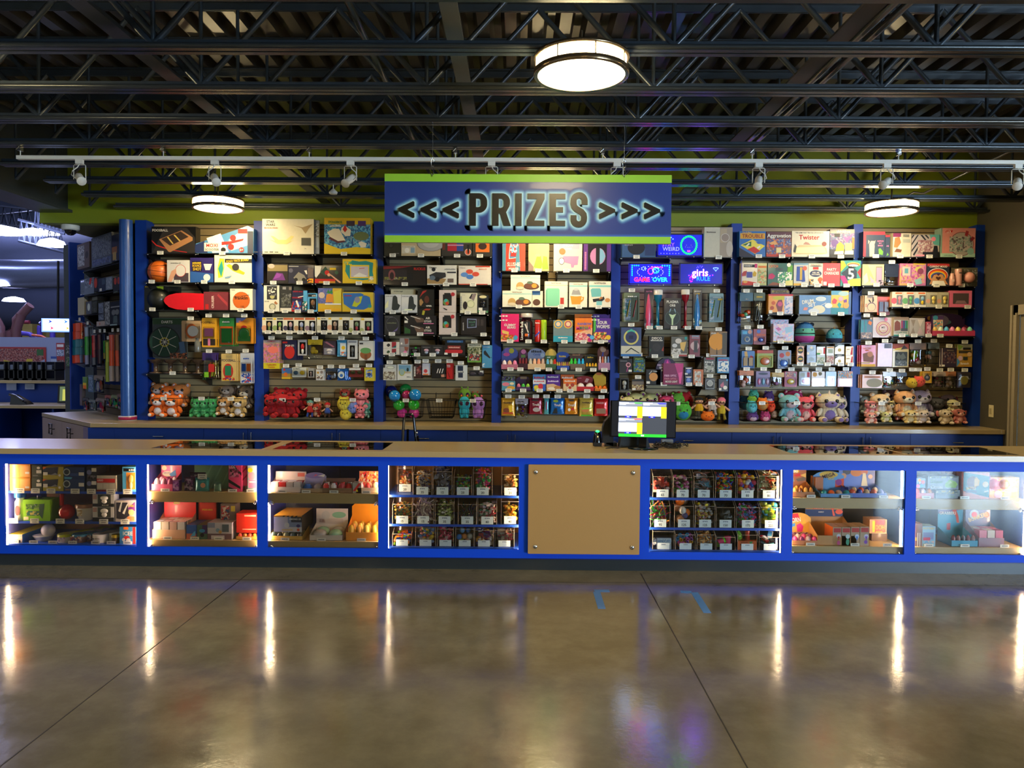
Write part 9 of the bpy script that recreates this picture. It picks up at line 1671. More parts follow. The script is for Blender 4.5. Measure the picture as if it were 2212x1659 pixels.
bin_(3, 1, (825, 690, 1115, 982), '35', 'e', ['#90a850', '#d8d4c8', '#3a4030', '#a8b870', '#5a6a38'], 'priced 35 with olive pieces, holding olive and white leafy toys', 120, .014, 1.02)
bin_(3, 1, (1168, 690, 1450, 982), '35', 'r', ['#23244a', '#4a2a30', '#2a4034', '#2c2c58'], 'priced 35 half empty, holding dark navy and maroon strips', 45, .018, .72)
bin_(3, 1, (1462, 695, 1752, 985), '40', 'x', ['#d8c8c8', '#b02840', '#4a7a60', '#8a6a70', '#e8dcd8'], 'priced 40, holding red white and green wrapped erasers', 120, .013, .95)
bin_(3, 1, (1810, 650, 2085, 950), '40', 'e', ['#f0c028', '#e08a20', '#f8d860'], 'priced 40 glowing by the light strip, holding yellow rubber toys', 50, .018, .78, back=.02)
bin_(3, 0, (190, 1135, 480, 1400), '', 'x', ['#f06a18', '#2a6ad8', '#80c828', '#e02828', '#f08a28'], 'in the bottom row by the light strip, holding orange blue and lime toys', 70, .017, .8)
bin_(3, 0, (530, 1040, 840, 1400), '', 'e', ['#a87078', '#d04838', '#5a8a58', '#e0c040', '#5a78b0', '#b8a8a8'], 'in the bottom row with capsules, holding bright packed capsules', 60, .021, 1.0)
bin_(3, 0, (860, 1060, 1105, 1400), '', 'x', ['#b82858', '#4a1828', '#d85a80', '#c8a8b0'], 'in the bottom row beside the marbled balls, holding pink and black packets', 90, .016, 1.05)
bin_(3, 0, (1130, 1060, 1410, 1400), '', 'o', ['#2a78d0', '#c88048', '#a8a8a0', '#8a9a40', '#c8a8a8', '#5a90c8', '#a03028', '#2a6ab8'], 'in the bottom row, holding marbled balls',
 indiv=('%s', [(-.95, .0, .38, .022, 'blue marbled ball at the front glass of its bin'), (-.1, .0, .42, .022, 'orange marbled ball in the middle of the bin'), (.75, .0, .42, .023, 'white marbled ball at the far side of the bin'),
 (-.6, .1, .12, .021, 'lime marbled ball low in the bin'), (.4, .0, .12, .021, 'pale pink marbled ball low in the bin'), (-.55, .3, .72, .022, 'sky blue marbled ball upper row'), (.0, .5, .95, .022, 'red marbled ball on top of the heap'), (.45, .25, .75, .022, 'deep blue marbled ball upper row')], 'marbled_ball', 'ball'))
bin_(3, 0, (1415, 1080, 1700, 1400), '', 'x', ['#8a2a34', '#3a3a78', '#d8d0d0', '#5a2068', '#e0a040'], 'in the bottom row, holding small toy cars in dark colours', 70, .018, .95)
bin_(3, 0, (1715, 1080, 2010, 1400), '', 'f', ['#b8988a', '#c8b8a0', '#c85a78', '#a8a49c'], 'in the bottom row at the end, holding wrapped pastel whistles', 40, .028, 1.0)
bin_(5, 2, (140, 215, 445, 522), '65', 'x', ['#d83a30', '#f0c8c0', '#4a3038', '#e87060'], 'priced 65, holding red and white playing card packs', 40, .024, .85)
bin_(5, 2, (455, 230, 750, 522), '70', 'e', ['#c868a8', '#181418', '#58b050', '#d8c0b8', '#b85a98'], 'priced 70 with pink slugs, holding pink and black stretchy animals', 60, .02, 1.0)
bin_(5, 2, (770, 215, 1085, 525), '70', 'f', ['#8a8894', '#5a9ab8', '#b87a70', '#c8c4cc'], 'priced 70 with clear wraps, holding clear wrapped novelty toys', 55, .024, 1.15)
bin_(5, 2, (1105, 220, 1425, 530), '70', 'g', ['#4a2a98', '#f07828', '#58b830', '#e8b828', '#3a78d8', '#d83a40'], 'priced 70 with purple rings, holding purple orange and green ducks', 90, .018, 1.1)
bin_(5, 2, (1440, 225, 1760, 535), '80', 'o', ['#e0b020', '#e06a20', '#2a4ab0', '#c83a60', '#d8d4d8', '#a83070'], 'priced 80 with round toys, holding yellow and orange ball toys', 60, .019, 1.08)
bin_(5, 2, (1770, 205, 2090, 540), '80', 'f', ['#e8c890', '#d85030', '#f0e8c0', '#a8c890'], 'priced 80 by the light strip, holding pale feathery wraps', 70, .026, 1.2)
bin_(5, 1, (105, 665, 410, 978), '95', 'r', ['#48b850', '#c83a50', '#8a58a0', '#50a848', '#e08a38'], 'priced 95, holding green and red stretchy strings', 90, .02, 1.0)
bin_(5, 1, (470, 670, 775, 985), '125', 'o', ['#c88a60', '#e06a18', '#e8e4dc', '#5a5a90', '#e07018', '#b87850', '#a88060'], 'priced 125 with sports balls, holding squeeze balls',
 indiv=('%s', [(-.9, .35, .75, .034, 'tan squeeze ball leaning out of the bin'), (-.5, .15, 1.2, .036, 'orange basketball patterned squeeze ball on top'), (-.1, .0, .68, .030, 'white and black football patterned squeeze ball'), (.25, .0, .42, .024, 'blue basketball patterned squeeze ball'),
 (.7, .1, .55, .028, 'small orange basketball patterned squeeze ball'), (-.6, .0, .12, .036, 'large tan squeeze ball at the bin bottom'), (.6, .5, 1.15, .036, 'brown squeeze ball at the back of the heap')], 'squeeze_ball', 'ball'))
bin_(5, 1, (790, 670, 1105, 990), '125', 'e', ['#b88a58', '#c8c030', '#a8a8a8', '#a87078', '#8a90a0'], 'priced 125 with brown pieces, holding brown and silver squishy food', 90, .018, 1.05)
bin_(5, 1, (1115, 690, 1410, 992), '150', 'x', ['#0e1414', '#1c2424', '#050808', '#2c3838'], 'priced 150, holding black wrapped packs', 40, .03, .9)
bin_(5, 1, (1425, 690, 1790, 995), '175', 's', ['#3aa048', '#c03a48', '#3a80c0', '#d84a90', '#8a78c8'], 'priced 175, holding bright bead bracelets', 120, .018, 1.0)
bin_(5, 1, (1800, 690, 2120, 1000), '225', 'e', ['#c8d028', '#48b0c8', '#b8c860', '#78b828', '#e8d838'], 'priced 225 by the light strip, holding yellow and lime water squirters', 60, .028, 1.2)
bin_(5, 0, (135, 1060, 475, 1400), '', 'x', ['#9aa8b8', '#c8d0d8', '#8aa8c8'], 'in the bottom row, holding toy handcuff packs', 8, .02, .3)
bin_(5, 0, (490, 1110, 800, 1400), '', 'tube', ['#2f88c8', '#3a98d8', '#2a80c0', '#3f9ad8', '#8a3a90', '#e0a020', '#8a4a30', '#c850b0', '#9040a0', '#d850a0', '#e060b0', '#7a3a98', '#e8a828', '#e08a30', '#d88a28', '#c87830'], 'in the bottom row full of tubes, holding slide whistles',
 indiv=('%s', [(-.9, .2, .62, .013, -.5, 'blue toy tube low by the handcuffs bin'), (-.6, .3, .92, .013, -.5, 'blue toy tube standing second'), (-.25, .2, .78, .012, -.5, 'darker blue toy tube in the middle'), (.3, .3, .95, .013, -.5, 'blue toy tube at the far top'),
 (.75, .1, .85, .012, 0, 'violet toy tube at the top corner'), (-.5, 0, .55, .012, 0, 'amber toy tube under the blue ones'), (-.1, 0, .6, .011, 0, 'brown toy tube in the middle'), (.3, 0, .62, .012, 0, 'orchid toy tube, second row'),
 (.75, 0, .62, .012, 0, 'purple toy tube at the side, second row'), (-.7, 0, .32, .012, 0, 'hot pink toy tube low at the front'), (-.2, 0, .28, .012, 0, 'bright pink toy tube beside the hot pink one'), (.28, 0, .42, .011, 0, 'plum toy tube at the front'),
 (.75, 0, .42, .012, 0, 'golden toy tube at the side'), (.2, 0, .2, .012, 0, 'orange toy tube near the bottom'), (-.6, 0, .1, .011, 0, 'amber brown toy tube at the very bottom'), (.6, 0, .2, .011, 0, 'copper toy tube low at the side')], 'toy_tube', 'toy tube'))
bin_(5, 0, (820, 1110, 1110, 1400), '', 'g', ['#c88038', '#a86a30', '#d8a868', '#8a8a90'], 'in the bottom row with amber rings, holding amber wrapped rings', 45, .026, 1.1)
bin_(5, 0, (1120, 1150, 1415, 1400), '', 'cup', ['#58c828', '#e0407a', '#e0407a', '#68c030'], 'in the bottom row, holding putty tubs',
 indiv=('%s', [(-.6, 0, .45, .026, 1.2, 'lime putty tub lying on its side'), (.55, 0, .5, .030, 0, 'pink lidded putty tub standing upright'), (-.7, .1, .0, .026, 1.5, 'pink putty tub at the bottom of the bin'), (.5, .1, .0, .026, .3, 'lime putty tub at the bottom of the bin')], 'putty_tub', 'putty tub'))
bin_(5, 0, (1445, 1115, 1750, 1400), '', 'e', ['#e06018', '#d85a18'], 'in the bottom row, holding orange noodle packs', 10, .03, .3)
bin_(5, 0, (1775, 1150, 2110, 1400), '', 'car', ['#a82028', '#d8d4d0', '#58a8d0', '#1a1a1c', '#4a98c8', '#d8d0d0', '#e08020', '#d8b080'], 'in the bottom row by the light strip, holding pull back cars',
 indiv=('%s', [(-.6, 0, .6, .035, .6, .5, 'red and white toy car on the heap'), (.6, .2, .95, .036, -.5, .6, 'light blue toy car on top of the heap'), (.45, 0, .35, .034, .3, 1.0, 'sky blue toy car standing on its end'), (-.7, 0, .05, .032, .8, .2, 'orange toy car at the bin bottom')], 'toy_car', 'toy car'))
run('''
@W5|c|in the bottom row bin of the open bins case|c5,0|.088
B|205 1160 430 1340|handcuff_box|white and blue HANDCUFFS card|#b8c4d0|- d=.03 st|r:.02:.55:.98:.98:#d8e4ec;t:HANDCUFFS:.5:.76:.24:#2a78b8:.9;q:.25:.3:.14:#8a98a8;q:.25:.3:.1:#b8c4d0;q:.5:.3:.14:#8a98a8;q:.5:.3:.1:#b8c4d0
B|1450 1205 1745 1370|noodle_pack|orange RAMEN pack with two eyes|#e0641c|- d=.04 st|t:THE_RAWEST:.35:.88:.1:K:.4;t:RAMEN:.35:.66:.17:K:.5;q:.35:.3:.11:W;q:.65:.3:.11:W;p:#2a7a2c:.6:.95:.65:.7:.75:.8:.8:.98
C|1410 1050 1545 1210|putty_cone|green striped cone toy behind the orange pack|#6aa838|pf=candle - st y=.06
C|1575 1050 1650 1210|putty_cone|red rope toy behind the orange pack|#b83028|pf=tube - st y=.06
''')
# ================================================================ SALES SCREEN, SCANNER, CABLES, STEP STOOL
ym = 6.02
a, c = atY(1317.5, 905, ym), atY(1459, 905, ym); zt, zb = atY(1388, 866.5, ym).z, atY(1388, 945, ym).z
W_, H = c.x - a.x, zt - zb
ms = empty('sales_screen', ((a.x + c.x) / 2, ym, ZC), -0.05); tag(ms, 'black sales screen showing order lists on the front counter', 'screen')
zo = zb - ZC
ms.rotation_euler.y = 0.012
b = MB(); b.box(-W_ / 2, W_ / 2, 0.0, .035, zo, zo + H, BLKG); b.box(-W_ / 2 + .004, W_ / 2 - .004, .035, .05, zo + .01, zo + H - .01, BLK); b.build('casing', ms)
def em(h, s=1.0): return mat(h, .3, emit=s, var=0)
X = lambda px: (px - 1388.0) / 141.5 * W_
b = MB(); sc0 = 8.508
def sr(x0, y0, x1, y1, col, s=1.0, k=0):
 u0, u1 = ((1240 + x0 / sc0) - 1388.2) / 141.5 * W_, ((1240 + x1 / sc0) - 1388.2) / 141.5 * W_; v0, v1 = zo + H - ((850 + y1 / sc0) - 866.5) / 78.5 * H, zo + H - ((850 + y0 / sc0) - 866.5) / 78.5 * H
 b.pts2([(u0, v0), (u1, v0), (u1, v1), (u0, v1)], -.0006 - .0003 * k, em(col, s))
sr(690, 150, 1850, 790, '#15171d', .4)
sr(815, 155, 1690, 780, '#3a3e46', .7, 1)
for (x, y, col) in ((815, 155, '#48a040'), (1250, 155, '#3838e0'), (815, 450, '#e05a58')):
 sr(x, y, x + 428, y + 80, '#7a8090', .8, 2); sr(x + (280 if x < 1000 else 270), y + 12, x + 425, y + 34, col, .9, 3); sr(x + 5, y + 16, x + 180, y + 26, '#d8dce8', .9, 3); sr(x + 5, y + 30, x + 290, y + 42, '#e8ecf4', 1, 3); sr(x + 5, y + 52, x + 130, y + 60, '#d0d4e0', .9, 3)
 sr(x, y + 88, x + 333, y + 258, '#c8d8f8', 1.3, 2)
 for j in range(3): sr(x + 15 + 85 * j, y + 96, x + 60 + 85 * j, y + 102, '#7a88a8', .8, 3)
 sr(x + 338, y + 88, x + 435, y + 295, '#e8c020', 1.1, 2)
 for j in range(8): sr(x + 350, y + 104 + 24 * j, x + 425, y + 108 + 24 * j, '#b89410', .9, 3)
 sr(x + 115, y + 262, x + 228, y + 292, '#1818d8', 1, 3); sr(x + 148, y + 272, x + 195, y + 282, '#c8d0ff', 1, 4)
sr(818, 745, 1692, 800, '#28a830', .8, 3); sr(1230, 760, 1285, 785, '#e8ffe8', 1, 4)
b.build('display', ms)
b = MB(); b.lathe((0.01, .03, 0), [(.12, 0), (.12, .006), (.03, .014), (.001, .014)], BLKG, 28); b.build('foot', ms)
b = MB(); b.box(-.025, .035, .03, .055, .01, zo + .05, BLKG); b.build('neck', ms)
b = MB(); b.box(X(1385), X(1395), -.001, 0, zo + .004, zo + .009, em('#8a9098', .3)); b.build('maker_badge', ms)
p = atZ(1372, 968, ZC)
o = empty('terminal_dock', (p.x, 6.14, ZC)); tag(o, 'dark grey wedge shaped terminal dock behind the sales screen', 'terminal')
b = MB(); b.prism([(-.12, 0), (.13, 0), (.10, .10), (-.10, .10)], -.0, .12, mat('#222a30', .4)); b.build('body', o)
p = atY(1312, 930, 6.2); o = empty('till_back', (p.x, 6.2, ZC)); tag(o, 'black back of a second till peeking out beside the sales screen', 'till')
b = MB(); b.prism([(-.035, .03), (.05, .0), (.05, .28), (-.02, .20), (-.035, .15)], 0, .10, BLK); b.box(-.01, .08, 0, .12, 0, .03, BLK); b.build('body', o)
p = atZ(1291, 964, ZC); s_ = FPX / 6.0
o = empty('barcode_scanner', (p.x, p.y + .03, ZC)); tag(o, 'black presentation barcode scanner glowing green on top', 'scanner')
b = MB(); b.lathe((0, 0, 0), [(.036, 0), (.038, .02), (.036, .04), (.030, .09), (.022, .118), (.001, .126)], BLKG, 22); b.box(-.03, .03, -.04, -.02, .0, .03, BLK); b.build('body', o)
b = MB(); b.ell((0, -.006, .117), (.018, .02, .012), em('#20d850', 3.5), 14, 8); b.build('status_light', o)
b = MB(); b.ell((0, -.034, .078), (.005, .003, .006), em('#c8b070', 1.0), 8, 6); b.build('aiming_lamp', o)
rnd = random.Random(4); b = MB(); p0 = atZ(1440, 962, ZC)
for k in range(9):
 pts = []; cx, cy = p0.x + rnd.uniform(-.05, .05), 6.12 + rnd.uniform(-.02, .04); rx, ry = rnd.uniform(.05, .12), rnd.uniform(.04, .08); ph = rnd.random() * 6
 for j in range(22): t = j / 21 * 6.28 * 1.1 + ph; pts.append((cx + rx * math.cos(t), cy + ry * math.sin(t), ZC + .006 + .035 * rnd.random() * (k % 4) / 3 + .012 * math.sin(t * 2 + k) ** 2))
 b.tube(pts, .0032, BLK, 5)
o = b.build('cable_bundle'); tag(o, 'tangled black cables on the counter beside the sales screen', 'cables')
b = MB(); q0 = atZ(1303, 964, ZC); b.tube([(q0.x, 6.02, ZC + .004), (q0.x + .05, 6.05, ZC + .006), (q0.x + .1, 6.04, ZC + .005), (q0.x + .14, 6.1, ZC + .02)], .003, BLK, 5); o = b.build('scanner_cord'); tag(o, 'black cord running from the scanner to the sales screen', 'cord')
p = atY(1447, 948, 6.2); mb = MB(); mb.box(-.05, .04, 0, .05, 0, .05, mat('#9aa0a8', .3, .3)); o = mb.build('cash_box', None, (p.x, 6.26, ZC)); tag(o, 'small silver box behind the tangled cables', 'box')
t = empty('folding_step_stool', (atY(885, 940, 7.1).x, 7.1, 0)); tag(t, 'black folding step stool standing between the two counters', 'step stool')
x0 = atY(873, 900, 7.1).x - t.location.x; x1 = atY(893, 900, 7.1).x - t.location.x; zt = atY(883, 896, 7.1).z
b = MB(); b.tube([(x0 - .06, -.1, 0), (x0, 0, zt - .03), (x0 + .012, 0, zt), (x1 - .012, .02, zt), (x1, .02, zt - .03), (x1 + .10, .12, 0)], .013, BLKG, 8); b.build('frame', t)
b = MB(); b.tube([(x0 + .03, .03, zt - .14), (x0 - .02, .25, 0)], .012, BLKG, 8); b.tube([(x1 + .03, .05, zt - .2), (x1 + .12, .3, 0)], .012, BLKG, 8); b.build('rear_leg', t)
b = MB(); b.box(x0 + .0, x1 + .04, -.02, .0, .52, .60, BLK); b.box(x0 - .02, x1 + .06, -.12, .1, .24, .27, BLK); b.build('step', t)
b = MB(); b.lathe((x1 + .03, -.0, zt - .17), [(.001, 0), (.012, .001), (.012, .02)], CHR, 12, 'y'); b.build('hinge_pin', t)
# ================================================================ ANGLED END BAY GOODS
for (cr, x0, x1, y, lb) in (('LA', 215, 800, 585, 'black shelf, top of the angled end bay'), ('LA', 225, 800, 1010, 'black shelf, second of the angled end bay'), ('LA', 225, 520, 1350, 'short black shelf, third of the angled end bay, far side'), ('LA', 400, 780, 1540, 'short black shelf, third of the angled end bay, near side')):
 shelf(FR_WING, cr, x0, x1, y, uniq(lb, USED), -.2, (-1,))
run('''
@LA|w|on the top shelf of the angled end bay||-.19
B|125 190 325 600|figure_box|tall grey boxed toy with silver pattern|#6a5a58|- d=.1 st|s:.05:.1:.6:.9:#8a8890:#d0d0d8:#3a3c48;o:.8:.5:.12:.14:#3a3434
B|355 60 690 560|comforter_bag|large shiny silver blue packed quilt bag|#5a6478|- d=.12 st|s:.05:.3:.95:.95:#6a7488:#8a94a8:#3a4258;s:.05:.05:.95:.25:#4a5898:#7a88b8:#3a4258
B|690 45 835 480|lamp_box|tall dark blue and amber boxed toy|#1f2648|- d=.1 st|r:0:.3:.6:.55:#a86a28;r:.1:.05:.5:.35:#c8a860;t:BLAST:.5:.03:.04:W:.8
@LA|w|on the second shelf of the angled end bay||-.19
P|155 790 270 1030|toy_pack|crumpled silver pack at the far end|#8a94a8|- st
b|240 760 400 1020|toy_pack|silver and white blister pack|#7a8498|- st n=2|s:.1:.4:.9:.98:#3a4258:#b0b8c8:#5a6478;p:R:.5:.6:.6:.98:.8:.98:.7:.6
b|395 745 460 980|water_blaster|narrow pack with an orange toy|#2a2c38|- st|o:.5:.6:.4:.35:#c83a18
b|465 760 590 980|toy_pack|navy pack with a white tag|#2a3450|- st|r:.2:.05:.5:.25:W;r:.55:.5:.95:.9:#3a5068
b|590 740 700 950|toy_pack|pale silver pack beside the navy one|#7a8aa0|- st|s:.1:.1:.9:.9:#98a4b8:#6a7890:#b0b8c8
b|710 740 835 1000|toy_pack|dark pack with two orange capsules|#2a2c30|- st|o:.3:.75:.18:.22:#c83a18;o:.75:.75:.18:.22:#b03418;r:.1:.05:.6:.15:#8aa0a0
@LA|w|on the third shelf of the angled end bay||-.19
B|135 1075 240 1360|toy_box|cream tall boxed toy|#c0b498|- st d=.08
B|270 1140 360 1345|toy_box|grey boxed toy with a pale shape|#5a5c68|- st|o:.5:.55:.25:.3:#c8ccc0
B|365 1130 450 1330|toy_box|dark camouflage boxed toy|#2c2e26|- st|s:.05:.1:.95:.9:#3a3c30:#24261f:#4a4a38
B|245 1070 460 1135|toy_box|stacked brown and silver box|#3a2c24|- st y=.05|r:.6:.1:.98:.9:#8a8c88
B|470 1160 560 1450|toy_box|narrow grey striped box|#5a6070|- st|s:.1:.05:.9:.95:#6a7490:#3a4050:#8a94a8
B|440 1460 625 1540|toy_box|low white and pink boxed toy|#b8a8a0|- st|q:.3:.5:.3:#c86a50;q:.7:.5:.3:#c8a8a0
B|570 1140 660 1530|toy_box|silver and black tall patterned box|#5a5c60|- st|s:.05:.02:.95:.98:#8a8c90:#1c1c20:#b0b4b8
B|660 1140 830 1530|face_mask_box|black boxed mask with grey face print|#15181a|- st|o:.35:.55:.2:.12:#6a6e70;o:.7:.55:.2:.12:#6a6e70;p:#4a5c5c:.3:.1:.35:.4:.7:.4:.75:.1;r:0:0:.7:.06:#9ab0b0;r:.1:.75:.95:.8:S
''')
def long_pack(cr, x0, y0, x1, y1, col, toy, label, tilt=0, rod=False):
 ox, oy, s_ = CROP[cr]; f = FR_WING; a = f.at(ox + x0 / s_, oy + (y0 + y1) / 2 / s_, -.19); c = f.at(ox + x1 / s_, oy + (y0 + y1) / 2 / s_, -.19); zt = f.at(ox + (x0 + x1) / 2 / s_, oy + y0 / s_, -.19).z; zb = f.at(ox + (x0 + x1) / 2 / s_, oy + y1 / s_, -.19).z
 C = (a + c) / 2; W_ = (c - a).length; H = zt - zb; t = empty('foam_toy_pack', (C.x, C.y, zb), f.a); t.rotation_euler.y = tilt; tag(t, uniq(label, USED), 'toy')
 b = MB(); n = len(toy)
 for k, cc in enumerate(toy): b.tube([(0, .012, H * (.96 - .9 * k / n)), (W_ * .05, .012, H * (.96 - .9 * (k + 1) / n))], W_ * .22, plastic(cc), 8)
 b.build('toy', t)
 if not rod: q = MB(); q.bbox(-W_ / 2, W_ / 2, -.012, -.010, 0, H, BLIS, .01); q.box(-W_ / 2, W_ / 2, .03, .032, 0, H, mat(col, .4)); q.box(-W_ / 2, W_ / 2, -.012, .03, H * .96, H, card(col)); q.build('sleeve', t)
 p = f.at(ox + (x0 + x1) / 2 / s_, oy + (y0 - 30) / s_, -.2); o = empty('peg_hook', p, f.a); tag(o, uniq('hook with white price tag above the ' + label, USED), 'hook', 'peg hooks with white price tags')
 q = MB(); q.tube([(0, .19, 0), (0, .004, -.01), (0, 0, 0)], .0025, ROD, 5); q.build('rod', o); price_tag(o, (0, -.002, .01), '')
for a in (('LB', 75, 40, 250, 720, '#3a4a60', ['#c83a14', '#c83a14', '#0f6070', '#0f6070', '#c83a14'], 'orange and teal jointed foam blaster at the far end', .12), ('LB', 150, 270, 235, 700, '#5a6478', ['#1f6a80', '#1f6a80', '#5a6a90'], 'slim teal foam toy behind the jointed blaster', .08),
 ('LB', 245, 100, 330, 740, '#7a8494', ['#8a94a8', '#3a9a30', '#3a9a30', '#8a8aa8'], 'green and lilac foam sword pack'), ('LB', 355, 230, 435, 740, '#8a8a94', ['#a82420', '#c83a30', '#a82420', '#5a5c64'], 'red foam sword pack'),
 ('LB', 440, 220, 520, 720, '#2a1c1c', ['#5a1c18', '#3a1414'], 'red foam sword pack coloured dark for shade'), ('LB', 525, 220, 580, 640, '#1c2c40', ['#1c2c50', '#48a828', '#48a828', '#c0a820'], 'green and yellow foam sword pack'),  # dark reds put the shade into the foam colour
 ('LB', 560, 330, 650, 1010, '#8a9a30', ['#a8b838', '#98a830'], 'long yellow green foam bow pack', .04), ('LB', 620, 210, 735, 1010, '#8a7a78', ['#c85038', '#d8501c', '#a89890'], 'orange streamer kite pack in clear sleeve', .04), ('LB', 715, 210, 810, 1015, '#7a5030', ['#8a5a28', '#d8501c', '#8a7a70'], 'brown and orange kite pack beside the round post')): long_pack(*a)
run('''
@LB|w|hanging low in the angled end bay||-.19
b|205 895 270 1080|toy_pack|small green and yellow bottle pack|#5a8a40|-|r:.1:.0:.9:.3:O;r:.1:.3:.9:.5:Y
b|290 870 370 1130|toy_pack|small pale blue figure pack|#4a6480|-|s:.1:.1:.9:.9:#6a84a8:#2a3c50:#8aa0b8
V|375 880 520 1140|chattering_teeth_pack|orange and white toy mask pack|#7a6a60|toy=#b07048,#c8501c,W nt=3 -
b|160 1010 195 1340|toy_pack|narrow grey pack at the far end|#5a4c50|-
V|200 1225 290 1400|toy_pouch|dark bag with a red toy|#2a2c2a|toy=R,K nt=3 -
V|290 1260 405 1400|toy_pouch|clear bag with a grey figure|#6a7474|toy=#8a9488,#6a7a78 nt=3 -
V|405 1240 545 1420|toy_pouch|clear bag with a red and silver toy|#7a6a64|toy=#c82420,#8a8478 nt=3 -
V|545 1190 645 1350|toy_pouch|clear bag with red and green grenades toy|#8a4030|toy=#b8241c,#5a8a28 nt=3 -
V|640 1190 745 1370|toy_pouch|clear bag with bright green caterpillar toy|#6a7a48|toy=#28b838,#d8501c nt=3 -
V|735 1170 805 1400|toy_pouch|clear bag with a red owl toy beside the post|#6a4a40|toy=#c83828,#2a6a28 nt=3 -
''')
# ================================================================ ARENA SEEN THROUGH THE OPENING
GRY = mat('#3a4048', .6); PALEW = mat('#9aa4c0', .6, var=.05, scale=1)
p0, p1 = atY(139, 700, 10.9), atY(186, 700, 10.9)
mb = MB(); mb.box(p0.x, p1.x + .1, 10.9, 11.3, 0, 3.2, mat('#454b52', .6)); struct(mb.build('column_1'))
def flat(px0, py0, px1, py1, Y, name, label, cat, col, art='', d=.01):
 a, c = atY(px0, py1, Y), atY(px1, py0, Y); W_, H = c.x - a.x, c.z - a.z; t = empty(name, ((a.x + c.x) / 2, Y, a.z)); tag(t, label, cat)
 b = MB(); tx = MB(); b.box(-W_ / 2, W_ / 2, 0, d, 0, H, card(col)); face(b, W_, H, [q for q in art.split(';') if q], 0, tx); b.build('sheet', t)
 if tx.v: tx.build('lettering', t)
 return t
flat(142, 740, 170, 793, 10.88, 'poster', 'dark sports poster with green pictures on the grey column', 'poster', '#1a1e22', 's:.05:.05:.95:.42:#3a6a40:#8a8078:#2a4a30;s:.05:.48:.95:.9:#4a4c50:#a8a8a8:#2a2c30')
flat(155, 733, 170, 750, 10.86, 'poster_header', 'small black strip with white letter S on the column poster', 'sign', '#0e1012', 't:S:.5:.5:.7:W')
def tv(px0, px1, py0, py1, Y, label, cols, rz=0.0):
 a, c = atY(px0, py1, Y), atY(px1, py0, Y); W_, H = c.x - a.x, c.z - a.z; t = empty('menu_screen', ((a.x + c.x) / 2, Y, a.z), rz); tag(t, label, 'screen')
 b = MB(); b.box(-W_ / 2, W_ / 2, 0, .05, 0, H, BLKG); b.build('casing', t); b = MB(); k = 0
 b.pts2([(-W_ * .48, H * .03), (W_ * .48, H * .03), (W_ * .48, H * .97), (-W_ * .48, H * .97)], -.002, em('#6a8ae0', 1.2))
 b.pts2([(-W_ * .44, H * .12), (W_ * .44, H * .12), (W_ * .44, H * .92), (-W_ * .44, H * .92)], -.004, em('#b8c8f0', 1.2))
 for (x, z, col) in cols: b.pts2([((x - .05) * W_, (z - .12) * H), ((x + .07) * W_, z * H), ((x - .05) * W_, (z + .12) * H), ((x - .01) * W_, z * H)][::-1], -.006, em(col, 1.0))
 b.build('display', t); b = MB(); b.tube([(0, .05, H * .9), (0, .08, H + .8)], .015, BLK, 6); b.build('mount', t); return t
tv(91, 153, 687, 718, 10.6, 'wide lit menu screen with coloured arrows beside the grey column', [(-.2, .75, '#2030a0'), (.3, .75, '#2060e0'), (-.15, .3, '#d83050'), (.35, .3, '#e0a020')], .15)
tv(150, 174, 688, 716, 10.75, 'second lit menu screen partly behind the blaster toys', [(0, .5, '#3a90e0')], .0)
yk = 11.4
def bxp(px0, px1, py0, py1, Y, D, m, name, par=None):
 a, c = atY(px0, py1, Y), atY(px1, py0, Y); mb = MB(); mb.box(a.x, c.x, Y, Y + D, a.z, c.z, m); return mb.build(name, par)
kc = empty('service_counter', (-7.5, yk, 0)); tag(kc, 'blue service counter with tan top in the arena behind', 'counter')
z1 = atY(60, 822, 12.2).z; z2 = atY(60, 876, yk).z
b = MB(); b.box(-4.6, 2.05, .8, .86, 0, z1 - .03, BLUE); b.build('back_panel', kc)
b = MB(); b.box(-4.6, 2.05, .70, 1.3, z1 - .04, z1, LAM); b.build('upper_top', kc)
b = MB(); b.box(-4.6, 2.3, -.05, .8, z2 - .04, z2, LAM); b.build('worktop', kc)
for i, (a0, a1) in enumerate(((-4.6, -1.9), (-1.85, -1.1), (-1.1, -.35), (-.3, .5))):
 if i == 3: continue
 b = MB(); b.box(a0, a1, 0, .6, .1, z2 - .05, BLUE); b.box(a0 + .02, a1 - .02, -.015, 0, z2 - .22, z2 - .06, BLUE); o = b.build('cabinet', kc); handle_h(o, (a0 + a1) / 2, z2 - .12, .2)
b = MB(); b.box(.5, .53, 0, .6, .1, z2 - .05, BLUE); b.box(1.5, 2.3, 0, .6, .1, z2 - .05, BLUE); b.build('end_panel', kc)
def at2(px, py, Y): return atY(px, py, Y)
p = atY(143, 852, 11.7); t = empty('office_screen', (p.x, 11.75, z2), .2); tag(t, 'black tilted monitor showing a yellow page on the service counter', 'monitor')
k = 11.7 / FPX; b = MB(); T = Matrix.Rotation(-.15, 4, 'X'); b.box(-22 * k, 22 * k, 0, .04, .02, 42 * k, BLK, T); b.build('casing', t); b = MB(); b.box(-18 * k, 19 * k, -.003, -.001, .05, 39 * k, em('#5a6a48', .5), T); b.box(-12 * k, 17 * k, -.005, -.003, .06, 33 * k, em('#b0b050', .55), T); b.build('display', t)
p = atZ(127, 866, z2); t = empty('desk_phone', (p.x, 11.55, z2)); tag(t, 'black desk phone on the service counter beside the monitor', 'phone')
b = MB(); b.prism([(-.10, 0), (.16, 0), (.10, .05), (-.08, .15)], 0, .18, BLKG); b.build('base', t); b = MB(); b.tube([(-.09, -.02, .16), (.0, -.02, .14), (.12, -.02, .06)], .02, BLKG, 8); b.build('handset', t)
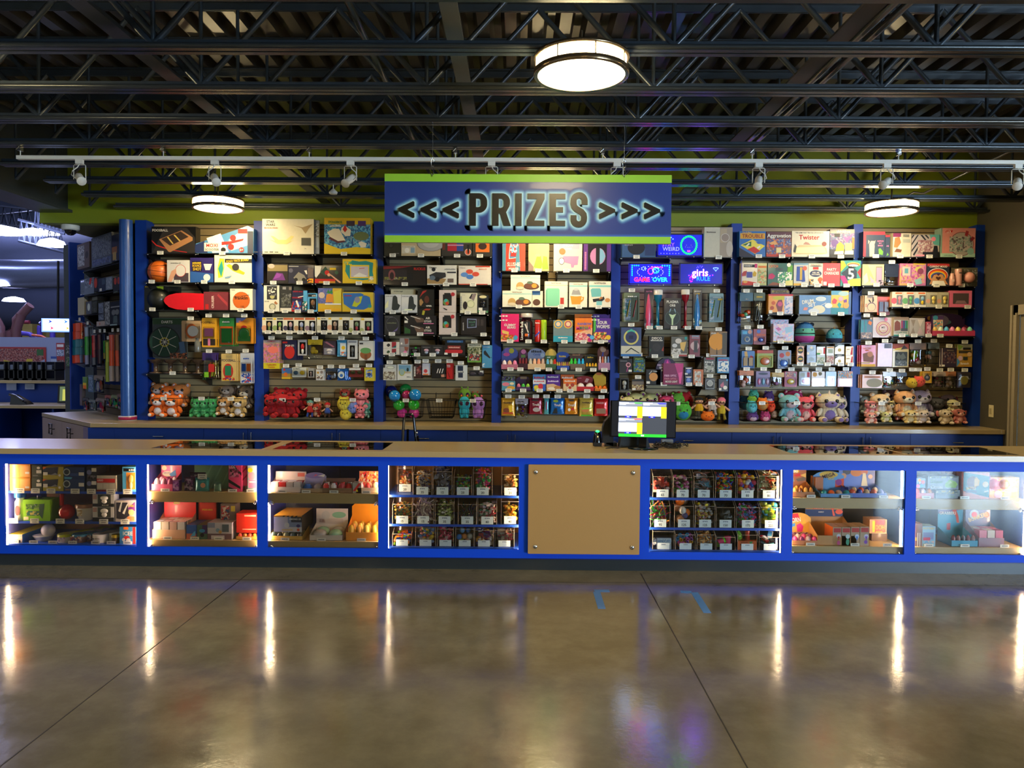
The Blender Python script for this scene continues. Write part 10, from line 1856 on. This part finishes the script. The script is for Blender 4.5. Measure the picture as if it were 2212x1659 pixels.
for (px, lb, col) in ((22, 'black tablet stand at the end of the service counter', '#20242a'), (42, 'tablet stand with a bright blue screen on the service counter', '#5a90e0')):
 p = atZ(px, 868, z2); t = empty('tablet_stand', (p.x, 11.5, z2)); tag(t, lb, 'tablet'); T = Matrix.Rotation(-.5, 4, 'X') @ Matrix.Rotation(.2, 4, 'Y')
 b = MB(); b.box(-.11, .11, 0, .02, .02, .22, BLK, T); b.prism([(-.06, 0), (.1, 0), (.08, .12)], .02, .1, BLK); b.build('frame', t); b = MB(); b.box(-.095, .095, -.002, 0, .04, .2, em(col, .5), T); b.build('display', t)
flat(14, 823, 35, 843, 12.15, 'notice', 'white paper notice taped on the blue panel, larger one', 'notice', '#7a86a8')
flat(54, 829, 74, 841, 12.15, 'notice', 'white paper notice taped on the blue panel, wide one', 'notice', '#8a96b0', 'r:.15:.3:.85:.35:D;r:.15:.55:.85:.6:D')
flat(110, 770, 122, 803, 12.6, 'leaflet_stand', 'small white and blue leaflet stand on the service counter', 'leaflet stand', '#b8c4e0', 'r:0:.85:1:1:#3a5ab0;t:13:.5:.5:.2:K:.6')
p = atZ(95, 813, z1); mb = MB(); mb.prism([(-.15, 0), (.2, 0), (.2, .1), (.05, .09)], 0, .15, mat('#b8a890', .5)); o = mb.build('name_stand', None, (p.x, 12.3, z1)); tag(o, 'folded cream card stand on the service counter top', 'card stand')
for i in range(6):
 x = atY(4 + 20 * i, 800, 12.35).x; mb = MB(); mb.box(-.12, .12, 0, .25, 0, .03, BLK); mb.box(-.12, -.10, 0, .25, .03, .30, BLK); mb.box(.10, .12, 0, .25, .03, .30, BLK); mb.box(-.12, .12, 0, .25, .16, .175, BLK); mb.box(-.05, .05, .02, .2, .176, .25, mat('#6a7488', .4))
 o = mb.build('paper_tray', None, (x, 12.35, z1)); tag(o, 'black stacked paper tray on the service counter, %s' % ['first from the far end', 'second from the far end', 'third from the far end', 'fourth from the far end', 'fifth from the far end', 'nearest the leaflet stand'][i], 'paper tray', 'black stacked paper trays')
mb = MB();
for i in range(3): mb.box(-.2 + .12 * i, -.1 + .12 * i, 0, .2, 0, .13, mat('#8a6038', .5))
p = atZ(152, 812, z1); o = mb.build('wooden_rack', None, (p.x, 12.2, z1)); tag(o, 'small wooden divider rack on the service counter by the column', 'rack')
mb = MB(); mb.box(-.25, .25, 0, .2, 0, .05, mat('#8a94a8', .5)); p = atZ(136, 812, z1); o = mb.build('paper_stack', None, (p.x, 12.2, z1)); tag(o, 'stack of white papers on the service counter top', 'papers')
bxp(-60, 141, 729, 822, 14.5, .2, PALEW, 'wall_arena_low')['kind'] = 'structure'
bxp(-500, 141, 729, 990, 14.52, .2, PALEW, 'wall_arena_base')['kind'] = 'structure'
flat(-30, 750, 99, 800, 14.48, 'banner', 'long red framed picture banner of bouncers on the white wall', 'banner', '#a81820', 's:.02:.05:.96:.93:#8a3a38:#b87868:#5a1c24;p:#c8b030:.25:.1:.3:.45:.4:.4:.38:.1;p:#c8b030:.64:.1:.68:.5:.78:.5:.76:.1;p:#7a5a88:.4:.1:.45:.4:.6:.3:.55:.1;p:#98a0b8:.8:.2:.98:.5:.98:.2;r:.85:.65:.96:.9:#3a6a38')
flat(122, 741, 139, 798, 14.47, 'poster', 'narrow red poster with small pictures beside the banner', 'poster', '#a82430', 's:.05:.05:.95:.35:#7a5048:#a89080:#4a3030;s:.05:.5:.95:.75:#8a94a8:#c8ccd8:#5a6478;r:.1:.85:.9:.95:W')
PUR = mat('#4a3a98', .4, coat=.2); YEL = mat('#8a7a38', .5)
t = empty('inflatable_slide', atY(78, 727, 22), 0); tag(t, 'purple and yellow inflatable slide rising behind the white wall', 'inflatable'); k = 22 / FPX
b = MB(); b.tube([(8 * k, 0, -60 * k)] + [((8 + 14 - 14 * math.cos(R(a_))) * k, 0, (18 + 14 * math.sin(R(a_))) * k) for a_ in range(0, 181, 20)] + [(36 * k, 0, -60 * k)], 5.5 * k, PUR, 10); b.build('arch', t)
b = MB(); b.box(-40 * k, -18 * k, .2, 1, -60 * k, 28 * k, YEL); b.tube([(-42 * k, 0, 31 * k), (-14 * k, 0, 31 * k)], 4 * k, mat('#7a2430', .5), 8); b.box(12 * k, 32 * k, .2, 1, -60 * k, 20 * k, YEL); b.build('panel', t)
b = MB(); b.tube([(-42 * k, -.5, 4 * k), (-10 * k, -.5, 6 * k), (10 * k, -.5, 4 * k), (25 * k, -.5, -6 * k)], 5 * k, PUR, 10); b.tube([(20 * k, -.6, 2 * k), (40 * k, -.6, 0), (55 * k, -.6, -8 * k)], 2.5 * k, mat('#c85a38', .4), 8); b.build('side_tube', t)
t = empty('inflatable_tree', atY(25, 727, 20), 0); tag(t, 'brown inflatable tree with thick branches behind the white wall', 'inflatable'); k = 20 / FPX; BR = mat('#6a4440', .45, coat=.2)
b = MB(); b.tube([(0, 0, -60 * k), (-4 * k, 0, 10 * k), (10 * k, 0, 35 * k), (42 * k, 0, 68 * k)], 9 * k, BR, 10); b.tube([(8 * k, 0, -60 * k), (10 * k, 0, 15 * k), (22 * k, 0, 48 * k)], 10 * k, BR, 10); b.tube([(-22 * k, 0, -60 * k), (-24 * k, 0, 20 * k), (-40 * k, 0, 50 * k)], 9 * k, BR, 10); b.tube([(-10 * k, -.3, -60 * k), (-8 * k, -.3, 8 * k)], 8 * k, mat('#7a5850', .45), 10); b.build('trunk', t)
b = MB(); b.tube([(-30 * k, -.6, 20 * k), (-8 * k, -.6, 24 * k)], 4 * k, mat('#a8b070', .5), 8); b.build('vine', t)
mb = MB(); mb.box(-40, -2, 33.8, 34, -1, 12, mat('#5a6474', .8)); struct(mb.build('wall_arena'))
mb = MB(); mb.box(-40, -2, 8.8, 34, 8.6, 8.8, mat('#3a4250', .8)); struct(mb.build('ceiling_arena'))
mb = MB(); mb.box(-40.2, -40, -8, 34, -1, 12, mat('#4a5260', .8)); struct(mb.build('wall_arena_side'))
mb = MB(); mb.box(-40, -14, -8, 34, -.1, 0, CONC); struct(mb.build('floor_arena'))
mb = MB(); mb.box(-4.6, -4.4, 10.7, 34, 0, 8.6, mat('#454b52', .7)); struct(mb.build('wall_arena_near'))
DU = mat('#8a94a8', .28, .75, var=.1)
for (py, Y, r_, lb) in ((592, 24, .45, 'long silver round duct high in the arena'), (545, 28, .8, 'wide dull grey duct in the far arena ceiling'), (650, 30, 1.0, 'large pale duct low in the far arena'), (672, 32, .8, 'lowest grey duct by the arena far wall')):
 p = atY(60, py, Y); mb = MB(); mb.tube([(p.x - 12, Y + 1.5, p.z + .25), (p.x, Y, p.z), (p.x + 8, Y - .8, p.z + .1)], r_, DU if r_ < .5 else mat('#5a6274', .6), 20)
 tag(mb.build('air_duct'), lb, 'duct')
WHS = mat('#5a6270', .5)
for i, (pa_, pb_, Y) in enumerate((((40, 520), (138, 545), 20), ((0, 485), (140, 500), 23), ((75, 486), (140, 505), 17), ((0, 500), (140, 484), 26))):
 a, c = atY(*pa_, Y), atY(*pb_, Y); a2, c2 = a + Vector((0, 0, .55)), c + Vector((0, 0, .55)); mb = MB(); m = WHS if i % 2 == 0 else mat('#20262c', .5)
 mb.tube([a, c], .035, m, 5); mb.tube([a2, c2], .035, m, 5); n = 8
 for j in range(n): p = a.lerp(c, j / n); q = a2.lerp(c2, (j + .5) / n); r2 = a.lerp(c, (j + 1) / n); mb.tube([p, q, r2], .02, m, 4)
 tag(mb.build('roof_truss'), ['white open truss crossing the arena ceiling low', 'dark open truss high in the arena', 'white open truss beside the dome camera', 'dark open truss far in the arena ceiling'][i], 'truss', 'open web trusses in the arena')
AL = mat('#e8ecff', .5, emit=16, ecol='#b8c0ff', var=0)
for i, (px, py, Y, w_) in enumerate(((0, 503, 16, .45), (72, 506, 20, .35), (100, 505, 21, .35), (112, 531, 16, .28), (5, 618, 24, .4), (30, 651, 26, .35), (75, 660, 30, .4))):
 p = atY(px, py, Y); mb = MB(); mb.lathe((0, 0, 0), [(.001, -.02), (w_, 0), (w_ * .8, .1), (.05, .16)], AL, 20); o = mb.build('high_bay_lamp', None, p)
 tag(o, 'bluish oval arena lamp, ' + ['at the picture edge above the ducts', 'paired with another near the trusses', 'beside its twin near the trusses', 'under the white truss end', 'low above the far ducts', 'between the two lowest ducts', 'smallest, over the inflatable slide'][i], 'lamp', 'bluish arena lamps')
for i, (x, y) in enumerate(((-9, 14), (-14, 14), (-9, 19), (-15, 20), (-21, 20), (-10, 26), (-18, 27), (-27, 27), (-7.5, 11))):  # unseen fill lamps, added to brighten the arena
 mb = MB(); mb.lathe((0, 0, 0), [(.001, -.02), (.6, 0), (.5, .1), (.05, .16)], mat('#e8ecff', .5, emit=30, ecol='#b8c0ff', var=0), 20); o = mb.build('high_bay_lamp', None, (x, y, 8.3)); tag(o, 'added bluish fill lamp high under the arena roof, out of view', 'lamp', 'added fill lamps under the arena roof')
